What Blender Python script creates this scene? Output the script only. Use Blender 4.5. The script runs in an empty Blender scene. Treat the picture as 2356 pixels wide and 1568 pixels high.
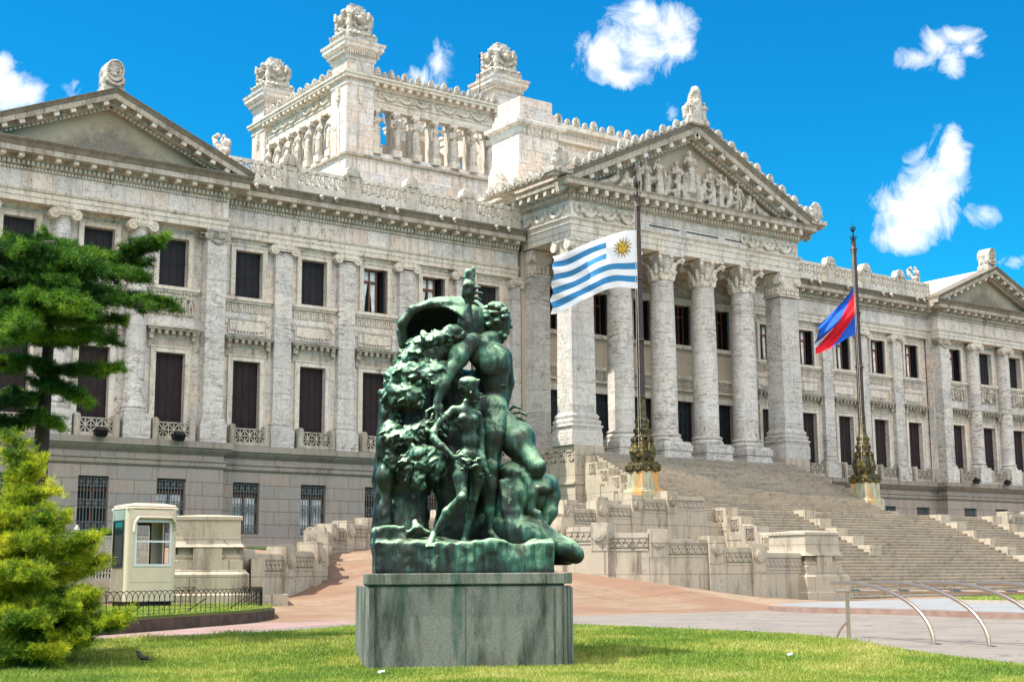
import bpy, math, random
import numpy as np
from mathutils import Vector
R=math.radians
random.seed(7); rng=np.random.default_rng(7)
SC=bpy.context.scene
# ------------------------------------------------------------------ camera
# origin = camera, X along the palace front, Y into the palace, Z up; ground at -1.1
GZ=-1.1
yaw,pitch,roll=R(36.1),R(9.51),R(-.35)
FW=Vector((math.sin(yaw)*math.cos(pitch),math.cos(yaw)*math.cos(pitch),math.sin(pitch)))
_r0=Vector((math.cos(yaw),-math.sin(yaw),0)); _u0=_r0.cross(FW)
RT=math.cos(roll)*_r0+math.sin(roll)*_u0; UP=-math.sin(roll)*_r0+math.cos(roll)*_u0
cd=bpy.data.cameras.new('camera'); cam=bpy.data.objects.new('camera',cd); SC.collection.objects.link(cam)
from mathutils import Matrix
cam.matrix_world=Matrix(((RT.x,UP.x,-FW.x,0),(RT.y,UP.y,-FW.y,0),(RT.z,UP.z,-FW.z,0),(0,0,0,1)))
cd.sensor_width=36; cd.lens=36*5240/3840; cd.clip_end=3000; cd.clip_start=.1
SC.camera=cam
# ------------------------------------------------------------------ light
SUN_EL=R(61); SUN_DIR=Vector((.92,-.39,0)).normalized()      # horizontal travel of the light
sd=bpy.data.lights.new('sun','SUN'); sd.energy=5.0; sd.angle=R(.53); sd.color=(1,.95,.86)
sun=bpy.data.objects.new('sun',sd); SC.collection.objects.link(sun)
trav=Vector((SUN_DIR.x*math.cos(SUN_EL),SUN_DIR.y*math.cos(SUN_EL),-math.sin(SUN_EL)))
sun.rotation_euler=trav.to_track_quat('-Z','Y').to_euler(); sun.location=(-20,10,60)
SC.view_settings.view_transform='Standard'; SC.view_settings.look='None'
SC.view_settings.exposure=.72; SC.view_settings.gamma=1
W=bpy.data.worlds.new('World'); SC.world=W; W.use_nodes=True
class NT:
    def __init__(s,t): s.t=t; t.nodes.clear()
    def n(s,ty,**k):
        nd=s.t.nodes.new(ty)
        for a,b in k.items():
            if a=='inp':
                for i,v in b.items():
                    if isinstance(v,bpy.types.NodeSocket): s.t.links.new(v,nd.inputs[i])
                    else: nd.inputs[i].default_value=v
            else: setattr(nd,a,b)
        return nd
    def m(s,op,a,b=0.,c=None,clamp=False):
        nd=s.n('ShaderNodeMath',operation=op,use_clamp=clamp,inp={0:a,1:b})
        if c is not None:
            if isinstance(c,bpy.types.NodeSocket): s.t.links.new(c,nd.inputs[2])
            else: nd.inputs[2].default_value=c
        return nd.outputs[0]
    def dot(s,v,k): return s.n('ShaderNodeVectorMath',operation='DOT_PRODUCT',inp={0:v,1:tuple(k)}).outputs['Value']
    def noise(s,v,scale,detail=4,rough=.55,dist=0):
        return s.n('ShaderNodeTexNoise',inp={'Vector':v,'Scale':scale,'Detail':detail,'Roughness':rough,'Distortion':dist}).outputs['Fac']
    def ramp(s,f,stops,interp='LINEAR'):
        nd=s.n('ShaderNodeValToRGB',inp={0:f}); cr=nd.color_ramp; cr.interpolation=interp
        while len(cr.elements)<len(stops): cr.elements.new(.5)
        for e,(p,c) in zip(cr.elements,stops):
            e.position=p; e.color=(c,c,c,1) if isinstance(c,(int,float)) else (*c,1)
        return nd.outputs[0]
    def mix(s,f,a,b,mode='MIX'):
        nd=s.n('ShaderNodeMix',data_type='RGBA',blend_type=mode,clamp_factor=True)
        for i,v in ((0,f),(6,a),(7,b)):
            if isinstance(v,bpy.types.NodeSocket): s.t.links.new(v,nd.inputs[i])
            else: nd.inputs[i].default_value=v if i==0 else (*v,1)
        return nd.outputs[2]
    def scl(s,v,k): return s.n('ShaderNodeVectorMath',operation='MULTIPLY',inp={0:v,1:k}).outputs[0]
w=NT(W.node_tree)
tc=w.n('ShaderNodeTexCoord').outputs['Generated']
sky=w.n('ShaderNodeTexSky',sky_type='NISHITA',sun_disc=False,sun_elevation=SUN_EL)
sky.sun_rotation=math.atan2(-SUN_DIR.x,-SUN_DIR.y); sky.air_density=1; sky.dust_density=.3; sky.ozone_density=2.5
hs=w.n('ShaderNodeHueSaturation',inp={'Saturation':1.35,'Color':sky.outputs[0]})
skyc=w.mix(1.,hs.outputs[0],(.09,1.02,1.10),'MULTIPLY')
fz=w.dot(tc,FW); a=w.m('DIVIDE',w.dot(tc,RT),fz); b=w.m('DIVIDE',w.dot(tc,UP),fz)
def cp(px,py): return ((px-1178)/3215.,(784-py)/3215.)
blobs=[((1400,125),(85,70)),((1470,100),(120,95)),((1530,70),(70,80)),((1500,40),(70,55)),((1440,175),(90,30)),((1560,110),(55,45)),
 ((2110,135),(60,36)),((2150,105),(55,45)),((2205,85),(62,26)),((2190,135),(42,52)),((2235,118),(35,22)),
 ((2110,490),(105,75)),((2150,430),(80,90)),((2185,360),(48,80)),((2085,545),(75,45)),((2190,320),(32,40)),((2120,460),(90,80)),((2265,490),(55,35)),((2340,600),(45,25)),
 ((10,210),(95,70)),((60,215),(45,40)),((0,160),(40,45)),((1010,140),(22,45)),((970,175),(45,25)),((1545,262),(16,30)),((180,215),(25,35))]
amp=[1]*6+[.75]*5+[1]*6+[.7,.6]+[1]*3+[.32,.3,.38,.22]
dens=None
for ((px,py),(rx,ry)),am in zip(blobs,amp):
    x0,y0=cp(px,py)
    dx=w.m('MULTIPLY',w.m('SUBTRACT',a,x0),3215./rx); dy=w.m('MULTIPLY',w.m('SUBTRACT',b,y0),3215./ry)
    v=w.m('MULTIPLY',w.m('SUBTRACT',1.,w.m('SQRT',w.m('ADD',w.m('MULTIPLY',dx,dx),w.m('MULTIPLY',dy,dy)))),am)
    dens=v if dens is None else w.m('SMOOTH_MAX',dens,v,.12)
n1=w.noise(tc,34,10,.66,.9); n2=w.noise(tc,120,6,.65,.5)
dd=w.m('ADD',w.m('ADD',w.m('MULTIPLY',dens,1.25),w.m('MULTIPLY',w.m('SUBTRACT',n1,.5),2.7)),w.m('MULTIPLY',w.m('SUBTRACT',n2,.5),.5))
gate=w.ramp(w.m('ADD',dens,.35),[(0,0.),(.3,1.)])
cl=w.m('MULTIPLY',w.m('MULTIPLY',w.ramp(dd,[(.05,0.),(.95,1.)],'LINEAR'),w.m('GREATER_THAN',fz,.2)),gate)
# unseen cloud bank added behind the camera as fill light for the shaded palace front
n3=w.noise(tc,2.6,7,.6,.3)
back=w.ramp(w.m('MULTIPLY',w.dot(tc,(-.25,-.97,0)),1.),[(.05,0.),(.45,1.)])
sep=w.n('ShaderNodeSeparateXYZ',inp={0:tc}).outputs[2]
cb=w.m('MULTIPLY',w.m('MULTIPLY',w.ramp(n3,[(.38,0.),(.52,1.)]),back),w.ramp(sep,[(.25,0.),(.45,1.)]))
shade=w.ramp(w.m('ADD',w.m('MULTIPLY',w.noise(tc,40,6,.6,.4),.8),w.m('MULTIPLY',w.m('ADD',b,.12),-.0)),[(.30,.86),(.48,1.)])
bg1=w.n('ShaderNodeBackground',inp={'Color':skyc,'Strength':.104})
bg2=w.n('ShaderNodeBackground',inp={'Color':w.mix(1.,(.86,.90,.95),shade,'MULTIPLY'),'Strength':.92})
bg3=w.n('ShaderNodeBackground',inp={'Color':(1,.90,.85,1),'Strength':2.3})
m1=w.n('ShaderNodeMixShader',inp={0:cl,1:bg1.outputs[0],2:bg2.outputs[0]})
m2=w.n('ShaderNodeMixShader',inp={0:cb,1:m1.outputs[0],2:bg3.outputs[0]})
w.n('ShaderNodeOutputWorld',inp={0:m2.outputs[0]})
# ------------------------------------------------------------------ materials
def mat(name):
    m=bpy.data.materials.new(name); m.use_nodes=True; return m,NT(m.node_tree)
def finish(t,col,rough=.7,bump=None,bstr=.3,bdist=.02,metal=0.,spec=.3,**kw):
    p=t.n('ShaderNodeBsdfPrincipled',inp={'Roughness':rough,'Metallic':metal,'Specular IOR Level':spec})
    if isinstance(col,bpy.types.NodeSocket): t.t.links.new(col,p.inputs['Base Color'])
    else: p.inputs['Base Color'].default_value=(*col,1)
    for k,v in kw.items(): p.inputs[k].default_value=v
    if bump is not None:
        bn=t.n('ShaderNodeBump',inp={'Height':bump,'Strength':bstr,'Distance':bdist}); t.t.links.new(bn.outputs[0],p.inputs['Normal'])
    t.n('ShaderNodeOutputMaterial',inp={0:p.outputs[0]})
def stone(name,cols,bw=1.2,bh=.6,mortar=.011,spots=.5,streak=.5,vein=.4,warm=(.55,.38,.22),dirt=(.10,.085,.07),rough=.6,joint=.6,offs=.5,moss=0,band=0,ss=1.8):
    m,t=mat(name)
    P=t.n('ShaderNodeNewGeometry').outputs['Position']
    s=t.n('ShaderNodeSeparateXYZ',inp={0:P}); u=t.m('ADD',s.outputs[0],t.m('MULTIPLY',s.outputs[1],1.003))
    uv=t.n('ShaderNodeCombineXYZ',inp={0:u,1:s.outputs[2]}).outputs[0]
    br=t.n('ShaderNodeTexBrick',offset=offs,inp={'Vector':uv,'Scale':1.,'Color1':(0,0,0,1),'Color2':(1,1,1,1),'Mortar':(.5,.5,.5,1),'Mortar Size':mortar,'Mortar Smooth':.1,'Brick Width':bw,'Row Height':bh,'Bias':0.})
    cellv=t.n('ShaderNodeSeparateColor',inp={0:br.outputs[0]}).outputs[0]
    c=t.ramp(cellv,[(0,cols[0]),(.35,cols[1]),(.65,cols[2]),(1,cols[3])])
    # large clouds in the stone
    c=t.mix(t.ramp(t.noise(P,.9,6,.6,1.2),[(.42,0.),(.66,.75)]),c,cols[1])
    # warm iron stains
    c=t.mix(t.m('MULTIPLY',t.ramp(t.noise(P,1.7,7,.65,2.0),[(.60,0.),(.70,1.)]),.55*vein),c,warm)
    # veins
    vn=t.m('ABSOLUTE',t.m('SUBTRACT',t.noise(P,1.3,8,.62,1.6),.5))
    c=t.mix(t.m('MULTIPLY',t.ramp(vn,[(0.,1.),(.018,0.)]),.6*vein),c,(.20,.17,.15))
    # pitted dark spots
    sp=t.m('MULTIPLY',t.ramp(t.noise(P,7.5,5,.7),[(.60,0.),(.66,1.)]),t.ramp(t.noise(P,.8,3,.5),[(.45,0.),(.6,1.)]))
    c=t.mix(t.m('MULTIPLY',sp,spots),c,dirt)
    # broad lichen and soot blotches
    bl_=t.m('MULTIPLY',t.ramp(t.noise(P,2.1,9,.78,.5),[(.56,0.),(.60,1.)]),t.ramp(t.noise(P,.55,3,.5),[(.46,0.),(.62,1.)]))
    c=t.mix(t.m('MULTIPLY',bl_,spots*.8),c,tuple(x*1.4+.02 for x in dirt))
    # rain streaks
    st=t.noise(t.scl(P,(ss,ss,.20)),1.4,6,.72)
    c=t.mix(t.m('MULTIPLY',t.ramp(st,[(.50,0.),(.72,1.)]),streak),c,dirt)
    if band: c=t.mix(t.m('MULTIPLY',t.m('MULTIPLY',t.ramp(t.noise(t.scl(P,(1.1,1.1,5.)),1.6,7,.75,.6),[(.50,0.),(.60,1.)]),t.ramp(t.noise(P,.45,3,.5),[(.38,.15),(.62,1.)])),band),c,(.15,.125,.095))
    if moss: c=t.mix(t.m('MULTIPLY',t.ramp(t.noise(P,3.,5,.7),[(.45,0.),(.7,1.)]),moss),c,(.10,.09,.035))
    c=t.mix(t.m('MULTIPLY',br.outputs['Fac'],joint),c,(.12,.10,.085))
    h=t.m('ADD',t.m('MULTIPLY',t.noise(P,22,6,.7),.5),t.m('MULTIPLY',br.outputs['Fac'],-1.))
    h=t.m('SUBTRACT',h,t.m('MULTIPLY',sp,.6))
    finish(t,c,rough,h,.8,.025)
    return m
MB1=((.55,.52,.47),(.76,.70,.63),(.72,.56,.44),(.60,.59,.58))
M={}
M['marble']=stone('marble wall',MB1,1.45,.95,streak=.55,spots=.9,vein=1.2)
M['marble_trim']=stone('marble trim',((.66,.60,.50),(.73,.67,.57),(.66,.57,.45),(.66,.62,.56)),1.6,3.0,joint=.22,streak=.6,spots=.85,vein=.9)
M['marble_dirty']=stone('weathered marble',((.42,.37,.29),(.52,.46,.37),(.36,.31,.24),(.50,.46,.40)),1.3,2.0,streak=.95,spots=.9,vein=.7,moss=.25)
M['marble_col']=stone('marble drum',((.58,.55,.50),(.70,.66,.59),(.50,.47,.43),(.64,.62,.59)),30,1.35,streak=.3,spots=.9,vein=1.1,joint=.45,band=.8)
M['sooty']=stone('sooty cornice top',((.20,.17,.13),(.25,.21,.16),(.17,.145,.11),(.23,.20,.16)),1.3,3,streak=.8,spots=.9,vein=.3,moss=.6)
M['marble_carved']=stone('marble sculpture',((.56,.51,.43),(.64,.58,.49),(.50,.44,.36),(.60,.56,.50)),1.2,.7,joint=.2,streak=.9,spots=1.,vein=.8,moss=.35)  # weathered stone colour of the carvings and the portico roof
M['granite']=stone('granite base',((.30,.265,.23),(.34,.30,.255),(.37,.295,.245),(.28,.265,.25)),1.75,.66,.014,spots=.25,streak=.4,vein=.2,warm=(.3,.2,.14),joint=.8,rough=.75)
M['granite_trim']=stone('granite moulding',((.30,.265,.22),(.33,.29,.24),(.29,.245,.19),(.27,.25,.22)),2.0,4,.01,spots=.2,streak=.75,vein=.1,joint=.7,rough=.75)
M['step']=stone('stair granite',((.38,.32,.24),(.45,.38,.29),(.33,.28,.22),(.42,.34,.25)),2.1,.15,.012,spots=.3,streak=.55,vein=.1,dirt=(.07,.055,.045),joint=.75,rough=.8)
M['ramp']=stone('ramp limestone',((.43,.37,.28),(.49,.42,.32),(.45,.38,.28),(.42,.37,.30)),1.7,1.1,.012,ss=1.1,spots=.35,streak=.8,vein=.1,dirt=(.10,.075,.05),joint=.6,rough=.8)
M['plaster']=stone('cream plaster',((.52,.43,.32),(.55,.46,.35),(.50,.42,.32),(.52,.45,.35)),40,40,.0001,spots=.3,streak=.25,vein=0,joint=0,rough=.85)
M['marble_pink']=stone('pink marble',((.62,.42,.30),(.66,.50,.38),(.60,.36,.24),(.64,.52,.42)),1.8,3,streak=.3,spots=.2,vein=.8)
def simple(name,col,rough=.6,metal=0.,var=.25,scale=6,spec=.3,bs=.15,**kw):
    m,t=mat(name); P=t.n('ShaderNodeNewGeometry').outputs['Position']
    nz=t.noise(P,scale,6,.65)
    c=t.mix(t.ramp(nz,[(.35,0.),(.65,1.)]),tuple(x*(1-var) for x in col),tuple(min(1,x*(1+var)) for x in col))
    finish(t,c,rough,nz,bs,.01,metal,spec,**kw); return m
def shutter_mat(name,col):
    m,t=mat(name); P=t.n('ShaderNodeNewGeometry').outputs['Position']
    z=t.n('ShaderNodeSeparateXYZ',inp={0:P}).outputs[2]
    wv=t.m('FRACT',t.m('MULTIPLY',z,15.))
    c=t.mix(t.ramp(wv,[(.0,0.),(.18,1.)]),tuple(x*.35 for x in col),col)
    c=t.mix(t.ramp(t.noise(P,2.,5,.6),[(.4,0.),(.75,.5)]),c,tuple(x*1.8 for x in col))
    finish(t,c,.55,wv,.6,.03); return m
M['shutter_top']=shutter_mat('upper shutter',(.022,.021,.026))
M['shutter_low']=shutter_mat('lower shutter',(.032,.020,.022))
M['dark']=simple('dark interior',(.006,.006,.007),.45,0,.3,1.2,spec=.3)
M['wood']=simple('window wood',(.16,.065,.03),.5,scale=12)
M['curtain']=simple('curtain',(.72,.78,.78),.9,scale=3,var=.3)
M['glass']=simple('window glass',(.012,.016,.02),.08,0,.1,spec=.8)
M['bronze_door']=simple('bronze door',(.03,.033,.036),.45,.3,.3)
M['grille']=simple('painted grille',(.14,.145,.14),.5,.2,.3,20)
M['fence']=simple('pale grey fence paint',(.42,.40,.36),.6,0,.2,8)
M['iron']=simple('black iron',(.018,.016,.014),.5,.5)
M['pole']=simple('brown flagpole',(.075,.05,.045),.45,.3,.25,5)
M['rope']=simple('rope',(.5,.45,.38),.9)
M['white_flag']=simple('white cloth',(.80,.80,.82),.85,0,.04,scale=2)
M['blue_flag']=simple('blue cloth',(.04,.22,.44),.8,0,.12,scale=3)
M['royal_flag']=simple('royal blue cloth',(.008,.09,.48),.75,0,.12,scale=3)
M['red_flag']=simple('red cloth',(.62,.008,.022),.75,0,.1,scale=3)
M['gold']=simple('gold ink',(.62,.40,.03),.8,0,.1)
M['sun_line']=simple('brown ink',(.10,.06,.02),.8,0,.1)
M['steel']=simple('brushed steel',(.62,.42,.30),.34,.9,.06,9,spec=.5)
M['cream_gel']=simple('cream fibreglass',(.55,.47,.35),.35,0,.05,2.5,spec=.5)
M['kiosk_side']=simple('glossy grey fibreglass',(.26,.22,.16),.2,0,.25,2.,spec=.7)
M['alu']=simple('white aluminium',(.62,.63,.66),.35,.2,.05)
M['rubber']=simple('black rubber',(.012,.012,.012),.5)
M['roof_metal']=simple('white roof sheet',(.70,.68,.64),.6,0,.1,1.5)
M['tile']=simple('clay roof tile',(.28,.15,.10),.8,0,.3,4)
M['bird']=simple('bird feathers',(.045,.038,.035),.8)
M['hedge']=simple('hedge leaves',(.05,.13,.02),.8,0,.5,14)
M['paper']=simple('litter paper',(.75,.75,.75),.8,0,.05)
M['bark']=simple('cedar bark',(.05,.038,.03),.9,0,.4,10,bs=.6)
def pole_base_mat():
    m,t=mat('gilded bronze'); P=t.n('ShaderNodeNewGeometry').outputs['Position']
    c=t.mix(t.ramp(t.noise(P,5,5,.7),[(.42,0.),(.62,1.)]),(.035,.032,.024),(.18,.13,.03))
    c=t.mix(t.ramp(t.noise(P,8,4,.6),[(.58,0.),(.66,.7)]),c,(.12,.22,.15))
    finish(t,c,.5,t.noise(P,14,5,.7),.7,.04,.4); return m
M['gilt']=pole_base_mat()
def pole_stone():
    m,t=mat('rust stained stone'); P=t.n('ShaderNodeNewGeometry').outputs['Position']
    c=t.mix(t.ramp(t.noise(t.scl(P,(1,1,.25)),1.1,4,.5),[(.48,0.),(.60,.9)]),(.46,.42,.28),(.66,.27,.05))
    c=t.mix(t.ramp(t.noise(t.scl(P,(2,2,.4)),2.3,5,.6),[(.50,0.),(.64,.9)]),c,(.24,.26,.17))
    finish(t,c,.7,t.noise(P,20,4,.6),.3,.02); return m
M['pole_stone']=pole_stone()
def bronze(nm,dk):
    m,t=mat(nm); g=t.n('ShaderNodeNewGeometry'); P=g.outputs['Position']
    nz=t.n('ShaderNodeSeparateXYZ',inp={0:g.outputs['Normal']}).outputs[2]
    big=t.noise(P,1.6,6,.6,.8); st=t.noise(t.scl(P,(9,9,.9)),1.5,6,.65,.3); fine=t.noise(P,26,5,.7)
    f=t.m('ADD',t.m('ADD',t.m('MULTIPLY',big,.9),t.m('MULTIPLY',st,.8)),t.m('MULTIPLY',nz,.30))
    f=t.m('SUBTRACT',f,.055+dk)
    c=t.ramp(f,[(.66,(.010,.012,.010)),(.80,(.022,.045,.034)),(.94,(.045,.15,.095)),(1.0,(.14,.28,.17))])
    c=t.mix(t.ramp(t.m('ADD',t.m('MULTIPLY',t.noise(P,3.2,6,.7,.6),1.0),t.m('MULTIPLY',nz,.34)),[(.60+dk,0.),(.76+dk,1.)]),c,(.36,.54,.33))  # pale patina on upward faces, with sunlit highlights put into the colour
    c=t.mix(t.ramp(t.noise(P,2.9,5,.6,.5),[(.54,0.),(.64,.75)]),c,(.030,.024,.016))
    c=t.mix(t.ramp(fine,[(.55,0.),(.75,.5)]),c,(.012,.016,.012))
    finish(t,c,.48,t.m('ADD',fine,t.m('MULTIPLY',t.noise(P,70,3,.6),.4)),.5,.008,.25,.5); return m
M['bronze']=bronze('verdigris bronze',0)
M['bronze_dark']=bronze('shade darkened bronze',.085)  # darker copy for the rock: shade of its recesses put into the colour
def ped_mat():
    m,t=mat('mossy granite block'); P=t.n('ShaderNodeNewGeometry').outputs['Position']
    c=t.mix(t.ramp(t.noise(P,70,4,.7),[(.35,0.),(.65,1.)]),(.15,.16,.135),(.28,.29,.25))
    c=t.mix(t.ramp(t.noise(t.scl(P,(2.2,2.2,.5)),1.5,6,.65),[(.45,0.),(.62,.9)]),c,(.035,.05,.035))
    c=t.mix(t.ramp(t.noise(t.scl(P,(3.2,3.2,.45)),1.2,5,.6),[(.54,0.),(.68,.9)]),c,(.015,.085,.06))
    c=t.mix(t.ramp(t.noise(P,2.2,4,.6),[(.5,0.),(.75,.5)]),c,(.16,.15,.09))
    finish(t,c,.85,t.noise(P,60,5,.75),.8,.01); return m
M['ped']=ped_mat()
def ground_mat(name,base,alt,sc=.6,crack=0,fine=.25,alt2=None,joint=0):
    m,t=mat(name); P=t.n('ShaderNodeNewGeometry').outputs['Position']
    c=t.mix(t.ramp(t.noise(P,sc,6,.6,.5),[(.40,0.),(.62,1.)]),base,alt)
    if alt2: c=t.mix(t.ramp(t.noise(t.scl(P,(1,1,1)),sc*.35,3,.5,.4),[(.50,0.),(.54,.8)]),c,alt2)
    f=t.noise(P,45,5,.8)
    c=t.mix(t.m('MULTIPLY',t.ramp(f,[(.35,1.),(.55,0.)]),fine),c,tuple(x*.35 for x in base))
    if joint:
        br=t.n('ShaderNodeTexBrick',inp={'Vector':P,'Scale':1.,'Color1':(0,0,0,1),'Color2':(1,1,1,1),'Mortar Size':.025,'Brick Width':6.,'Row Height':4.})
        c=t.mix(t.m('MULTIPLY',t.n('ShaderNodeSeparateColor',inp={0:br.outputs[0]}).outputs[0],.35),c,alt2)
        c=t.mix(t.m('MULTIPLY',br.outputs['Fac'],.7),c,tuple(x*.3 for x in base))
        c=t.mix(t.ramp(t.noise(t.scl(P,(.25,2.2,1)),1.1,6,.7),[(.50,0.),(.68,.55)]),c,(.14,.10,.08))
    if crack:
        v=t.n('ShaderNodeTexVoronoi',feature='DISTANCE_TO_EDGE',inp={'Vector':t.n('ShaderNodeVectorMath',operation='ADD',inp={0:t.scl(P,(1,1,1)),1:t.n('ShaderNodeTexNoise',inp={'Vector':P,'Scale':1.5}).outputs['Color']}).outputs[0],'Scale':.55}).outputs['Distance']
        c=t.mix(t.m('MULTIPLY',t.ramp(v,[(0.,1.),(.015,0.)]),crack),c,tuple(x*.3 for x in base))
    finish(t,c,.9,f,.35,.01); return m
def tymp():
    m,t=mat('stained cream plaster'); P=t.n('ShaderNodeNewGeometry').outputs['Position']; s=t.n('ShaderNodeSeparateXYZ',inp={0:P})
    c=t.mix(t.ramp(t.noise(P,.8,5,.6),[(.4,0.),(.6,1.)]),(.50,.41,.29),(.55,.46,.34))
    dx=t.m('ABSOLUTE',t.m('SUBTRACT',t.m('ABSOLUTE',t.m('SUBTRACT',s.outputs[0],58.33)),35.2))
    g=t.m('SUBTRACT',2.0,t.m('ADD',t.m('MULTIPLY',dx,.40),t.m('MULTIPLY',t.m('SUBTRACT',s.outputs[2],20.3),.78)))
    g=t.m('ADD',g,t.m('MULTIPLY',t.m('SUBTRACT',t.noise(P,2.2,6,.7),.5),1.4))
    c=t.mix(t.m('MULTIPLY',t.ramp(g,[(.35,0.),(1.,.85)]),t.ramp(t.noise(P,13,5,.8),[(.30,.35),(.6,1.)])),c,(.10,.098,.095))
    finish(t,c,.9,t.noise(P,20,5,.7),.3,.01); return m
M['tymp']=tymp()
M['orange']=ground_mat('terracotta coloured paving',(.235,.155,.095),(.31,.235,.16),.5,.3,alt2=(.23,.13,.08),joint=1)
M['grey']=ground_mat('worn grey paving',(.22,.19,.16),(.27,.235,.20),.9,.7,.55)
M['bluegrey']=ground_mat('blue grey paving',(.24,.24,.24),(.28,.28,.275),.9,.2,.3)
M['gravel']=ground_mat('pink gravel',(.28,.18,.15),(.35,.24,.21),1.5,0,.5)
M['kerb']=ground_mat('red granite kerb',(.30,.18,.14),(.36,.24,.19),2,0,.4)
M['kerb_dark']=ground_mat('dark stone edging',(.07,.05,.035),(.13,.08,.06),3,0,.5)
def soil():
    m,t=mat('lawn soil'); P=t.n('ShaderNodeNewGeometry').outputs['Position']
    c=t.mix(t.ramp(t.noise(P,.8,5,.6),[(.4,0.),(.6,1.)]),(.16,.25,.03),(.30,.30,.07))
    c=t.mix(t.ramp(t.noise(P,30,5,.8),[(.3,.7),(.6,0.)]),c,(.04,.07,.01))
    finish(t,c,.95,t.noise(P,40,4,.8),.8,.03); return m
M['soil']=soil()
M['asphalt']=ground_mat('unseen asphalt street',(.05,.05,.052),(.07,.068,.066),.7,.3,.3)
M['bed']=ground_mat('added dark bed',(.03,.06,.012),(.06,.09,.02),1.5,0,.6)
def grass_mat():
    m,t=mat('grass blades'); P=t.n('ShaderNodeNewGeometry').outputs['Position']
    n=t.m('ADD',t.m('MULTIPLY',t.noise(P,.7,4,.6,.3),.7),t.m('MULTIPLY',t.noise(P,6,3,.7),.3))
    c=t.ramp(n,[(.36,(.07,.17,.014)),(.47,(.15,.26,.025)),(.54,(.29,.35,.05)),(.64,(.48,.45,.14))])
    c=t.mix(t.ramp(t.noise(P,60,2,.6),[(.5,0.),(.7,.6)]),c,(.66,.62,.20))
    p=t.n('ShaderNodeBsdfPrincipled',inp={'Base Color':c,'Roughness':.6,'Specular IOR Level':.2})
    tr=t.n('ShaderNodeBsdfTranslucent',inp={'Color':c})
    mx=t.n('ShaderNodeMixShader',inp={0:.15,1:p.outputs[0],2:tr.outputs[0]})
    t.n('ShaderNodeOutputMaterial',inp={0:mx.outputs[0]}); return m
M['grass']=grass_mat()
def leaf_mat(name,stops,sc=1.2,tl=.3):
    m,t=mat(name); P=t.n('ShaderNodeNewGeometry').outputs['Position']
    n=t.m('ADD',t.m('MULTIPLY',t.noise(P,sc,4,.6),.55),t.m('MULTIPLY',t.noise(P,22,3,.7),.45))
    c=t.ramp(n,stops)
    p=t.n('ShaderNodeBsdfPrincipled',inp={'Base Color':c,'Roughness':.55,'Specular IOR Level':.25})
    tr=t.n('ShaderNodeBsdfTranslucent',inp={'Color':c})
    mx=t.n('ShaderNodeMixShader',inp={0:tl,1:p.outputs[0],2:tr.outputs[0]})
    t.n('ShaderNodeOutputMaterial',inp={0:mx.outputs[0]}); return m
M['needles']=leaf_mat('green cedar needles',[(.40,(.008,.035,.005)),(.49,(.03,.10,.008)),(.56,(.12,.26,.016)),(.64,(.40,.52,.05))])
M['needles_y']=leaf_mat('yellow green cedar needles',[(.38,(.015,.06,.005)),(.46,(.09,.19,.010)),(.53,(.42,.48,.02)),(.61,(.85,.76,.05))])
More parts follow.
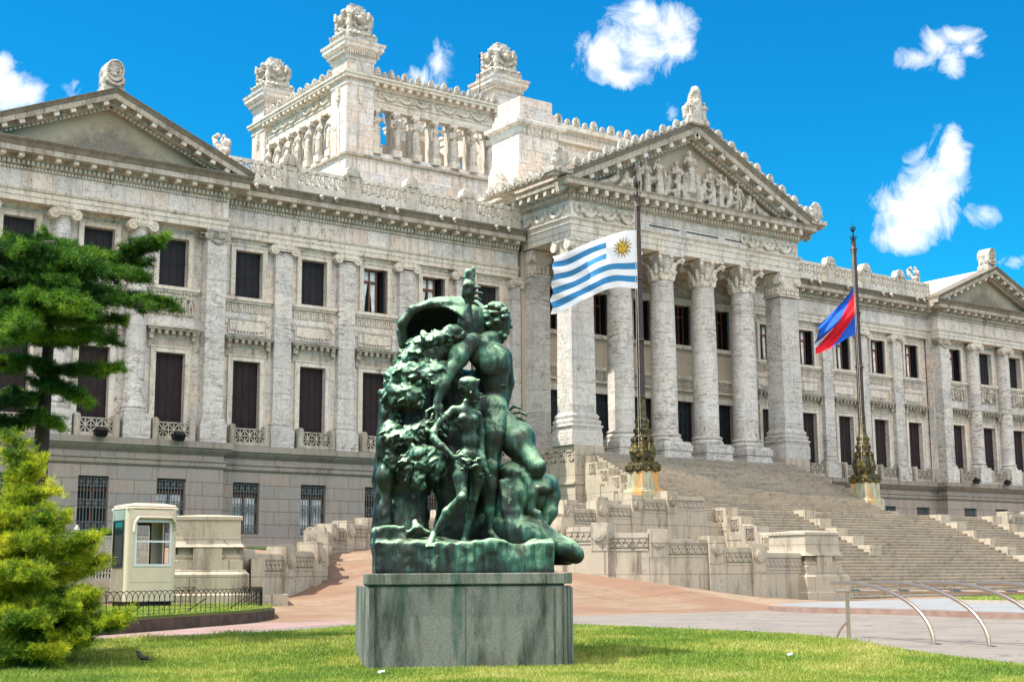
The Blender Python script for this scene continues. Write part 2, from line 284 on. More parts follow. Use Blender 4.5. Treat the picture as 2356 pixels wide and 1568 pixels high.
# ------------------------------------------------------------------ builders
def link(o,parent=None):
    SC.collection.objects.link(o)
    if parent is not None: o.parent=parent
    return o
def tag(o,label,cat,group=None,kind=None):
    if label: o['label']=label
    if cat: o['category']=cat
    if group: o['group']=group
    if kind: o['kind']=kind
    return o
def thing(name,label,cat,loc=(0,0,0),rz=0,group=None):
    o=bpy.data.objects.new(name,None); link(o); o.location=loc; o.rotation_euler=(0,0,rz); o.empty_display_size=.2
    return tag(o,label,cat,group)
def copy_tree(o,parent=None):
    c=o.copy(); SC.collection.objects.link(c); c.parent=parent
    for ch in [x for x in o.children]: copy_tree(ch,c)
    return c
class MB:
    def __init__(s): s.v=[]; s.f=[]; s.mi=[]; s.cm=0
    def quadf(s,idx): s.f.append(tuple(idx)); s.mi.append(s.cm)
    def box(s,x0,x1,y0,y1,z0,z1):
        b=len(s.v); s.v+=[(x0,y0,z0),(x1,y0,z0),(x1,y1,z0),(x0,y1,z0),(x0,y0,z1),(x1,y0,z1),(x1,y1,z1),(x0,y1,z1)]
        for q in ((0,3,2,1),(4,5,6,7),(0,1,5,4),(1,2,6,5),(2,3,7,6),(3,0,4,7)): s.quadf([b+i for i in q])
        return s
    def obox(s,c,ax,ay,az,hx,hy,hz):   # oriented box, half sizes
        c=Vector(c);ax=Vector(ax).normalized()*hx;ay=Vector(ay).normalized()*hy;az=Vector(az).normalized()*hz;b=len(s.v)
        for k in (-1,1):
            for i,j in ((-1,-1),(1,-1),(1,1),(-1,1)): s.v.append(tuple(c+ax*i+ay*j+az*k))
        for q in ((0,3,2,1),(4,5,6,7),(0,1,5,4),(1,2,6,5),(2,3,7,6),(3,0,4,7)): s.quadf([b+i for i in q])
        return s
    def bar(s,p,q,w_,h_=None,up=(0,0,1)):
        p=Vector(p);q=Vector(q);d=q-p;L=d.length
        if L<1e-6: return s
        d/=L; u=Vector(up)
        if abs(d.dot(u))>.99: u=Vector((0,1,0))
        r=d.cross(u).normalized(); uu=r.cross(d)
        return s.obox((p+q)/2,d,r,uu,L/2,w_/2,(h_ or w_)/2)
    def prism(s,poly,a,dirv):   # poly: 3D points (planar), extruded by vector
        n=len(poly);b=len(s.v);d=Vector(dirv)
        s.v+=[tuple(Vector(p)) for p in poly]+[tuple(Vector(p)+d) for p in poly]
        s.quadf([b+i for i in range(n)][::-1]); s.quadf([b+n+i for i in range(n)])
        for i in range(n): j=(i+1)%n; s.quadf((b+i,b+j,b+n+j,b+n+i))
        return s
    def tube(s,pts,r,seg=8,caps=True):
        pts=[Vector(p) for p in pts];n=len(pts);b=len(s.v)
        rr=r if isinstance(r,(list,tuple)) else [r]*n
        u=None
        for i,p in enumerate(pts):
            d=(pts[min(i+1,n-1)]-pts[max(i-1,0)]).normalized()
            if u is None: u=d.orthogonal().normalized()
            u=(u-d*u.dot(d)).normalized(); vv=d.cross(u)
            for k in range(seg):
                a_=2*math.pi*k/seg; s.v.append(tuple(p+(u*math.cos(a_)+vv*math.sin(a_))*rr[i]))
        for i in range(n-1):
            for k in range(seg):
                k2=(k+1)%seg; s.quadf((b+i*seg+k,b+i*seg+k2,b+(i+1)*seg+k2,b+(i+1)*seg+k))
        if caps: s.quadf([b+k for k in range(seg)][::-1]); s.quadf([b+(n-1)*seg+k for k in range(seg)])
        return s
    def lathe(s,prof,c,seg=24,axis='z',sq=None):  # prof (r,h)
        b=len(s.v);n=len(prof)
        for (r,h) in prof:
            for k in range(seg):
                a_=2*math.pi*(k+.5)/seg; ca,sa=math.cos(a_),math.sin(a_)
                if sq: m_=max(abs(ca),abs(sa)); ca/=m_; sa/=m_
                if axis=='z': s.v.append((c[0]+r*ca,c[1]+r*sa,c[2]+h))
                elif axis=='y': s.v.append((c[0]+r*ca,c[1]+h,c[2]-r*sa))
                else: s.v.append((c[0]+h,c[1]+r*ca,c[2]+r*sa))
        for i in range(n-1):
            for k in range(seg):
                k2=(k+1)%seg; s.quadf((b+i*seg+k,b+i*seg+k2,b+(i+1)*seg+k2,b+(i+1)*seg+k))
        s.quadf([b+k for k in range(seg)][::-1]); s.quadf([b+(n-1)*seg+k for k in range(seg)])
        return s
    def sq(s,prof,c,rot=0):      # square lathe: prof (half width x, z) or (hx,hy,z)
        b=len(s.v);n=len(prof);cr,sr=math.cos(rot),math.sin(rot)
        for p in prof:
            hx,hy,h=(p[0],p[0],p[1]) if len(p)==2 else p
            for i,j in ((-1,-1),(1,-1),(1,1),(-1,1)):
                x,y=i*hx,j*hy; s.v.append((c[0]+x*cr-y*sr,c[1]+x*sr+y*cr,c[2]+h))
        for i in range(n-1):
            for k in range(4):
                k2=(k+1)%4; s.quadf((b+i*4+k,b+i*4+k2,b+(i+1)*4+k2,b+(i+1)*4+k))
        s.quadf([b+3,b+2,b+1,b]); s.quadf([b+(n-1)*4+k for k in range(4)])
        return s
    def sweep(s,path,prof,N=(0,0,1),out=None,flip=False,endcut=None):
        # path: 3D points in a plane with normal N; prof: (offset outward in plane, along N)
        N=Vector(N);P=[Vector(p) for p in path];n=len(P);m=len(prof);b=len(s.v)
        ns=[]
        for i in range(n-1):
            d=(P[i+1]-P[i]).normalized(); o=d.cross(N).normalized(); ns.append(-o if flip else o)
        for i in range(n):
            if i==0: mv=ns[0]
            elif i==n-1: mv=ns[-1]
            else:
                mv=(ns[i-1]+ns[i]); mv=mv/ (1+ns[i-1].dot(ns[i]))
            if endcut and i in endcut: mv=Vector(endcut[i])
            for (o,h) in prof: s.v.append(tuple(P[i]+mv*o+N*h))
        for i in range(n-1):
            for k in range(m):
                k2=(k+1)%m
                q=(b+i*m+k,b+(i+1)*m+k,b+(i+1)*m+k2,b+i*m+k2)
                s.quadf(q if not flip else q[::-1])
        s.quadf([b+k for k in range(m)]); s.quadf([b+(n-1)*m+k for k in range(m)][::-1])
        return s
    def wall(s,x0,x1,z0,z1,y,th,holes,reveal=.35,back=True):  # wall facing -Y with rectangular holes (hx0,hx1,hz0,hz1)
        xs=sorted({x0,x1,*[h[0] for h in holes],*[h[1] for h in holes]}); zs=sorted({z0,z1,*[h[2] for h in holes],*[h[3] for h in holes]})
        for i in range(len(xs)-1):
            for j in range(len(zs)-1):
                cx,cz=(xs[i]+xs[i+1])/2,(zs[j]+zs[j+1])/2
                if any(h[0]<cx<h[1] and h[2]<cz<h[3] for h in holes): continue
                b=len(s.v); s.v+=[(xs[i],y,zs[j]),(xs[i+1],y,zs[j]),(xs[i+1],y,zs[j+1]),(xs[i],y,zs[j+1])]; s.quadf((b,b+1,b+2,b+3))
        for (a0,a1,c0,c1) in holes:
            b=len(s.v)
            for yy in (y,y+reveal): s.v+=[(a0,yy,c0),(a1,yy,c0),(a1,yy,c1),(a0,yy,c1)]
            for k in range(4): k2=(k+1)%4; s.quadf((b+k2,b+k,b+4+k,b+4+k2))
        if not back: return s
        b=len(s.v)
        for yy in (y,y+th): s.v+=[(x0,yy,z0),(x1,yy,z0),(x1,yy,z1),(x0,yy,z1)]
        s.quadf((b+5,b+4,b+7,b+6))
        for k in range(4): k2=(k+1)%4; s.quadf((b+k,b+k2,b+4+k2,b+4+k)[::-1])
        return s
    def mesh(s,name,mats,smooth=None):
        me=bpy.data.meshes.new(name); me.from_pydata(s.v,[],s.f)
        for m_ in (mats if isinstance(mats,(list,tuple)) else [mats]): me.materials.append(m_)
        if isinstance(mats,(list,tuple)) and len(mats)>1: me.polygons.foreach_set('material_index',s.mi)
        if smooth is not None:
            me.polygons.foreach_set('use_smooth',[True]*len(me.polygons)); me.set_sharp_from_angle(angle=R(smooth))
        me.update(); return me
    def build(s,name,mats,parent=None,smooth=None,loc=None):
        o=bpy.data.objects.new(name,s.mesh(name,mats,smooth)); link(o,parent)
        if loc: o.location=loc
        return o
def inst(name,me,parent,loc=(0,0,0),rz=0,sc=None):
    o=bpy.data.objects.new(name,me); link(o,parent); o.location=loc; o.rotation_euler=(0,0,rz)
    if sc: o.scale=sc
    return o
def npmesh(name,V,F,mats,smooth=True,mi=None):
    me=bpy.data.meshes.new(name); V=np.asarray(V,np.float32); F=np.asarray(F,np.int32); n,k=F.shape
    me.vertices.add(len(V)); me.vertices.foreach_set('co',V.ravel()); me.loops.add(n*k); me.loops.foreach_set('vertex_index',F.ravel())
    me.polygons.add(n); me.polygons.foreach_set('loop_start',np.arange(0,n*k,k,dtype=np.int32)); me.polygons.foreach_set('loop_total',np.full(n,k,np.int32))
    for m_ in mats: me.materials.append(m_)
    if mi is not None: me.polygons.foreach_set('material_index',np.asarray(mi,np.int32))
    me.polygons.foreach_set('use_smooth',np.full(n,smooth)); me.update(calc_edges=True); me.validate(); return me
# ------------------------------------------------------------------ implicit surfaces (sculpture)
_NG=rng.random((32,32,32)).astype(np.float32)
def vnoise(X,Y,Z,s):
    out=0
    x,y,z=X*s,Y*s,Z*s
    xi,yi,zi=np.floor(x).astype(int),np.floor(y).astype(int),np.floor(z).astype(int)
    fx,fy,fz_=x-xi,y-yi,z-zi; fx=fx*fx*(3-2*fx);fy=fy*fy*(3-2*fy);fz_=fz_*fz_*(3-2*fz_)
    g=lambda a,b,c:_NG[(xi+a)%32,(yi+b)%32,(zi+c)%32]
    l=lambda a,b,t:a+(b-a)*t
    return l(l(l(g(0,0,0),g(1,0,0),fx),l(g(0,1,0),g(1,1,0),fx),fy),l(l(g(0,0,1),g(1,0,1),fx),l(g(0,1,1),g(1,1,1),fx),fy),fz_)-.5
class SDF:
    def __init__(s,lo,hi,h):
        s.h=h; s.lo=np.array(lo,float); s.n=[int(math.ceil((b-a)/h))+1 for a,b in zip(lo,hi)]
        s.ax=[s.lo[i]+h*np.arange(s.n[i]) for i in range(3)]
        s.D=np.full(s.n,.5,np.float32)
    def sub(s,lo,hi):
        sl=[]
        for i in range(3):
            a_=max(0,int((lo[i]-s.lo[i])/s.h)); b_=min(s.n[i],int((hi[i]-s.lo[i])/s.h)+2)
            if b_<=a_: return None,None
            sl.append(slice(a_,b_))
        return tuple(sl),np.meshgrid(*[s.ax[i][sl[i]] for i in range(3)],indexing='ij')
    def put(s,sl,d,k):
        A=s.D[sl]; h=np.clip(.5+.5*(A-d)/k,0,1); s.D[sl]=A*(1-h)+d*h-k*h*(1-h)
    def cut(s,sl,d,k):
        A=s.D[sl]; d=-d; h=np.clip(.5-.5*(A-d)/k,0,1); s.D[sl]=A*(1-h)+d*h+k*h*(1-h)
    def cap(s,p,q,r1,r2=None,k=.03,flat=None):
        if r2 is None: r2=r1
        p=np.array(p,float);q=np.array(q,float);m=max(r1,r2)+k+2*s.h
        sl,G=s.sub(np.minimum(p,q)-m,np.maximum(p,q)+m)
        if sl is None: return s
        d=q-p;L=max(d@d,1e-9); t=np.clip(((G[0]-p[0])*d[0]+(G[1]-p[1])*d[1]+(G[2]-p[2])*d[2])/L,0,1)
        dd=np.sqrt((G[0]-p[0]-t*d[0])**2+(G[1]-p[1]-t*d[1])**2+(G[2]-p[2]-t*d[2])**2)-(r1+(r2-r1)*t)
        s.put(sl,dd,k); return s
    def chain(s,pts,rs,k=.03):
        for i in range(len(pts)-1): s.cap(pts[i],pts[i+1],rs[i],rs[i+1],k)
        return s
    def ell(s,c,r,k=.03,rot=None,neg=False,noise=None):
        c=np.array(c,float);r=np.array(r,float);m=r.max()+k+2*s.h
        sl,G=s.sub(c-m,c+m)
        if sl is None: return s
        X=[G[i]-c[i] for i in range(3)]
        if rot is not None:
            Rm=np.array(rot.transposed() if hasattr(rot,'transposed') else np.array(rot).T)
            X=[Rm[i][0]*X[0]+Rm[i][1]*X[1]+Rm[i][2]*X[2] for i in range(3)]
        k0=np.sqrt((X[0]/r[0])**2+(X[1]/r[1])**2+(X[2]/r[2])**2); k1=np.sqrt((X[0]/r[0]**2)**2+(X[1]/r[1]**2)**2+(X[2]/r[2]**2)**2)+1e-9
        d=k0*(k0-1)/k1
        if noise: d=d+noise[0]*vnoise(G[0],G[1],G[2],noise[1])
        (s.cut if neg else s.put)(sl,d,k); return s
    def box(s,c,r,k=.02,rd=.01,neg=False,noise=None):
        c=np.array(c,float);r=np.array(r,float);m=r+k+2*s.h+.05
        sl,G=s.sub(c-m,c+m)
        if sl is None: return s
        q=[np.abs(G[i]-c[i])-r[i]+rd for i in range(3)]
        d=np.sqrt(sum(np.maximum(x,0)**2 for x in q))+np.minimum(np.maximum(np.maximum(q[0],q[1]),q[2]),0)-rd
        if noise: d=d+noise[0]*vnoise(G[0],G[1],G[2],noise[1])
        (s.cut if neg else s.put)(sl,d,k); return s
    def rough(s,amp,sc,where=None):
        G=np.meshgrid(*s.ax,indexing='ij'); nn=amp*vnoise(G[0],G[1],G[2],sc)+amp*.5*vnoise(G[0]+3.3,G[1],G[2],sc*2.3)
        if where is not None: nn=nn*where(*G)
        s.D+=nn.astype(np.float32); return s
    def mesh(s,name,mats,smooth=True):
        D=s.D; D[0]=D[-1]=np.maximum(D[0],.01); D[:,0]=np.maximum(D[:,0],.01);D[:,-1]=np.maximum(D[:,-1],.01);D[:,:,0]=np.maximum(D[:,:,0],.01);D[:,:,-1]=np.maximum(D[:,:,-1],.01);D[-1]=np.maximum(D[-1],.01)
        S=D<0; n=s.n
        c=[S[a:n[0]-1+a,b:n[1]-1+b,e:n[2]-1+e] for a in (0,1) for b in (0,1) for e in (0,1)]
        al=np.logical_and.reduce(c); an=np.logical_or.reduce(c); act=an&~al
        I=np.argwhere(act); idx=-np.ones(act.shape,np.int64); idx[act]=np.arange(len(I))
        pos=np.zeros((len(I),3));cnt=np.zeros(len(I))
        for ax in range(3):
            for o1 in (0,1):
                for o2 in (0,1):
                    o=[0,0,0]; oth=[i for i in range(3) if i!=ax]; o[oth[0]]=o1;o[oth[1]]=o2
                    e=list(o);e[ax]=1
                    a_=D[I[:,0]+o[0],I[:,1]+o[1],I[:,2]+o[2]];b_=D[I[:,0]+e[0],I[:,1]+e[1],I[:,2]+e[2]]
                    msk=(a_<0)!=(b_<0); t=np.where(msk,a_/np.where(msk,a_-b_,1),0)
                    p=I+np.array(o); p=p.astype(float); p[:,ax]+=t
                    pos+=p*msk[:,None];cnt+=msk
        V=s.lo+s.h*pos/np.maximum(cnt,1)[:,None]
        F=[]
        for ax in range(3):
            oth=[i for i in range(3) if i!=ax]
            sa=[slice(None)]*3;sb=[slice(None)]*3;sa[ax]=slice(0,-1);sb[ax]=slice(1,None)
            A=S[tuple(sa)];B=S[tuple(sb)]
            E_=np.argwhere(A!=B)
            ok=(E_[:,oth[0]]>0)&(E_[:,oth[1]]>0)&(E_[:,oth[0]]<n[oth[0]]-1)&(E_[:,oth[1]]<n[oth[1]]-1); E_=E_[ok]
            q=[]
            for d0,d1 in ((0,0),(-1,0),(-1,-1),(0,-1)):
                c_=E_.copy(); c_[:,oth[0]]+=d0;c_[:,oth[1]]+=d1; q.append(idx[c_[:,0],c_[:,1],c_[:,2]])
            q=np.stack(q,1); ins=A[E_[:,0],E_[:,1],E_[:,2]]
            fl=ins if ax!=1 else ~ins
            q[~fl]=q[~fl][:,::-1]; F.append(q)
        return npmesh(name,V,np.concatenate(F),mats if isinstance(mats,list) else [mats],smooth)
WP={}
def add(name,me,parent=None,wl=(0,0,0),rz=0,sc=None):
    o=bpy.data.objects.new(name,me); link(o,parent); base=WP.get(parent.name,Vector((0,0,0))) if parent is not None else Vector((0,0,0))
    o.location=Vector(wl)-base; o.rotation_euler=(0,0,rz); WP[o.name]=Vector(wl)
    if sc: o.scale=sc
    return o
def addb(name,mb,mats,parent=None,smooth=None,wl=(0,0,0)): return add(name,mb.mesh(name,mats,smooth),parent,wl)
XC=58.33
def mx(x): return 2*XC-x
def copy_part(o,dx=0,dy=0,parent=None):
    c=o.copy(); SC.collection.objects.link(c); c.parent=parent or o.parent; c.location=o.location+Vector((dx,dy,0))
    for ch in o.children:
        k=ch.copy(); SC.collection.objects.link(k); k.parent=c
    return c
palace=thing('palace','pale marble neoclassical palace with columned portico, caryatid lantern and flanking pedimented wings','palace',(XC,66,GZ)); WP[palace.name]=Vector((XC,66,GZ))
BW=[19.08,22.94,26.80]; CW=[31.2+3.85*k for k in range(5)]
# ---- base storey
def base_section(x0,x1,y,wins,name):
    b=MB(); b.wall(x0,x1,GZ-1.5,6.1,y,.6,[(x-.74,x+.74,2.15,4.75) for x in wins],.45)
    addb(name,b,M['granite'],palace)
base_section(16.5,29.5,65.0,BW,'base_wall'); base_section(29.5,48.95,65.9,CW,'base_wall')
base_section(mx(29.5),mx(16.5),65.0,[mx(x) for x in BW],'base_wall'); base_section(mx(48.95),mx(29.5),65.9,[mx(x) for x in CW],'base_wall')
b=MB(); b.box(16.5,16.9,65.6,90,GZ-1.5,20); b.box(mx(16.9),mx(16.5),65.6,90,GZ-1.5,20)
b.box(mx(29.498),mx(29.15),65.55,65.95,GZ-1.5,6.1); b.box(29.15,29.498,65.55,65.95,GZ-1.5,6.1)
addb('side_wall',b,M['granite'],palace)
# stone courses of the base as thin proud blocks: string and slab
def full_path(z,dy=0):
    L=[(16.5,90,z),(16.5,65.0-dy,z),(29.5,65.0-dy,z),(29.5,65.9-dy,z),(49.2,65.9-dy,z)]
    return L,[(2*XC-p[0],p[1],p[2]) for p in L][::-1]
for prof,nm in (([(-.3,5.33),(.04,5.33),(.10,5.40),(.10,5.60),(.16,5.63),(.16,5.70),(-.3,5.72)],'string_course'),
                ([(-.6,6.0),(.05,6.0),(.12,6.06),(.26,6.20),(.26,6.27),(.36,6.29),(.36,6.60),(-.6,6.62)],'base_cornice'),
                ([(-.2,GZ-1.5),(.12,GZ-1.5),(.12,1.55),(.04,1.65),(-.2,1.66)],'plinth_course')):
    for pth in full_path(0): 
        b=MB(); b.sweep(pth,prof); addb(nm,b,M['granite_trim'],palace)
# window grilles of the base (one mesh shared)
g=MB()
for k in range(10): x=-.70+1.40*k/9; g.bar((x,0,0),(x,0,2.5),.035)
for z0 in (0.04,1.08,2.1):
    for zz in (z0,z0+.36): g.bar((-.73,0,zz),(.73,0,zz),.045)
    for k in range(4):
        cx=-.545+.363*k; cz=z0+.18
        for a_ in range(0,180,45):
            d=(math.cos(R(a_))*.17,math.sin(R(a_))*.17); g.bar((cx-d[0],-.01,cz-d[1]),(cx+d[0],-.01,cz+d[1]),.025)
        g.lathe([(.045,-.03),(.045,.02)],(cx,0,cz),8,'y')
g.bar((-.73,0,0),(-.73,0,2.5),.05);g.bar((.73,0,0),(.73,0,2.5),.05)
gm=g.mesh('window_grille',M['grille'])
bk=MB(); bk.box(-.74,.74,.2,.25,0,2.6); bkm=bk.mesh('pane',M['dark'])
fr=MB(); fr.box(-.06,.06,.12,.18,0,2.55); fr.box(-.74,.74,.12,.18,1.85,1.97); fr.box(-.74,-.66,.12,.18,0,2.55); fr.box(.66,.74,.12,.18,0,2.55); frm=fr.mesh('sash',M['wood'])
cu=MB()
for s_ in (-1,1):
    for k in range(8):
        x0=s_*(.08+.07*k); b0=len(cu.v); cu.v+=[(x0,.185+.015*(k%2),0),(x0+s_*.07,.185+.015*((k+1)%2),0),(x0+s_*.07,.185+.015*((k+1)%2),1.8),(x0,.185+.015*(k%2),1.8)]; cu.quadf((b0,b0+1,b0+2,b0+3))
cum=cu.mesh('curtain',M['curtain'])
allb=[(x,65.0) for x in BW]+[(x,65.9) for x in CW]; allb+=[(mx(x),y) for x,y in allb]
for i,(x,y) in enumerate(allb):
    wdw=add('base_window',gm,palace,(x,y+.16,2.2))
    inst('pane',bkm,wdw); inst('sash',frm,wdw)
    if i in (2,3,4,7): inst('curtain',cum,wdw)
# ---- main storeys
def main_wall(x0,x1,y,wins,name,m_='marble'):
    b=MB(); b.wall(x0,x1,6.58,17.75,y,.5,[(x-.77,x+.77,6.75,11.05) for x in wins]+[(x-.77,x+.77,14.42,16.9) for x in wins],.42)
    addb(name,b,M[m_],palace)
main_wall(16.5,29.5,65.72,BW,'main_wall'); main_wall(29.5,48.95,66.3,CW,'main_wall')
main_wall(mx(29.5),mx(16.5),65.72,[mx(x) for x in BW],'main_wall'); main_wall(mx(48.95),mx(29.5),66.3,[mx(x) for x in CW],'main_wall')
# shutters
def shutter_mesh(w_,h_,name,m_):
    s=MB(); s.box(-w_,w_,.0,.05,0,h_)
    for k in range(5): x=-w_+2*w_*k/4; s.box(x-.035,x+.035,-.03,0,0,h_)
    for z in (0,.48*h_,h_-.09): s.box(-w_,w_,-.028,0,z,z+.09)
    return s.mesh(name,m_)
shU=shutter_mesh(.765,2.46,'shutter',M['shutter_top']); shL=shutter_mesh(.765,4.28,'shutter',M['shutter_low'])
sL=MB(); sL.obox((.62,.05,1.23),(.35,.94,0),(-.94,.35,0),(0,0,1),.34,.03,1.23); sL.box(.50,.76,.12,.16,0,2.46); shHalf=sL.mesh('shutter',M['shutter_top'])
# window surround: frame with ears, shared
def surround(h_,w_=.77,fw=.24):
    s=MB(); 
    for sx in (-1,1):
        a0,a1=sorted((sx*w_,sx*(w_+fw))); s.box(a0,a1,-.10,.02,0,h_)
        a0,a1=sorted((sx*(w_+fw),sx*(w_+fw+.05))); s.box(a0,a1,-.14,.02,0,h_+fw)
    s.box(-w_-fw,w_+fw,-.101,.02,h_,h_+fw); s.box(-w_-fw-.05,w_+fw+.05,-.15,.02,h_+fw,h_+fw+.06)
    return s
sU=surround(2.46,.77,.22)
sU.box(-1.38,1.38,-.22,.02,-.22,-.04); sU.box(-1.30,1.30,-.14,.02,-.34,-.22)
sU.box(-.70,.70,-.05,.02,2.78,3.05); sU.box(-.95,.95,-.10,.02,2.90,3.12)
sUm=sU.mesh('window',M['marble_trim']); sLm=surround(4.28).mesh('window',M['marble_trim'])
hd=MB(); hd.box(-1.32,1.32,-.42,.02,.36,.52); hd.box(-1.38,1.38,-.48,.02,.46,.53); hd.box(-1.25,1.25,-.16,.02,.22,.36); hd.box(-1.2,1.2,-.08,.02,-.5,0)
for k in range(7): x=-1.1+k*2.2/6; hd.box(x-.09,x+.09,-.38,-.16,.16,.36)
for sx in (-1,1): hd.box(sx*1.12-.1,sx*1.12+.1,-.3,.02,-.1,.24)
hdm=hd.mesh('window_hood',M['marble_dirty'])
# fret band + recessed panel between the storeys
def fret(s,x0,x1,z,h_,y,dep=.05,pitch=None):
    p=pitch or h_*1.05; n=int((x1-x0)/(2*p)); t_=h_*.13
    for i in range(n):
        u=x0+(x1-x0-n*2*p)/2+i*2*p
        def hb(a,b_,zz): s.box(u+a*p,u+b_*p,y-dep,y+.01,z+zz*h_-t_/2,z+zz*h_+t_/2)
        def vb(a,z0,z1): s.box(u+a*p-t_/2,u+a*p+t_/2,y-dep-.002,y+.01,z+z0*h_,z+z1*h_)
        hb(0,.8,.95);vb(.1,.05,.9);hb(.1,.45,.1);vb(.45,.1,.6);hb(.45,.62,.6);vb(.8,.1,.95);hb(.8,1.15,.08)
        hb(1.15,1.9,.95);vb(1.15,.3,.95);hb(1.15,1.9,.28);vb(1.9,.28,.95);s.box(u+1.4*p,u+1.65*p,y-dep,y+.01,z+.5*h_,z+.72*h_);hb(1,2,.05)
pn=MB(); fret(pn,-1.3,1.3,1.28,.38,0); 
for a in ((-1.05,1.05,.86,.90),(-1.05,1.05,.08,.12)): pn.box(a[0],a[1],-.06,.01,a[2],a[3])
pn.box(-1.09,-1.05,-.06,.01,.08,.9);pn.box(1.05,1.09,-.06,.01,.08,.9); pn.box(-1.0,1.0,-.04,.01,.3,.82)
for k in range(8): x=-.62+k*1.24/7; pn.box(x-.03,x+.03,-.055,.01,.14,.27)
pn.box(-.7,.7,-.075,.01,.25,.28)
for sx in (-1,1): pn.box(sx*1.2-.07,sx*1.2+.07,-.07,.01,.62,.82)
pnm=pn.mesh('wall_panel',M['marble_trim'])
# balcony balustrade
def lattice(s,x0,x1,z0,z1,y,th=.09,n=3,rose=True):
    s.box(x0,x1,y-.02,y+th+.02,z1-.06,z1); s.box(x0,x1,y-.02,y+th+.02,z0,z0+.07)
    w_=(x1-x0)/n; zc=(z0+z1)/2; hh=(z1-z0)/2-.05
    for i in range(n):
        cx=x0+w_*(i+.5)
        s.box(cx-.03,cx+.03,y,y+th,z0,z1); s.box(cx-w_/2,cx+w_/2,y+.002,y+th-.002,zc-.025,zc+.025)
        for sg in (-1,1): s.bar((cx-w_/2,y+th/2,zc-sg*hh),(cx+w_/2,y+th/2,zc+sg*hh),.055,th*.9,up=(0,1,0))
        if rose: s.lathe([(.085,-.03),(.06,-.05),(.02,-.055)],(cx,y,zc),8,'y')
    for i in range(n+1): x=x0+w_*i; s.box(x-.022,x+.022,y+.001,y+th-.001,z0,z1)
bl=MB(); lattice(bl,-.80,.80,.12,.88,0,.1,3)
bl.box(-.8,.8,-.04,.16,0,.12)
def post(s,x,w_,h_,y0,y1):
    pts=[(x-w_/2,y0,0),(x+w_/2,y0,0)]+[(x+w_/2*math.cos(R(a)),y0,h_-w_/2+w_/2*math.sin(R(a))) for a in range(0,181,20)]
    s.prism(pts[::-1],0,(0,y1-y0,0))
for sx in (-1,1):
    post(bl,sx*.95,.30,1.08,-.08,.36); post(bl,sx*.95,.17,.98,-.105,-.06)
blm=bl.mesh('balustrade',M['marble_dirty'])
allm=[(x,65.72,65.08-.08,'P') for x in BW]+[(x,66.3,65.72,'C') for x in CW]; nL=len(allm); allm+=[(mx(x),a_,b_,c_) for x,a_,b_,c_ in allm]
openU={5:'full',6:'half',nL+3:'half',nL+4:'full',nL+5:'full',nL+6:'full',nL+2:'full',nL+7:'half',}
sash=MB()
for x in (-.52,-.02,.42): sash.box(x-.04,x+.04,.0,.06,0,2.46)
sash.box(-.56,.46,-.004,.06,1.72,1.82); sash.box(-.56,.46,-.004,.06,0,.08); sash.box(-.56,.46,-.004,.06,2.38,2.46); sashm=sash.mesh('sash',M['wood'])
c2=MB()
for s_,xc in ((-1,-.28),(1,.2)):
    for k in range(7):
        x0=xc-.2+.058*k
        def XX(x,z): return x+(xc+s_*.2-x)*(.55*math.sin(math.pi*min(1,z/1.7)*.5+1.57)*.9 if z<1.7 else 0)
        for z0,z1 in ((0,.8),(.8,1.7)):
            b0=len(c2.v); y0_=.10+.02*(k%2);y1_=.10+.02*((k+1)%2)
            c2.v+=[(XX(x0,z0),y0_,z0),(XX(x0+.058,z0),y1_,z0),(XX(x0+.058,z1),y1_,z1),(XX(x0,z1),y0_,z1)]; c2.quadf((b0,b0+1,b0+2,b0+3))
c2.box(-.5,.4,.1,.12,1.84,2.36); c2m=c2.mesh('curtain',M['curtain'])
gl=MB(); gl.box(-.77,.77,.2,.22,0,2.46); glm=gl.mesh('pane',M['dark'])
for i,(x,yw,yb,ty) in enumerate(allm):
    wl=add('lower_window',sLm,palace,(x,yw,6.77)); inst('shutter',shL,wl,(0,.28,0))
    wu=add('upper_window',sUm,palace,(x,yw,14.44))
    if i in openU:
        k=-1 if i<nL else -1
        inst('sash',sashm,wu,(-.2,.24,0)); inst('shutter',shHalf,wu,(0,.16,0)); inst('pane',glm,wu,(0,.22,0)); inst('curtain',c2m,wu,(-.2,.24,0))
    else: inst('shutter',shU,wu,(0,.28+.05*(i%3),0))
    add('window_hood',hdm,palace,(x,yw,11.77))
    add('balustrade',blm,palace,(x,yb-.06,6.62))
    if not (ty=='P'): add('wall_panel',pnm,palace,(x,yw-.02,12.36))
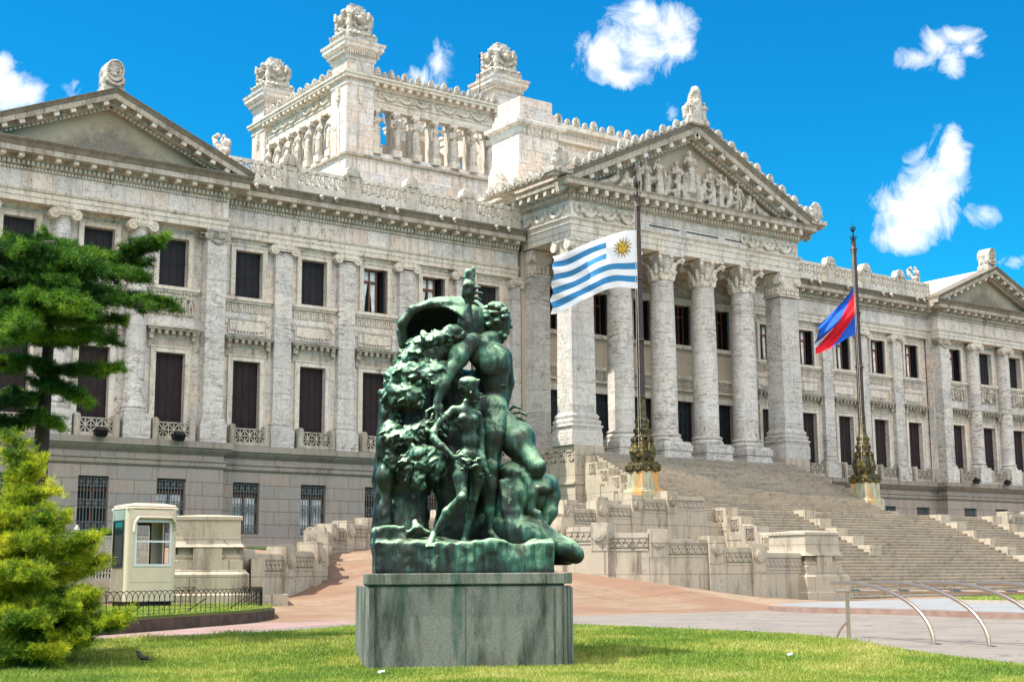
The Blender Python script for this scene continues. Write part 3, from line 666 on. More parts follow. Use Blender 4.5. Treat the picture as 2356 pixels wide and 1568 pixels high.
# ---- sculpture generator (draped / nude figures used on the building)
def figure(S,o,h_,pose=0,drape=True,flip=1,dep=1.,k=None):
    k=k or h_*.02
    def P(x,y,z): return (o[0]+x*h_*flip,o[1]+y*h_*dep,o[2]+z*h_)
    q=pose
    hipx=.02*math.sin(q*2.1); shx=-.025*math.sin(q*1.7)
    S.cap(P(shx,0,.93),P(shx,-.01,.945),.058*h_,.052*h_,k); S.cap(P(shx,.0,.83),P(shx,0,.9),.03*h_,.03*h_,k)
    S.ell(P(shx,.02,.955),(.064*h_,.066*h_,.06*h_),k)
    S.chain([P(hipx,0,.52),P(hipx*.5,0,.62),P(shx,-.005,.74),P(shx,0,.80)],[.09*h_,.075*h_,.098*h_,.07*h_],k)
    S.cap(P(shx-.11,0,.80),P(shx+.11,0,.80),.04*h_,.04*h_,k)
    arms=[((-.13,.80),(-.16,.64),(-.06,.60)),((-.13,.8),(-.2,.68),(-.13,.92)),((-.13,.8),(-.17,.62),(-.18,.47)),((-.13,.8),(-.17,.66),(.04,.72))]
    for s_,ai in ((1,q%4),(-1,(q*2+1)%4)):
        A=arms[ai]; pts=[P(shx+s_*a_[0],-.02-.035*i,a_[1]) for i,a_ in enumerate(A)]; S.chain(pts,[.036*h_,.03*h_,.022*h_],k)
    if drape:
        S.chain([P(hipx,0,.52),P(hipx*1.2,-.005,.3),P(0,0,.05)],[.1*h_,.095*h_,.115*h_],k)
        S.cap(P(hipx-.03,-.05,.45),P(.05*flip,-.07,.05),.04*h_,.05*h_,k*.5)
        for a_ in range(-3,4): S.cap(P(.028*a_+hipx,-.085+.012*abs(a_),.48-.03*((a_*q)%3)),P(.032*a_,-.105+.012*abs(a_),.02),.012*h_,.016*h_,k*.25)
        S.cap(P(-.1,-.05,.55),P(.09,-.07,.42),.02*h_,.03*h_,k*.4)
    else:
        for s_ in (-1,1):
            bend=.04*math.sin(q+s_); S.chain([P(hipx+.045*s_,0,.52),P(hipx+.05*s_+bend,-.03,.28),P(.05*s_+bend*.6,.0,.05),P(.05*s_+bend*.6+.03,-.05,.02)],[.062*h_,.042*h_,.026*h_,.022*h_],k*.7)
# relief panels
RP=[]
for v_ in range(2):
    S=SDF((-1.2,-.26,-.02),(1.2,.06,1.28),.022); S.box((0,.02,.6),(1.2,.03,.65),.01)
    xs=[-1.0,-.72,-.4,-.05,.3,.62,.95] if v_==0 else [-.95,-.6,-.2,.15,.5,.9]
    for i,x in enumerate(xs):
        if (i+v_)%4==3:
            S.chain([(x-.15,-.06,.2),(x,-.09,.38),(x+.05,-.09,.6),(x+.08,-.1,.74)],[.06,.085,.07,.05],.03); S.ell((x+.1,-.1,.84),(.06,.06,.07),.02); S.chain([(x-.1,-.09,.22),(x+.16,-.1,.32),(x+.2,-.08,.05)],[.06,.05,.035],.02)
        else: figure(S,(x,-.07,.03),1.1+.06*((i*7)%3),pose=i+v_*3,drape=(i%3==1),flip=1 if i%2 else -1,dep=.8)
    S.cap((-.6,-.08,.95),(.5,-.08,.9),.02,.02,.03)
    RP.append(S.mesh('relief_panel',M['marble_carved']))
for i,x in enumerate([26.80,22.94,19.08]+[mx(x) for x in (26.80,22.94,19.08)]): add('relief_panel',RP[i%2],palace,(x,65.66,12.96))
# ---- ionic pilasters and columns
def ionic_cap(s,z,hw,y,round_=False):
    # scroll band with two volutes on the front
    s.box(-hw-.24,hw+.24,y-.16,y+.34,z+.46,z+.56)
    s.box(-hw-.02,hw+.02,y-.14,y+.25,z+.10,z+.46)
    for sx in (-1,1):
        c_=(sx*(hw+.10),y-.16,z+.16)
        s.lathe([(.26,.42),(.26,.02),(.22,.0),(.19,.03),(.15,.02),(.12,-.01),(.08,.02),(.06,-.03),(.02,-.04)],c_,18,'y')
    s.lathe([(.1,-.0),(.07,-.06),(.02,-.08)],(0,y-.14,z+.5),8,'y')
    for k in range(-3,4): s.lathe([(.055,0),(.045,-.04),(.01,-.05)],(k*.13,y-.14,z+.22),6,'y')
pil=MB(); pil.box(-.5,.5,0,.4,1.2,10.4); pil.box(-.56,.56,-.06,.4,1.05,1.2); pil.box(-.62,.62,-.12,.4,.92,1.06); pil.box(-.6,.6,-.09,.4,1.2,1.26)
pil.box(-.68,.68,-.22,.4,0,.92); pil.box(-.53,.53,-.03,.4,10.3,10.38)
pilm=pil.mesh('pilaster',M['marble_col'])
ic=MB(); ionic_cap(ic,0,.5,0); icm=ic.mesh('capital',M['marble_trim'],30)
PX=[33.12+3.85*k for k in range(4)]
for x in PX+[mx(x) for x in PX]:
    p=add('pilaster',pilm,palace,(x,65.98,6.62)); inst('capital',icm,p,(0,.0,10.36))
for x in (48.47,mx(48.47)): 
    q=MB(); q.box(-.3,.3,0,.4,0,10.9); p=addb('pilaster',q,M['marble_col'],palace,None,(x,65.98,6.62)); inst('capital',icm,p,(0,0,10.36),0,(.6,1,1))
# pavilion engaged columns
col=MB(); col.lathe([(.56,1.62),(.52,1.66),(.50,1.7),(.50,5),(.475,8),(.43,10.36)],(0,0,0),28)
col.lathe([(.62,1.22),(.64,1.28),(.64,1.36),(.58,1.4),(.555,1.46),(.60,1.52),(.60,1.58),(.56,1.63)],(0,0,0),28)
col.box(-.66,.66,-.66,.55,1.08,1.22); col.box(-.68,.68,-.68,.55,0,1.08)
colm=col.mesh('column',M['marble_col'],35)
ic2=MB(); ionic_cap(ic2,0,.43,-.44); ic2.lathe([(.46,-.02),(.48,.03),(.5,.12),(.52,.3)],(0,0,0),24); ic2m=ic2.mesh('capital',M['marble_trim'],30)
for x in [17.2,21.01,24.87]+[mx(x) for x in (17.2,21.01,24.87)]:
    p=add('column',colm,palace,(x,65.45,6.62)); inst('capital',ic2m,p,(0,0,10.36))
# pavilion corner piers with shell capital
pr=MB(); pr.box(-.52,.52,0,1.0,1.2,10.0); pr.box(-.6,.6,-.08,1.0,1.05,1.2); pr.box(-.66,.66,-.14,1.0,.9,1.06);pr.box(-.58,.58,-.06,1.0,1.2,1.28); pr.box(-.70,.70,-.16,1.0,0,.9); pr.box(-.52,.52,-.0,1.0,10.,10.9)
prm=pr.mesh('corner_pier',M['marble_col'])
pc=MB(); pc.box(-.60,.60,-.07,.9,.66,.78)
for sx in (-1,1):
    pc.lathe([(.2,.3),(.2,.02),(.16,-.02),(.1,.02),(.05,-.03)],(sx*.5,-.1,.4),14,'y'); pc.lathe([(.2,-.3),(.2,-.02),(.1,0)],(-.58,.25,.4),14,'x')
for k in range(9):
    a_=R(180*k/8); pc.bar((0,-.08,.34),(.3*math.cos(a_),-.12,.34+.3*math.sin(a_)),.07,.06)
for k in range(13):
    t_=k/12; x_=-.5+t_; pc.lathe([(.07,.05),(.06,-.03),(.01,-.06)],(x_,-.06,.34-.30*math.sin(math.pi*t_)),6,'y')
pcm=pc.mesh('capital',M['marble_dirty'],30)
for x in (28.83,mx(28.83),16.95,mx(16.95)):
    p=add('corner_pier',prm,palace,(x,64.97,6.62)); inst('capital',pcm,p,(0,0,10.1))
# ---- wing entablature
def wing_path():
    L=[(16.5,88,0),(16.5,65.02,0),(29.39,65.02,0),(29.39,66.0,0),(48.6,66.0,0)]
    return L,[(2*XC-p[0],p[1],p[2]) for p in L][::-1]
arch=[(-.9,17.50),(0,17.50),(0,17.76),(.04,17.77),(.04,18.0),(.09,18.03),(.13,18.14),(.13,18.18),(-.9,18.19)]
frz=[(-.6,18.17),(.0,18.17),(.0,19.16),(-.6,19.17)]
cor=[(-.9,19.14),(.03,19.14),(.08,19.20),(.10,19.22),(.10,19.44),(.24,19.46),(.24,19.64),(.80,19.66),(.80,19.92),(-.9,19.93)]
sima=[(-.9,19.925),(.82,19.925),(.88,20.10),(.98,20.24),(.98,20.30),(-.9,20.40)]
def dents(s,p,q,off0,off1,z0,z1,w_,gap,start=0):
    p=Vector(p);q=Vector(q);d=(q-p);L=d.length;d/=L;o=d.cross(Vector((0,0,1)))
    n=int((L-2*start)/(w_+gap)); 
    for i in range(n):
        t_=start+(L-2*start)*(i+.5)/n; c_=p+d*t_+o*((off0+off1)/2); c_.z=(z0+z1)/2
        s.obox(c_,d,o,(0,0,1),w_/2,(off1-off0)/2,(z1-z0)/2)
for pth in wing_path():
    b=MB(); b.sweep(pth,arch); addb('architrave',b,M['marble_trim'],palace)
    b=MB(); b.sweep(pth,frz); addb('frieze',b,M['marble'],palace)
    b=MB(); b.sweep(pth,cor); bcor=b
    b=MB(); b.sweep(pth,sima); addb('cornice_sima',b,M['sooty'],palace)
    b=e=bcor; b.cm=1
    for i in range(1,len(pth)-2) if pth[0][0]<XC else range(1,len(pth)-2):
        p,q=pth[i],pth[i+1]
        if Vector(p).__sub__(Vector(q)).length<1.5: continue
        dents(b,p,q,.10,.20,19.23,19.43,.15,.075); dents(e,p,q,.2,.68,19.46,19.655,.24,.60)
        dents(b,p,q,.02,.09,19.03,19.14,.11,.05)
    i=len(pth)-2 if pth[0][0]<XC else 0
    dents(b,pth[i],pth[i+1],.10,.20,19.23,19.43,.15,.075); dents(e,pth[i],pth[i+1],.2,.68,19.46,19.655,.24,.60)
    dents(b,pth[i],pth[i+1],.02,.09,19.03,19.14,.11,.05)
    addb('cornice',b,[M['marble_dirty'],M['marble_trim']],palace)
# ---- roof parapet of the connecting wings
pl=MB(); lattice(pl,0,3.0,.46,1.16,0,.12,5,False); pl.box(0,3,-.03,.16,1.16,1.34); pl.box(0,3,-.04,.2,0,.46)
for i in range(6): x=.0+.6*i; pl.box(max(0,x-.07),min(3,x+.07),-.02,.14,.1,1.25)
plm=pl.mesh('parapet',M['marble_trim'])
pp=MB(); post(pp,0,.86,2.0,0,.55); pp.box(-.5,.5,-.05,.6,0,.12)
for k in range(9):
    a_=R(200*k/8-10); pp.bar((0,-.03,1.45),(.33*math.cos(a_),-.06,1.5+.33*math.sin(a_)),.09,.07)
pp.lathe([(.14,.0),(.12,-.08),(.03,-.1)],(0,-.02,1.42),8,'y'); pp.box(-.16,.16,-.06,0,1.1,1.36)
for sx in (-1,1): pp.lathe([(.16,.5),(.16,0),(.05,-.04)],(sx*.45,0.02,1.35),10,'y')
ppm=pp.mesh('parapet_post',M['marble_carved'],30)
PPX=[33.05+3.85*k for k in range(5)]
for x in PPX[:4]+[mx(x) for x in PPX[:4]]: add('parapet_post',ppm,palace,(x,65.35,20.32))
def par(x0,x1): add('parapet',plm,palace,(x0,65.45,20.34),0,((x1-x0)/3.0,1,1))
E_=[29.6]+[x for x in PPX[:4]]+[48.4]
for i in range(5):
    a0=E_[i]+(.43 if i else 0); a1=E_[i+1]-(.43 if i<4 else 0); par(a0,a1); par(mx(a1),mx(a0))
lh=MB(); lh.lathe([(.11,0),(.13,-.08),(.08,-.17),(.05,-.2)],(0,0,0),8,'y'); lh.lathe([(.05,-.2),(.05,-.05)],(0,0,-.13),6,'y'); lhm=lh.mesh('lion_head',M['marble_carved'],40)
for x in [29.6+1.3+3.85*k for k in range(5)]+[29.6+2.2+3.85*k for k in range(5)]:
    for xx in (x,mx(x)): add('lion_head',lhm,palace,(xx,65.05,20.16))
# ---- wing roofs / body
b=MB(); b.box(17,48.8,66.85,96,GZ-1.4,20.1); b.box(mx(48.8),mx(17),66.85,96,GZ-1.4,20.1); b.box(30,mx(30),88,112,GZ-1.4,20.0)
addb('building_body',b,M['plaster'],palace)
# ---- wing pediments
def pediment(xc,hw,yf,z0,rise,ov,depth,scale=1.,tm='plaster',nm='pediment'):
    # yf: tympanum-side front plane (frieze plane), ov: overhang of the raking cornice
    b=MB(); A=(xc-hw,0,z0);B=(xc,0,z0+rise);C=(xc+hw,0,z0)
    k=scale; prof=[(-.62*k,.05),(-.62*k,-.12),(-.56*k,-.12),(-.52*k,-.16),(-.52*k,-ov*.42),(-.30*k,-ov*.44),(-.30*k,-ov*.86),(-.05*k,-ov*.88),(-.05*k,.35)]
    b.sweep([(p[0],yf,p[2]) for p in (A,B,C)],[(o,-h_) for o,h_ in prof][::-1],N=(0,-1,0),flip=True,endcut={0:(-.0,0,1.06),2:(0,0,1.06)})
    brk=b
    b=MB(); prof=[(-.048*k,.35),(-.048*k,-ov*.90),(.10*k,-ov*.97),(.17*k,-ov*1.02),(.20*k,-ov*1.02),(.20*k,.35)]
    b.sweep([(p[0],yf,p[2]) for p in (A,B,C)],[(o,-h_) for o,h_ in prof][::-1],N=(0,-1,0),flip=True,endcut={0:(-.0,0,1.06),2:(0,0,1.06)}); addb('cornice_sima',b,M['sooty'],palace)
    t=MB(); t.prism([(xc-hw+1.1,yf+.22,z0),(xc+hw-1.1,yf+.22,z0),(xc,yf+.22,z0+rise-.45)],0,(0,.5,0)); addb('tympanum',t,M[tm],palace)
    d_=e=brk; brk.cm=1; sl=Vector((hw,0,rise)); L=sl.length; sl/=L; nn=Vector((-sl.z,0,sl.x))
    for sg in (-1,1):
        s_=Vector((sl.x*sg,0,sl.z)); n_=Vector((-nn.x*-sg if 0 else (-sl.z*sg),0,sl.x)); st=Vector((xc-sg*hw,yf,z0))
        t_=2.0*k
        while t_<L-.1:
            c_=st+s_*t_-n_*(.55*k); d_.obox((c_.x,yf-.14-.04,c_.z),s_,(0,1,0),n_,.075*k,.06,.07*k); t_+=.225*k
        t_=1.4*k
        while t_<L-.15:
            c_=st+s_*t_-n_*(.40*k); e.obox((c_.x,yf-ov*.55,c_.z),s_,(0,1,0),n_,.13*k,ov*.26,.10*k); t_+=.86*k
    addb('raking_cornice',brk,[M['marble_dirty'],M['marble_trim']],palace)
    return A,B,C
def roof(xc,hw,y0,y1,z0,rise,m1,m2,th=.12):
    for sg,m_ in ((-1,m1),(1,m2)):
        r_=MB(); r_.prism([(xc+sg*hw,y0,z0),(xc,y0,z0+rise),(xc,y0,z0+rise-th),(xc+sg*hw,y0,z0-th)][::-sg],0,(0,y1-y0,0)); addb('roof',r_,m_,palace)
for xc in (22.94,mx(22.94)):
    pediment(xc,7.44,65.02,20.28,3.12,.98,12,tm='tymp')
    roof(xc,7.4,65.42,84,20.44,3.10,M['roof_metal'],M['roof_metal'])
# apex acroteria: arched block with a shell disc
ac=SDF((-.9,-.8,-.1),(.9,.8,2.1),.035)
ac.box((0,0,.15),(.72,.6,.2),.02); ac.box((0,0,.45),(.6,.5,.25),.03)
ac.cap((0,-.42,1.2),(0,.42,1.2),.62,.62,.05)
ac.box((0,-1.0,1.2),(.9,.36,.9),.02,.01,neg=True); ac.box((0,1.0,1.2),(.9,.36,.9),.02,.01,neg=True)
ac.ell((0,-.72,1.22),(.47,.16,.47),.015,neg=True)
for k in range(11):
    a_=R(-30+240*k/10); ac.cap((.08*math.cos(a_),-.60,1.02+.08*math.sin(a_)),(.38*math.cos(a_),-.68,1.22+.38*math.sin(a_)),.03,.055,.01)
for k in range(26): a_=2*math.pi*k/26; ac.ell((.54*math.cos(a_),-.66,1.22+.54*math.sin(a_)),(.07,.08,.07),.02)
ac.ell((0,-.66,1.0),(.12,.1,.1),.02)
for sx in (-1,1):
    ac.ell((sx*.55,-.4,.75),(.2,.28,.3),.05); ac.ell((sx*.5,.2,.7),(.2,.3,.35),.05)
for k in range(9): t_=k/8; ac.ell((-.5+t_,-.7,.62-.18*math.sin(math.pi*t_)),(.08,.1,.08),.03)
ac.rough(.05,5); acm=ac.mesh('acroterion',M['marble_carved'])
for xc in (22.94,mx(22.94)): add('acroterion',acm,palace,(xc,64.95,23.42),0,(.76,.85,.95))
# sphinxes on the inner eaves
sp=SDF((-.9,-.7,-.1),(.9,1.0,1.9),.04)
sp.box((0,.1,.12),(.62,.65,.2),.02); sp.chain([(0,.6,.45),(0,.1,.6),(0,-.2,.85)],[.3,.26,.22],.08); sp.ell((0,-.32,1.22),(.17,.18,.22),.05); sp.ell((0,-.22,1.25),(.22,.2,.24),.05)
for sx in (-1,1):
    sp.chain([(sx*.2,-.1,.8),(sx*.34,.25,1.2),(sx*.3,.45,1.55),(sx*.22,.25,1.72),(sx*.2,.12,1.6)],[.14,.15,.13,.1,.05],.05); sp.cap((sx*.16,-.15,.6),(sx*.16,-.42,.3),.1,.08,.04)
sp.rough(.05,6); spm=sp.mesh('sphinx',M['marble_carved'])
b=MB(); b.box(-.75,.75,-.7,.75,0,1.1); spb=b.mesh('sphinx_base',M['marble_trim'])
for x,rz in ((29.75,R(90)),(mx(29.75),R(-90))):
    o=add('sphinx_base',spb,palace,(x,66.6,20.35)); 
    s_=add('sphinx',spm,o,(x,66.6,21.4),rz*.2)
# ================================================================= portico
YP=61.2; PXL,PXR=48.85,67.81
# platform body under portico
b=MB(); b.box(PXL-.05,PXR+.05,61.0,66.0,GZ-1.4,6.9); addb('portico_platform',b,M['granite'],palace)
# side podium of piers (to z 7.2)
for x0,x1 in ((48.7,50.95),(mx(50.95),mx(48.7))):
    b=MB(); b.box(x0,x1,61.02-.12,66.0,GZ-1.4,5.0); b.box(x0+.05,x1-.05,60.98,66.0,5.0,7.2); b.box(x0-.1,x1+.05,60.84,66.02,4.98,5.12)
    addb('portico_podium',b,M['ramp'],palace)
f=MB()
for i in range(6):   # fret on the left side of the podium (faces -X)
    y0=61.05+i*.82
    for (a,b_,z0,z1) in ((.0,.8,.52,.6),(.0,.08,0,.6),(.0,.4,0,.08),(.32,.4,0,.38),(.32,.56,.3,.38),(.72,.8,0,.6)):
        f.box(48.70,48.76,y0+a*.95,y0+b_*.95,6.3+z0,6.3+z1)
addb('fret_band',f,M['ramp'],palace)
# piers
def ptl(s,hx,hy,z): s.sq([(hx+.0,hy+.0,z)],(0,0,0))
pi=MB(); pi.sq([(.86,.70,1.9),(.80,.66,10.4)],(0,0,0))
pi.sq([(1.12,.95,0),(1.12,.95,.75),(1.08,.92,.78),(1.08,.92,1.02),(1.15,.97,1.05),(1.15,.97,1.14),(1.02,.86,1.2),(1.06,.9,1.32),(1.06,.9,1.42),(.94,.78,1.5),(.98,.82,1.62),(.98,.82,1.7),(.88,.72,1.82),(.86,.70,1.92)],(0,0,0))
pim=pi.mesh('square_pier',M['marble_col'])
cc=SDF((-1.15,-1.15,-.15),(1.15,1.15,1.65),.035)
cc.cap((0,0,-.05),(0,0,.02),.74,.74,.03); cc.chain([(0,0,.05),(0,0,.8),(0,0,1.2)],[.66,.64,.80],.05)
for row,(z0,h1,rr,n_) in enumerate(((.02,.48,.70,8),(.35,.55,.74,8))):
    for k in range(n_):
        a_=2*math.pi*(k+.5*row)/n_; c_,s_=math.cos(a_),math.sin(a_)
        cc.chain([(rr*c_,rr*s_,z0),((rr+.04)*c_,(rr+.04)*s_,z0+h1*.6),((rr+.14)*c_,(rr+.14)*s_,z0+h1*.95),((rr+.2)*c_,(rr+.2)*s_,z0+h1*.85)],[.13,.13,.10,.06],.03)
for k in range(4):
    a_=R(45+90*k); c_,s_=math.cos(a_),math.sin(a_)
    cc.chain([(.72*c_,.72*s_,.75),(.95*c_,.95*s_,1.0),(1.22*c_,1.22*s_,1.22),(1.34*c_,1.34*s_,1.15),(1.28*c_,1.28*s_,1.0),(1.2*c_,1.2*s_,1.06)],[.08,.10,.10,.11,.10,.08],.02)
    a2=R(90*k); cc.ell((.86*math.cos(a2),.86*math.sin(a2),1.32),(.15,.15,.14),.03)
cc.box((0,0,1.42),(.98,.98,.07),.02); cc.rough(.05,9)
ccm=cc.mesh('capital',M['marble_trim'])
cp2=MB(); cp2.sq([(.92,.78,0),(.92,.78,.10),(.84,.70,.14),(.84,.70,.9),(.96,.84,1.3),(1.0,.9,1.34),(1.0,.9,1.5)],(0,0,0))
for (fx,fy,rz) in ((0,-1,0),(-1,0,1)):
    for sx in (-1,1):
        if fy: cp2.lathe([(.27,.12),(.27,-.02),(.2,.0),(.14,-.05),(.05,-.06)],(sx*.72,-.86,1.05),14,'y')
        else: cp2.lathe([(.27,-.12),(.27,.02),(.2,.0),(.14,.05),(.05,.06)],(-.98,sx*.62,1.05),14,'x')
for k in range(4):
    x=-.6+.4*k; cp2.box(x-.15,x+.15,-.83,-.66,.14,.58); cp2.box(x-.1,x+.1,-.9,-.8,.42,.6)
    y=-.5+.33*k; cp2.box(-.98,-.8,y-.12,y+.12,.14,.58)
cp2m=cp2.mesh('capital',M['marble_trim'],30)
for x in (49.72,mx(49.72)):
    p=add('square_pier',pim,palace,(x,61.95,7.2)); inst('capital',cp2m,p,(0,0,10.45))
rc=MB(); rc.lathe([(.80,2.05),(.785,2.1),(.785,6),(.74,9.5),(.69,11.35),(.73,11.4),(.73,11.46)],(0,0,0),40)
rc.lathe([(.98,1.56),(1.02,1.62),(1.02,1.72),(.94,1.78),(.90,1.86),(.94,1.9),(.96,1.97),(.92,2.03),(.82,2.08)],(0,0,0),40)
rc.sq([(1.12,0.0),(1.12,.72),(1.08,.74),(1.08,1.0),(1.14,1.04),(1.14,1.4),(1.04,1.46),(1.04,1.57)],(0,0,0)); rcm=rc.mesh('column',M['marble_col'],35)
CX=[53.2,56.62,60.04,63.46]
for x in CX:
    p=add('column',rcm,palace,(x,62.1,6.2)); inst('capital',ccm,p,(0,0,11.5))
# responds against the wall
for x in (49.75,mx(49.75)):
    q=MB(); q.box(-.62,.62,0,1.2,0,10.5); p=addb('pilaster',q,M['marble_col'],palace,None,(x,65.2,7.2)); inst('capital',cp2m,p,(0,.7,10.45),0,(.75,.9,1))
# porch wall
DX=[51.3,54.82,58.33,61.84,65.36]
b=MB(); b.wall(PXL,PXR,6.5,20.0,66.0,.6,[(x-.85,x+.85,6.9,11.0) for x in DX]+[(x-.72,x+.72,14.7,17.3) for x in DX],.5); addb('porch_wall',b,M['plaster'],palace)
fr=MB()
for sx in (-1,1): fr.box(sx*1.03-.18,sx*1.03+.18,-.10,.02,0,4.1)
fr.box(-1.25,1.25,-.12,.02,4.1,4.45); fr.box(-1.35,1.35,-.2,.02,4.75,4.85); frm2=fr.mesh('door_frame',M['marble_trim'])
dr=MB(); dr.box(-.85,.85,.3,.36,0,4.1)
for x in (-.82,-.42,0,.42,.82): dr.box(x-.05,x+.05,.24,.3,0,4.1)
for z in (0,1.5,2.75,2.95,3.5,4.04): dr.box(-.85,.85,.25,.3,z,z+.09)
for x in (-.62,-.2,.2,.62):
    for z in (.3,1.3,1.8,2.5,3.2,3.75): dr.box(x-.06,x+.06,.25,.29,z,z+.12)
drm=dr.mesh('door',M['bronze_door'])
wf=surround(2.6,.72,.2); wf.box(-1.1,1.1,-.25,.02,-.3,-.05); wfm=wf.mesh('porch_window',M['marble_trim'])
fb=MB(); fret(fb,-1.7,1.7,.1,.42,0,.05); fb.box(-1.75,1.75,-.16,.01,.6,.78); 
for k in range(22): fb.box(-1.72+k*.156,-1.65+k*.156,-.14,.01,.5,.6)
fbm=fb.mesh('fret_band',M['marble_trim'])
po=SDF((-1.6,-.3,-.05),(1.6,.1,1.25),.04); po.box((0,.03,.6),(1.6,.05,.62),.01)
for k in range(60):
    a_=k*2.4; r_=.12+.016*k; po.ell((-1.5+3*((k*.618)%1),-.06,.1+1.0*((k*.381)%1)),(.05+.1*((k*.77)%1),.1,.05+.1*((k*.33)%1)),.03)
pom=po.mesh('relief_panel',M['marble_dirty'])
for x in DX:
    d_=add('door_frame',frm2,palace,(x,65.99,6.9)); inst('door',drm,d_)
    w_=add('porch_window',wfm,palace,(x,65.99,14.7)); inst('sash',sashm,w_,(-.1,.2,0),0,(.9,1,1.05)); inst('pane',glm,w_,(0,.2,0),0,(.94,1,1.06)); inst('shutter',shHalf,w_,(0,.14,0),0,(.94,1,1.05))
    add('fret_band',fbm,palace,(x,65.98,11.85)); add('relief_panel',pom,palace,(x,65.9,17.75))
for x in [49.9,53.06,56.57,60.09,63.6,66.8]: b=MB(); b.box(x-.42,x+.42,65.8,66.02,6.9,17.6); addb('pilaster',b,M['marble_trim'],palace)
b=MB(); b.box(PXL+.3,PXR-.3,65.75,66.05,17.55,17.72)
addb('porch_moulding',b,M['marble_trim'],palace)
b=MB(); b.box(PXL+.9,PXR-.9,62.4,66.2,19.35,19.6)
for x in [53.2,56.62,60.04,63.46]: b.box(x-.4,x+.4,61.9,66.1,19.24,19.4)
addb('porch_ceiling',b,M['plaster'],palace)
# entablature
PP=[(PXL,68.5,0),(PXL,61.2,0),(PXR,61.2,0),(PXR,68.5,0)]
b=MB(); b.sweep(PP,[(-1.3,19.22),(0,19.22),(0,19.56),(.04,19.57),(.04,19.93),(.08,19.94),(.10,20.16),(.22,20.30),(.22,20.36),(-1.3,20.38)]); addb('architrave',b,M['marble_trim'],palace)
b=MB(); b.sweep(PP,[(-1.0,20.34),(.02,20.34),(.02,21.42),(-1.0,21.42)]); addb('frieze',b,M['marble'],palace)
b=MB(); b.sweep(PP,[(-1.2,21.38),(.10,21.38),(.14,21.46),(.16,21.48),(.16,21.74),(.30,21.78),(.34,21.80),(.34,22.02),(.92,22.06),(.92,22.32),(.98,22.36),(1.02,22.42),(-1.2,22.44)])
e=b; b.cm=1
for i in range(3):
    dents(b,PP[i],PP[i+1],.16,.28,21.50,21.73,.17,.07); dents(e,PP[i],PP[i+1],.34,.86,21.80,22.04,.26,.52,.1)
    dents(b,PP[i],PP[i+1],.28,.34,21.76,21.86,.12,.05)
    dents(e,PP[i],PP[i+1],.60,.9,21.70,21.82,.22,.56,.1)
addb('cornice',b,[M['marble_dirty'],M['marble_trim']],palace)
# garland friezes
gr=SDF((-2.75,-.32,-.02),(2.75,.06,1.06),.03); gr.box((0,.03,.52),(2.75,.03,.54),.01)
for c_ in (-2.2,-.73,.73,2.2):
    for rr,th in ((.30,.045),(.18,.05)):
        for k in range(16):
            a_=2*math.pi*k/16;a2=2*math.pi*(k+1)/16; gr.cap((c_+rr*math.cos(a_),-.06,.6+rr*math.sin(a_)),(c_+rr*math.cos(a2),-.06,.6+rr*math.sin(a2)),th,th,.02)
    gr.ell((c_,-.08,.6),(.08,.1,.08),.02)
for c_ in (-1.47,0,1.47):
    for k in range(15):
        t_=k/14; gr.ell((c_-.5+t_,-.1-.04*math.sin(math.pi*t_),.5-.34*math.sin(math.pi*t_)),(.09+.05*math.sin(math.pi*t_),.1,.09+.05*math.sin(math.pi*t_)),.03)
    for k in range(6): gr.ell((c_-.4+.16*k,-.03,.75+.12*math.sin(k*2.)),(.09,.06,.06),.02)
gr.rough(.04,9); grm=gr.mesh('garland_relief',M['marble_trim'])
for x in (51.62,mx(51.62)): add('garland_relief',grm,palace,(x,61.17,20.36))
for y in (63.95,): 
    add('garland_relief',grm,palace,(48.84,y,20.36),R(-90)); add('garland_relief',grm,palace,(mx(48.84),y,20.36),R(90))
# frieze slots
b=MB()
for x0,x1 in ((54.9,57.3),(57.9,60.6),(61.2,62.7)): b.box(x0,x1,61.13,61.2,20.68,20.73)
addb('frieze_slots',b,M['iron'],palace)
A,B,C=pediment(XC,10.42,61.2,22.42,4.95,1.0,6,1.35,'plaster')
roof(XC,10.3,61.7,76,22.60,4.93,M['marble_carved'],M['marble_carved'])
roof(XC,9.4,76,88,22.5,4.5,M['tile'],M['tile'])
# antefixes
an=MB()
an.prism([(x,-.06,z) for x,z in ((-.22,0),(.22,0),(.26,.22),(.2,.42),(.09,.56),(0,.6),(-.09,.56),(-.2,.42),(-.26,.22))],0,(0,.16,0))
for k in range(7): a_=R(180*k/6); an.bar((0,-.08,.2),(.2*math.cos(a_),-.12,.26+.24*math.sin(a_)),.06,.06)
for sx in (-1,1): an.lathe([(.1,.02),(.1,-.05),(.03,-.07)],(sx*.17,-.06,.1),8,'y')
anm=an.mesh('antefix',M['marble_carved'],30)
sl=Vector((10.42,0,4.95)); L=sl.length; sl/=L
for sg in (-1,1):
    k=0; t_=.9
    while t_<L-.7:
        p=Vector((XC-sg*10.42,60.35,22.42+.27))+Vector((sl.x*sg,0,sl.z))*t_
        add('antefix',anm,palace,p,0,(1,1,1.05) if k%2==0 else (.7,.8,.62)); k+=1; t_+=.62
    x=XC-sg*11.35; k=0
    y=61.4
    while y<67: add('antefix',anm,palace,(x,y,22.44),R(-90)*sg,(1,1,1) if k%2==0 else (.7,.8,.62)); k+=1; y+=.62
acb=MB()
for sg in (-1,1): acb.box(min(XC-sg*11.3,XC-sg*10.9),max(XC-sg*11.3,XC-sg*10.9),60.4,69,22.40,22.62)
addb('side_sima',acb,M['marble_carved'],palace)
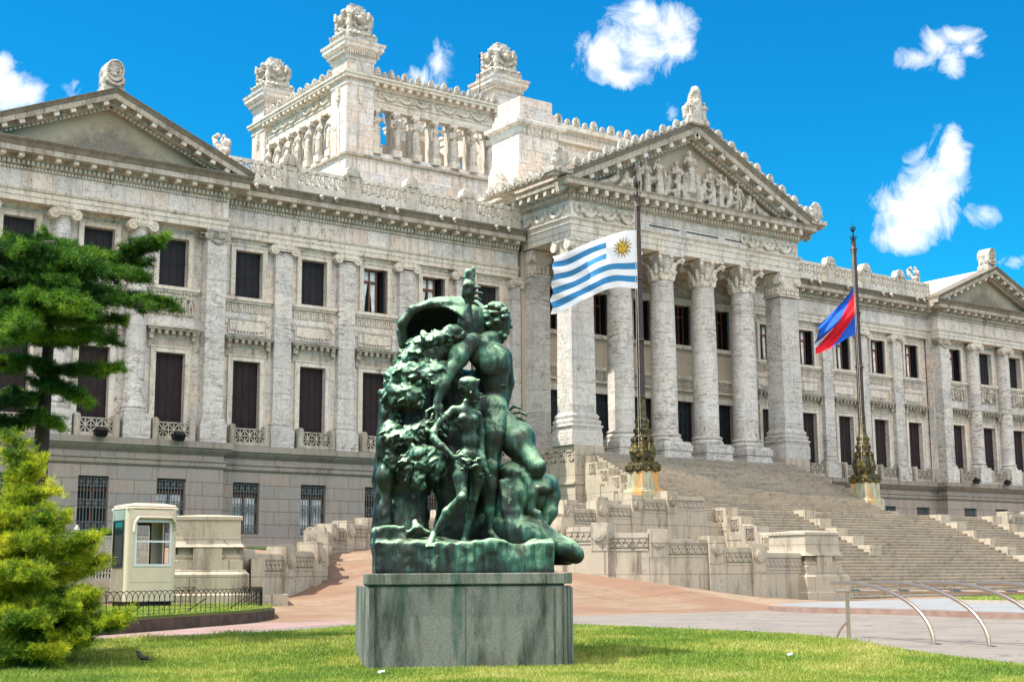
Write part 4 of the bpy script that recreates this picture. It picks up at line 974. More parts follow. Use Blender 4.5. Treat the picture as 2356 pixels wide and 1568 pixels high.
# corner and apex acroteria of the portico
c3=SDF((-.8,-.7,-.05),(.8,.7,1.75),.04); c3.box((0,0,.1),(.62,.5,.14),.02)
for k in range(9):
    a_=R(180*k/8); c3.chain([(0,-.1,.3),(.3*math.cos(a_),-.18,.5+.35*math.sin(a_)),(.5*math.cos(a_)*.9,-.2,.6+.75*math.sin(a_))],[.12,.11,.09],.03)
c3.ell((0,.05,.65),(.42,.3,.6),.05); c3.rough(.06,6); c3m=c3.mesh('acroterion',M['marble_carved'])
for sg in (-1,1): add('acroterion',c3m,palace,(XC-sg*10.7,60.7,22.6),0,(1.15,1,1.1)); add('acroterion',c3m,palace,(XC-sg*10.9,66.0,22.5),R(-90)*sg,(1,1,1.0))
ap=SDF((-1.05,-.8,-.1),(1.05,.8,2.75),.04)
ap.box((0,0,.12),(.8,.6,.16),.03); ap.chain([(0,0,.5),(0,0,1.3),(0,0,1.9)],[.52,.5,.38],.1); ap.ell((0,-.1,2.2),(.35,.3,.36),.05); ap.ell((0,-.25,1.3),(.34,.25,.55),.05)
for sx in (-1,1):
    figure(ap,(sx*.55,-.28,.2),1.35,pose=2+sx,drape=True,flip=sx); ap.chain([(sx*.5,.0,1.4),(sx*.68,.1,1.0),(sx*.6,.1,.5)],[.12,.2,.22],.08)
for k in range(18): a_=2*math.pi*k/18; ap.ell((.4*math.cos(a_),-.15,1.75+.5*math.sin(a_)),(.1,.12,.1),.04)
ap.rough(.07,5.5); apm=ap.mesh('acroterion',M['marble_carved']); add('acroterion',apm,palace,(XC,60.6,27.38))
# pediment sculpture group
ps=SDF((-8,-.85,0),(8,.25,4.2),.055)
ps.box((0,.2,.3),(7.6,.05,.3),.02)
figs=[(-6.6,'r',.9),(-5.5,'k',1.2),(-4.4,0,2.0),(-3.75,1,2.15),(-2.75,2,2.45),(-2.0,'k',1.9),(-1.2,3,2.5),(-.1,'t',3.4),(.9,'k',1.8),(1.6,4,2.55),(2.4,5,2.3),(3.2,'k',1.7),(4.0,6,1.95),(4.8,'k',1.3),(5.9,'r',.95)]
for i,(x,ty,h_) in enumerate(figs):
    if ty=='r':
        s_=1 if x<0 else -1
        ps.chain([(x-s_*.7,-.3,.25),(x,-.35,.38),(x+s_*.45,-.35,.7),(x+s_*.5,-.35,.85)],[.14,.2,.18,.1],.08); ps.ell((x+s_*.52,-.35,1.05),(.14,.14,.16),.04); ps.chain([(x+s_*.4,-.4,.75),(x+s_*.1,-.5,.5)],[.08,.06],.04)
    elif ty=='k':
        ps.chain([(x-.1,-.35,.45),(x,-.4,.8*h_/1.6),(x+.05,-.4,1.15*h_/1.6)],[.22,.19,.17],.08); ps.ell((x+.1,-.42,1.42*h_/1.6),(.15,.15,.18),.04)
        ps.chain([(x-.15,-.4,.45),(x+.4,-.5,.6),(x+.45,-.45,.1)],[.16,.13,.09],.05); ps.chain([(x-.15,-.35,.4),(x-.45,-.4,.15),(x-.7,-.35,.1)],[.15,.12,.08],.05); ps.chain([(x+.1,-.45,1.1*h_/1.6),(x+.45,-.55,.9*h_/1.6),(x+.55,-.6,1.2*h_/1.6)],[.09,.07,.05],.04)
    elif ty=='t':
        ps.box((0,-.1,1.0),(.75,.3,1.0),.05); figure(ps,(x,-.35,.65),2.75,pose=1,drape=True)
    else: figure(ps,(x,-.35,.03),h_,pose=ty,drape=ty%3!=0,flip=1 if i%2 else -1)
for k in range(26): x=-3.5+7*((k*.618)%1); ps.ell((x,-.15,.5+.9*((k*.37)%1)*(1-abs(x)/6)*1.6),(.22,.2,.3),.1)
ps.rough(.06,4.); psm=ps.mesh('pediment_sculpture',M['marble_carved']); add('pediment_sculpture',psm,palace,(XC,61.35,22.46))
# ================================================================= attic block behind the portico
for sg in (-1,1):
    x0,x1=(48.75,51.75) if sg==-1 else (mx(51.75),mx(48.75)); xm=(x0+x1)/2
    b=MB(); b.sq([(1.85,1.72,22.0),(1.85,1.72,23.55),(1.70,1.58,23.7),(1.70,1.58,24.55),(1.66,1.54,24.6),(1.52,1.42,25.2),(1.52,1.42,26.65),(1.58,1.48,26.7),(1.60,1.5,27.1),(1.88,1.78,27.22),(1.90,1.8,27.42),(1.52,1.44,27.6),(1.48,1.4,27.95),(1.40,1.32,28.0),(1.38,1.3,28.3),(1.24,1.18,28.34),(1.24,1.18,29.1)],(xm,67.4,0)) if 1 else b.sq([(1.75,1.65,22.0),(1.75,1.65,23.6),(1.62,1.56,23.75),(1.62,1.56,24.6),(1.56,1.5,24.7),(1.50,1.42,26.6),(1.56,1.48,26.65),(1.56,1.48,27.05),(1.78,1.7,27.15),(1.85,1.78,27.35),(1.55,1.5,27.5),(1.45,1.4,28.1),(1.32,1.28,28.3),(1.2,1.15,29.05)],(xm,67.4,0))
    f=b; f.cm=1; fret(f,xm-1.5,xm+1.5,23.95,.42,65.84,.05)
    for i in range(4):
        y0=66.0+i*.72
        for (a,b_,z0,z1) in ((.0,.8,.36,.42),(.0,.08,0,.42),(.0,.4,0,.07),(.32,.4,0,.26),(.72,.8,0,.42)):
            f.box(xm-1.68,xm-1.6,y0+a*.8,y0+b_*.8,23.95+z0,23.95+z1)
    for k in range(5):
        x=xm-1.2+.6*k; f.lathe([(.15,.12),(.13,-.03),(.04,-.05)],(x,65.9,26.85),10,'y'); f.box(x+.22,x+.36,65.82,66.03,26.65,27.15)
        y=66.3+.55*k; f.lathe([(.15,.03),(.13,-.03),(.04,-.05)],(xm-1.58,y,26.85),10,'x')
    addb('attic_pier',b,[M['marble'],M['marble_trim']],palace)
b=MB(); b.box(51.0,mx(51.0),66.9,70,22.3,27.9); addb('attic_wall',b,M['marble'],palace)
b=MB(); b.box(51.3,mx(51.3),66.65,67.0,26.95,27.12); b.box(51.3,mx(51.3),66.5,67.1,27.75,28.0); b.box(51.3,mx(51.3),66.6,67.0,27.99,28.15); addb('attic_cornice',b,M['marble_trim'],palace)
x=52.3;k=0
while x<mx(52.3): add('antefix',anm,palace,(x,66.62,28.13),0,(1,1,1) if k%2==0 else (.7,.8,.62)); x+=.72;k+=1
# ================================================================= lantern
LX0,LX1,LY0,LY1=50.12,66.54,90.02,106.44; LYC=(LY0+LY1)/2
_add=add; LDZ=.2
def add(name,me,parent=None,wl=(0,0,0),rz=0,sc=None): return _add(name,me,parent,(wl[0],wl[1],wl[2]-LDZ),rz,sc)
b=MB(); b.sq([(8.75,8.75,19.8),(8.75,8.75,28.2),(8.55,8.55,28.4),(8.35,8.35,30.6),(8.2,8.2,30.8),(8.2,8.2,31.9),(7.95,7.95,32.5)],(XC,LYC,0)); addb('lantern_base',b,M['marble'],palace)
b=MB(); b.sq([(8.3,8.3,28.85),(8.6,8.6,28.9),(8.6,8.6,29.0),(8.3,8.3,29.05)],(XC,LYC,0)); b.sq([(8.1,8.1,31.75),(8.4,8.4,31.8),(8.4,8.4,31.98),(8.0,8.0,32.05)],(XC,LYC,0)); addb('lantern_ledge',b,M['marble_dirty'],palace)
tw=MB(); tw.sq([(1.32,-2.3),(1.32,-1.75),(1.22,-1.7),(1.22,4.9),(1.30,4.95),(1.30,5.1),(1.24,5.15),(1.2,6.9),(1.3,7.0),(1.34,7.4),(1.5,7.55),(1.7,7.75),(1.78,7.85),(1.78,8.1),(1.86,8.2),(1.9,8.4),(1.4,8.55),(1.3,8.9)],(0,0,0))
tw.sq([(1.36,-2.9),(1.36,-2.3)],(0,0,0))
for a_ in range(4):
    ca,sa=math.cos(R(90*a_)),math.sin(R(90*a_))
    def rb(x0,x1,y,z0,z1,t_=.05):
        for xx in (x0,x1):
            cx,cy=(xx*ca-(-y)*sa,xx*sa+(-y)*ca); tw.obox((cx,cy,(z0+z1)/2),(ca,sa,0),(-sa,ca,0),(0,0,1),.035,t_,(z1-z0)/2)
    rb(-.22,.22,1.22,-1.2,3.6); rb(-.25,.25,1.22,5.4,6.3)
de=tw; tw.cm=1
for a_ in range(4):
    ca,sa=math.cos(R(90*a_)),math.sin(R(90*a_))
    for k in range(14):
        xx=-1.3+.2*k; cx,cy=(xx*ca+1.5*sa,xx*sa-1.5*ca); de.obox((cx,cy,7.52),(ca,sa,0),(-sa,ca,0),(0,0,1),.05,.08,.16)
    cx,cy=1.25*sa,-1.25*ca
    for (z,r_) in ((4.65,.2),(4.3,.24),(3.95,.2),(3.7,.13)): de.obox((cx,cy,z),(ca,sa,0),(-sa,ca,0),(0,0,1),r_,.16,.16)
twm=tw.mesh('corner_tower',[M['marble'],M['marble_trim']])
tp=SDF((-1.75,-1.75,-.1),(1.75,1.75,3.35),.06)
tp.box((0,0,.15),(1.45,1.45,.18),.05); tp.box((0,0,.5),(1.15,1.15,.3),.1); tp.box((0,0,1.4),(.95,.95,1.1),.15); tp.box((0,0,2.6),(.72,.72,.28),.05); tp.box((0,0,2.95),(.6,.6,.2),.03)
for k in range(4):
    a_=R(45+90*k); c_,s_=math.cos(a_),math.sin(a_)
    tp.chain([(1.3*c_,1.3*s_,.5),(1.38*c_,1.38*s_,1.2),(1.35*c_,1.35*s_,1.8)],[.24,.24,.24],.06); tp.ell((1.4*c_,1.4*s_,2.2),(.2,.2,.24),.04)
    for w_ in (-1,1):
        b2=a_+w_*.32; tp.chain([(1.35*c_,1.35*s_,1.9),(1.5*math.cos(b2),1.5*math.sin(b2),2.25),(1.55*math.cos(b2+w_*.1),1.55*math.sin(b2+w_*.1),1.7)],[.14,.17,.1],.05)
    a2=R(90*k); c2_,s2_=math.cos(a2),math.sin(a2); 
    for j in range(7): t_=-.6+.2*j; tp.ell((1.08*c2_-t_*s2_,1.08*s2_+t_*c2_,.95+.9*t_*t_),(.17,.17,.17),.06)
    tp.ell((1.05*c2_,1.05*s2_,1.75),(.32,.32,.36),.06); tp.cap((1.0*c2_-.3*s2_,1.0*s2_+.3*c2_,2.2),(1.0*c2_+.3*s2_,1.0*s2_-.3*c2_,2.2),.12,.12,.05)
for k in range(28): a_=2*math.pi*k/28; m_=max(abs(math.cos(a_)),abs(math.sin(a_))); tp.ell((1.42*math.cos(a_)/m_,1.42*math.sin(a_)/m_,.36),(.2,.2,.17),.05)
tp.rough(.10,3.6); tp.rough(.06,8); tpm=tp.mesh('trophy',M['marble_carved'])
for i,(x,y) in enumerate(((LX0+1.22,LY0+1.22),(LX1-1.22,LY0+1.22),(LX0+1.22,LY1-1.22),(LX1-1.22,LY1-1.22))):
    o=add('corner_tower',twm,palace,(x,y,32.5)); inst('trophy',tpm,o,(0,0,8.75),0,(.95,.95,.95))
# entablature of the lantern
b=MB()
def ring(s,o0,o1,z0,z1):   # ring band outward o1, inner o0 around square half 7.2
    h_=7.75
    s.box(XC-h_-o1,XC+h_+o1,LYC-h_-o1,LYC-h_+o0,z0,z1); s.box(XC-h_-o1,XC+h_+o1,LYC+h_-o0,LYC+h_+o1,z0,z1)
    s.box(XC-h_-o1,XC-h_+o0,LYC-h_+o0,LYC+h_-o0,z0,z1); s.box(XC+h_-o0,XC+h_+o1,LYC-h_+o0,LYC+h_-o0,z0,z1)
ring(b,.6,.15,36.05,36.65); ring(b,.6,.22,36.65,36.74); ring(b,.6,.12,36.74,37.55); ring(b,.6,.25,37.55,37.75); ring(b,.6,.75,37.98,38.22); ring(b,.6,.84,38.22,38.38); ring(b,.7,.3,37.75,37.98); ring(b,.7,.5,38.38,38.65)
for k in range(16):
    x=52.7+11.3*k/15; b.box(x-.16,x+.16,LYC-8.45,LYC-7.9,37.7,37.985); y=92.6+11.3*k/15; b.box(XC-8.45,XC-7.9,y-.16,y+.16,37.7,37.985)
addb('lantern_entablature',b,M['marble_trim'],palace)
x=52.8;k=0
while x<64:
    add('antefix',anm,palace,(x,LYC-8.3,38.6),0,(1,1,1.1) if k%2==0 else (.7,.8,.62)); x+=.62;k+=1
y=92.6;k=0
while y<104.2: add('antefix',anm,palace,(XC-8.3,y,38.6),R(-90),(1,1,1.1) if k%2==0 else (.7,.8,.62)); y+=.62;k+=1
add('garland_relief',grm,palace,(55.6,LYC-7.88,36.76),0,(1.0,1,.75)); add('garland_relief',grm,palace,(61.05,LYC-7.88,36.76),0,(1.0,1,.75))
add('garland_relief',grm,palace,(XC-7.88,95.5,36.76),R(-90),(1.0,1,.75)); add('garland_relief',grm,palace,(XC-7.88,100.95,36.76),R(-90),(1.0,1,.75))
CXs=[52.9+1.81*k for k in range(7)]; CYs=[LYC-5.43+1.81*k for k in range(7)]
q1=MB(); q1.sq([(.34,-.1),(.34,.2),(.27,.3),(.27,3.1),(.34,3.2),(.34,3.58)],(0,0,0)); pm_=q1.mesh('lantern_pillar',M['marble_trim'])
q1=MB(); q1.sq([(.36,-.2),(.36,.35)],(0,0,0)); pm2=q1.mesh('caryatid_base',M['marble_trim']); q1=MB(); q1.sq([(.3,3.25),(.3,3.58)],(0,0,0)); pm3=q1.mesh('caryatid_block',M['marble_trim'])
for x in CXs:
    add('lantern_pillar',pm_,palace,(x,LYC-7.2,32.5)); add('lantern_pillar',pm_,palace,(x,LYC+7.4,32.5)); o=add('caryatid_base',pm2,palace,(x,LYC-7.98,32.5)); add('caryatid_block',pm3,palace,(x,LYC-7.8,32.5))
for y in CYs:
    add('lantern_pillar',pm_,palace,(XC-7.2,y,32.5)); add('lantern_pillar',pm_,palace,(XC+7.4,y,32.5)); add('caryatid_base',pm2,palace,(XC-7.98,y,32.5)); add('caryatid_block',pm3,palace,(XC-7.8,y,32.5))
b=MB(); b.box(XC-3.6,XC+5.5,LYC-3.5,LYC+5.5,32,34.1); b.prism([(XC-3.8,LYC-3.7,34.1),(XC+5.7,LYC-3.7,34.1),(XC+1,LYC-3.7,36.0)],0,(0,9.4,0)); b.box(XC-7.8,XC+7.3,LYC-7.8,LYC+7.3,32.0,32.45); addb('inner_skylight',b,M['plaster'],palace)
CM=[]
for v_ in range(4):
    S=SDF((-.85,-.75,-.05),(.85,.6,3.1),.035); figure(S,(0,0,.05),2.95,pose=v_*3+1,drape=True,flip=1 if v_%2 else -1); S.cap((.0,-.1,.2),(0.,-.1,1.5),.30,.26,.1); S.rough(.04,5,None); CM.append(S.mesh('caryatid',M['marble_carved']))
for i,x in enumerate(CXs): add('caryatid',CM[i%4],palace,(x,LYC-7.98,32.8),0)
for i,y in enumerate(CYs): add('caryatid',CM[(i+2)%4],palace,(XC-7.98,y,32.8),R(-90))
rod=MB(); rod.tube([(0,0,0),(0,0,4.0)],.03,6); rod.lathe([(.09,3.95),(.09,4.12)],(0,0,0),8)
add=_add
tag(addb('lightning_rod',rod,M['iron'],None,None,(62.55,LYC-8.2,38.1)),'thin dark rod standing on the roof beside the farther tower of the lantern','rod')
# ================================================================= ground
CTL=[(39.5,36.8,-.98),(38.2,36.9,-.86),(36,37.5,-.52),(34.6,38,-.29),(33.4,38.7,-.08),(32.5,39.8,.12),(32.2,40.8,.25),(31.4,43,.8),(32.6,46,1.5),(36,49.5,2.2),(41,50.5,2.8),(45,51,3.0),(37,46,-.6),(41,46,-.9),(36,43,-.6),(38,41,-.9),(43,42,-1.1),(35,42,-.3),(39.5,44,-1),
 (30.7,51.8,1.21),(28.9,50.6,1.0),(25.8,46.8,.42),(23.7,43.4,-.2),(20.9,41.7,-.68),(17.5,39.2,-.85),(28.5,46,.75),(27,43,.15),(25,40,-.5),(30,41,.05),(29,38,-.55),(33,53,1.6),(24,55,1.3),(16,50,1.2),(12,43,-.2),(8,41,-.3),(10,60,1.3),(30,60,1.4),(0,60,1)]
CTL+=[(x,y,GZ) for x in range(-20,120,5) for y in (10,20,28)]+[(x,33,GZ) for x in range(-10,100,4)]+[(x,36.2,GZ) for x in range(41,100,4)]+[(26,35.5,-1.02),(31,35.6,-1.02),(36,35.3,-1.08),(21,36,-1.05),(16,35.5,-1.1),(10,35.5,-1.1),(44,40,-1.1),(47,40,-1.1)]
CA=np.array(CTL)
def gh(x,y):
    x=np.asarray(x,float);y=np.asarray(y,float)
    d2=(x[...,None]-CA[:,0])**2+(y[...,None]-CA[:,1])**2+.15
    w_=1/(d2+4.)**1.8; z=(w_*CA[:,2]).sum(-1)/w_.sum(-1)
    return np.where(y<30,GZ,GZ+(z-GZ)*np.clip((y-30)/4,0,1))
def sheet(name,xs,ys,m,lift=0.,mask=None,label=None):
    X,Y=np.meshgrid(xs,ys,indexing='ij'); Z=gh(X,Y)+lift
    n,k=X.shape; V=np.stack([X,Y,Z],-1).reshape(-1,3); i,j=np.meshgrid(np.arange(n-1),np.arange(k-1),indexing='ij'); i=i.ravel();j=j.ravel()
    if mask is not None:
        cx=(xs[i]+xs[i+1])/2; cy=(ys[j]+ys[j+1])/2; ok=mask(cx,cy); i=i[ok];j=j[ok]
    F=np.stack([i*k+j,(i+1)*k+j,(i+1)*k+j+1,i*k+j+1],1)
    o=bpy.data.objects.new(name,npmesh(name,V,F,[m],True)); link(o); o['kind']='structure'; return o
xs=np.concatenate([np.linspace(-400,-10,8),np.arange(-8,60,.6),np.linspace(62,500,10)]); ys=np.concatenate([np.linspace(-300,-5,6),np.arange(0,62,.6),np.linspace(64,70,3)])
sheet('ground',xs,ys,M['orange'])
def inpoly(px,py,poly):
    c=np.zeros(px.shape,bool); n=len(poly)
    for i in range(n):
        x0,y0=poly[i];x1,y1=poly[(i+1)%n]
        with np.errstate(divide='ignore',invalid='ignore'): t=((y0>py)!=(y1>py))&(px<(x1-x0)*(py-y0)/((y1-y0) if y1!=y0 else 1e-9)+x0)
        c^=t
    return c
def flat(name,poly,m,z,kind='structure',thick=0.):
    b=MB()
    if thick: b.prism([(x,y,z-thick) for x,y in poly],0,(0,0,thick))
    else: b.v=[(x,y,z) for x,y in poly]; b.quadf(range(len(poly)))
    o=b.build(name,m); 
    if kind: o['kind']=kind
    return o
def smoothpoly(P,n=6):
    out=[];N=len(P)
    for i in range(N):
        p0,p1,p2,p3=[np.array(P[(i+k)%N],float) for k in (-1,0,1,2)]
        for t in np.linspace(0,1,n,endpoint=False): out.append(tuple(.5*((2*p1)+(-p0+p2)*t+(2*p0-5*p1+4*p2-p3)*t*t+(-p0+3*p1-3*p2+p3)*t**3)))
    return out
LAWN=smoothpoly([(-12,17),(-2,20),(3.5,20.9),(7.6,20.7),(10.6,21.4),(12.8,22.9),(15.0,23.1),(16.2,20.6),(16.3,17.2),(15.9,13.8),(14.6,9.9),(12.5,5.5),(9,0),(-2,-4),(-14,4)])
LP=np.array(LAWN)
def lawnh(x,y):
    x=np.asarray(x,float);y=np.asarray(y,float); D=x*math.sin(yaw)+y*math.cos(yaw); t=np.clip((D-16.4)/4.2,0,1); t=t*t*(3-2*t)
    e=np.full(x.shape,9.)
    for i in range(len(LP)):
        a_=LP[i];b_=LP[(i+1)%len(LP)];d_=b_-a_; u=np.clip(((x-a_[0])*d_[0]+(y-a_[1])*d_[1])/(d_@d_+1e-9),0,1); e=np.minimum(e,np.hypot(x-a_[0]-u*d_[0],y-a_[1]-u*d_[1]))
    return GZ+.03+.19*t*np.clip(e/.5,.12,1)
sheet_poly=LAWN
flat('unseen_street',[(-400,-300),(500,-300),(500,-14),(-400,-14)],M['asphalt'],GZ+.004)  # unseen dark asphalt, added to cut light bounced onto the palace
flat('unseen_street',[(-400,-13.99),(-62,-13.99),(-62,64),(-400,64)],M['asphalt'],GZ+.004)
flat('unseen_street',[(105,-13.99),(500,-13.99),(500,64),(105,64)],M['asphalt'],GZ+.004)
flat('plaza',[(-60,-13.9),(31.3,-13.9),(60,-13.9),(60,20),(34.5,30.2),(31.2,31.6),(30.4,34.2),(26,35.0),(22,34.2),(19.5,33.5),(17.5,32),(15,30),(10,27.2),(0,24.8),(-60,20)],M['grey'],GZ+.004)
flat('gravel_path',[(-40,21),(0,23.0),(5,24),(10,25.4),(14,27.6),(17,29.5),(20,33),(22,37.5),(20.8,40.6),(18.9,40),(17.6,34.4),(12.2,28.8),(9.9,26.9),(7,25.6),(0,24.6),(-40,22.5)],M['gravel'],GZ+.008)
_x=np.arange(-14,17.2,.3);_y=np.arange(-4,24,.3); X_,Y_=np.meshgrid(_x,_y,indexing='ij'); Z_=lawnh(X_,Y_); n_,k_=X_.shape
V_=np.stack([X_,Y_,Z_],-1).reshape(-1,3); i_,j_=[q.ravel() for q in np.meshgrid(np.arange(n_-1),np.arange(k_-1),indexing='ij')]
ok_=inpoly((_x[i_]+_x[i_+1])/2,(_y[j_]+_y[j_+1])/2,LAWN); i_=i_[ok_];j_=j_[ok_]
o=bpy.data.objects.new('lawn',npmesh('lawn',V_,np.stack([i_*k_+j_,(i_+1)*k_+j_,(i_+1)*k_+j_+1,i_*k_+j_+1],1),[M['soil']],True)); link(o); o['kind']='structure'
sheet('planted_bed',np.arange(15,48.9,1.),np.arange(54.3,65.4,.85),M['bed'],.03)  # dark garden bed, added to cut light bounced up to the soffits
sheet('planted_bed',np.arange(mx(48.5),104,1.),np.arange(50.3,65.4,.85),M['bed'],.03)
# red patches of the drive, joints
for P_ in ([(24.5,36.6),(31,36.2),(33.2,35.4),(30.5,35.0),(25,35.2)],):
    Z=[float(gh(x,y)) for x,y in P_]; b=MB(); b.v=[(x,y,z+.03) for (x,y),z in zip(P_,Z)]; b.quadf(range(len(P_)))
# right-hand raised pavement with red kerb and oval lawn
ISL=smoothpoly([(36,32.6),(32.4,31.0),(30.6,28.2),(30.4,24.3),(29.4,19.8),(31,12),(45,8),(70,20),(70,33.5),(50,34.2)],5)
flat('pavement_kerb',ISL,M['kerb'],GZ+.15,thick=.17)
cx=sum(p[0] for p in ISL)/len(ISL);cy=sum(p[1] for p in ISL)/len(ISL)
flat('pavement',[(x+(cx-x)*.022,y+(cy-y)*.03) for x,y in ISL],M['bluegrey'],GZ+.156)
OV=smoothpoly([(38.6,28.8),(38.3,26.6),(40,24.5),(46,24),(50,27),(47,30.4),(42,30.4)],5)
flat('oval_kerb',OV,M['ramp'],GZ+.25,thick=.1); flat('oval_lawn',[(x+(44-x)*.04,y+(27.2-y)*.05) for x,y in OV],M['soil'],GZ+.262)
b=MB()
for i,(x,y) in enumerate(ISL[:28]):
    if i%2==0: b.box(x-.012,x+.012,y-.012,y+.012,GZ,GZ+.152)
# fenced island with the kiosk
KI=smoothpoly([(-4,25.2),(2,25.0),(7.4,25.9),(10,27.2),(12.3,29.1),(15.2,31.6),(17.3,34.6),(18.6,38.2),(18.2,39.4),(14,39.0),(8,37.6),(-4,35)],5)
flat('island_edging',KI,M['kerb_dark'],GZ+.26,thick=.3)
flat('island_lawn',[(x+(9-x)*.02,y+(33-y)*.03) for x,y in KI],M['soil'],GZ+.32,thick=.3)
IZ=GZ+.32
# ================================================================= grand stair
SL,SR=47.5,2*XC-47.5
st=thing('grand_staircase','wide grey stone staircase in two flights rising to the columned portico','staircase',(XC,48,GZ)); WP[st.name]=Vector((XC,48,GZ))
def flight(x0,x1,y0,z0,n,rise,run,back,zb,m_,name,wide=None):
    b=MB()
    for k in range(n):
        ya=y0+run*k; z=z0+rise*(k+1); a,c=(x0,x1) if not wide or k>=wide[0] else (wide[1],wide[2])
        q=len(b.v); b.v+=[(a,ya,z-rise),(c,ya,z-rise),(c,ya,z),(a,ya,z),(a,ya+run,z),(c,ya+run,z)]
        b.quadf((q,q+1,q+2,q+3)); b.quadf((q+3,q+2,q+5,q+4))
        if wide and k==wide[0]-1:
            q=len(b.v); b.v+=[(a,ya+.01,z),(x0,ya+.01,z),(x0,ya+1.5,z),(a,ya+1.5,z),(c,ya+.01,z),(x1,ya+.01,z),(x1,ya+1.5,z),(c,ya+1.5,z)]; b.quadf((q,q+1,q+2,q+3));b.quadf((q+4,q+7,q+6,q+5))
        # nosing lip
        b.box(a,c,ya-.02,ya+.02,z-.045,z+.002)
        for xx,s_ in ((a,1),(c,-1)):
            q=len(b.v); b.v+=[(xx,ya,zb),(xx,ya+run,zb),(xx,ya+run,z),(xx,ya,z)]; b.quadf((q,q+1,q+2,q+3)[::-s_])
    return addb(name,b,m_,st)
NL=28; run=1/3.; y0=48.75-run*NL
flight(SL+.6,SR-.6,y0+run,GZ,NL-1,.15,run,0,GZ-.3,M['step'],'lower_flight',(11,43.2,mx(43.2)))
b=MB(); b.box(45.4,mx(45.4),48.75,53.4,GZ,3.1); addb('landing',b,M['step'],st)
flight(50.05,mx(50.05),53.1,3.1,25,.152,run,0,3.0,M['step'],'upper_flight')
bkm_=MB(); bkm_.sq([(.38,.52,-2.2),(.38,.52,0)],(0,.5,0)); 
def fretface(s,x,y,z,w_,sg=-1):   # key pattern on a face that looks along -X
    t_=.04
    for (a,b_,z0,z1) in ((0,1,.94,1),(0,.07,0,1),(0,.38,0,.07),(.33,.4,0,.62),(.33,.6,.58,.65),(.93,1,0,1),(.5,1,0,.07),(.5,.57,0,.3),(.66,.82,.2,.7),(.2,.26,.15,.8),(.2,.7,.78,.84)):
        s.box(min(x,x+sg*t_),max(x,x+sg*t_),y+a*w_,y+b_*w_,z+z0*w_,z+z1*w_)
def cheek(x0,x1,yf,zt,zb,name='cheek_block',key=True,depth=1.0):
    s=MB(); s.box(x0,x1,yf,yf+depth-.004,zb,zt)
    s.box(x0+.03,x1-.03,yf-.02,yf+.0,zt-.42,zt-.04)
    if key: fretface(s,x0,yf+.14,zt-.62,.52); 
    return addb(name,s,M['ramp'],st)
for k in range(8):
    z=6.6-.43*k; y=60.72-1.0*k
    for sg in (0,1):
        a0,a1=(49.3,50.04) if not sg else (mx(50.04),mx(49.3)); cheek(a0,a1,y,z,3.1 if y<60 else 3.1,key=not sg and k<5)
b=MB(); 
for k in range(4):
    z=5.2-.45*k;y=60.2-1.15*k
    b.prism([(49.28,y,3.0),(49.28,y-1.1,3.0),(49.28,y-1.1,z-.3),(49.28,y-.9,z),(49.28,y,z)],0,(-.28,0,0))
addb('cheek_wall',b,M['ramp'],st)
for x0,nn,kb,key in ((SL,4,False,True),(52.94,5,False,False),(63.72-.0,6,False,False),(SR-.8,6,False,False)):
    for k in range(nn):
        z=3.12-.45*k; y=48.0-1.0*k; s=MB(); s.box(x0,x0+.80,y,y+.996,z-1.1,z); s.box(x0+.1,x0+.18,y-.03,y,z-.5,z-.02)
        if key: fretface(s,x0,y+.2,z-.62,.5)
        addb('cheek_block',s,M['ramp'],st)
b=MB()
b.prism([(SL+.02,48.7,GZ-.3),(SL+.02,43.5,GZ-.3),(SL+.02,43.5,.9),(SL+.02,48.7,3.0)],0,(.7,0,0))
pts=[(45.2,42.9),(46,43.0),(46.9,43.3),(47.5,43.8),(47.8,44.4)]
b.prism([(x,y,GZ-.3) for x,y in pts]+[(48.1,44.2,GZ-.3),(47.8,43.4,GZ-.3),(47.0,42.8,GZ-.3),(46,42.5,GZ-.3),(45.2,42.45,GZ-.3)],0,(0,0,2.2))
addb('cheek_wall',b,M['ramp'],st)
for A_ in ((mx(SL+.6),mx(SL),43.8,48.75,GZ-.3,1.6),(43.0,43.35,39.6,43.0,GZ-.3,.55),(mx(43.35),mx(43.0),39.6,43,GZ-.3,.55)): b=MB(); b.box(*A_); addb('cheek_wall',b,M['ramp'],st)
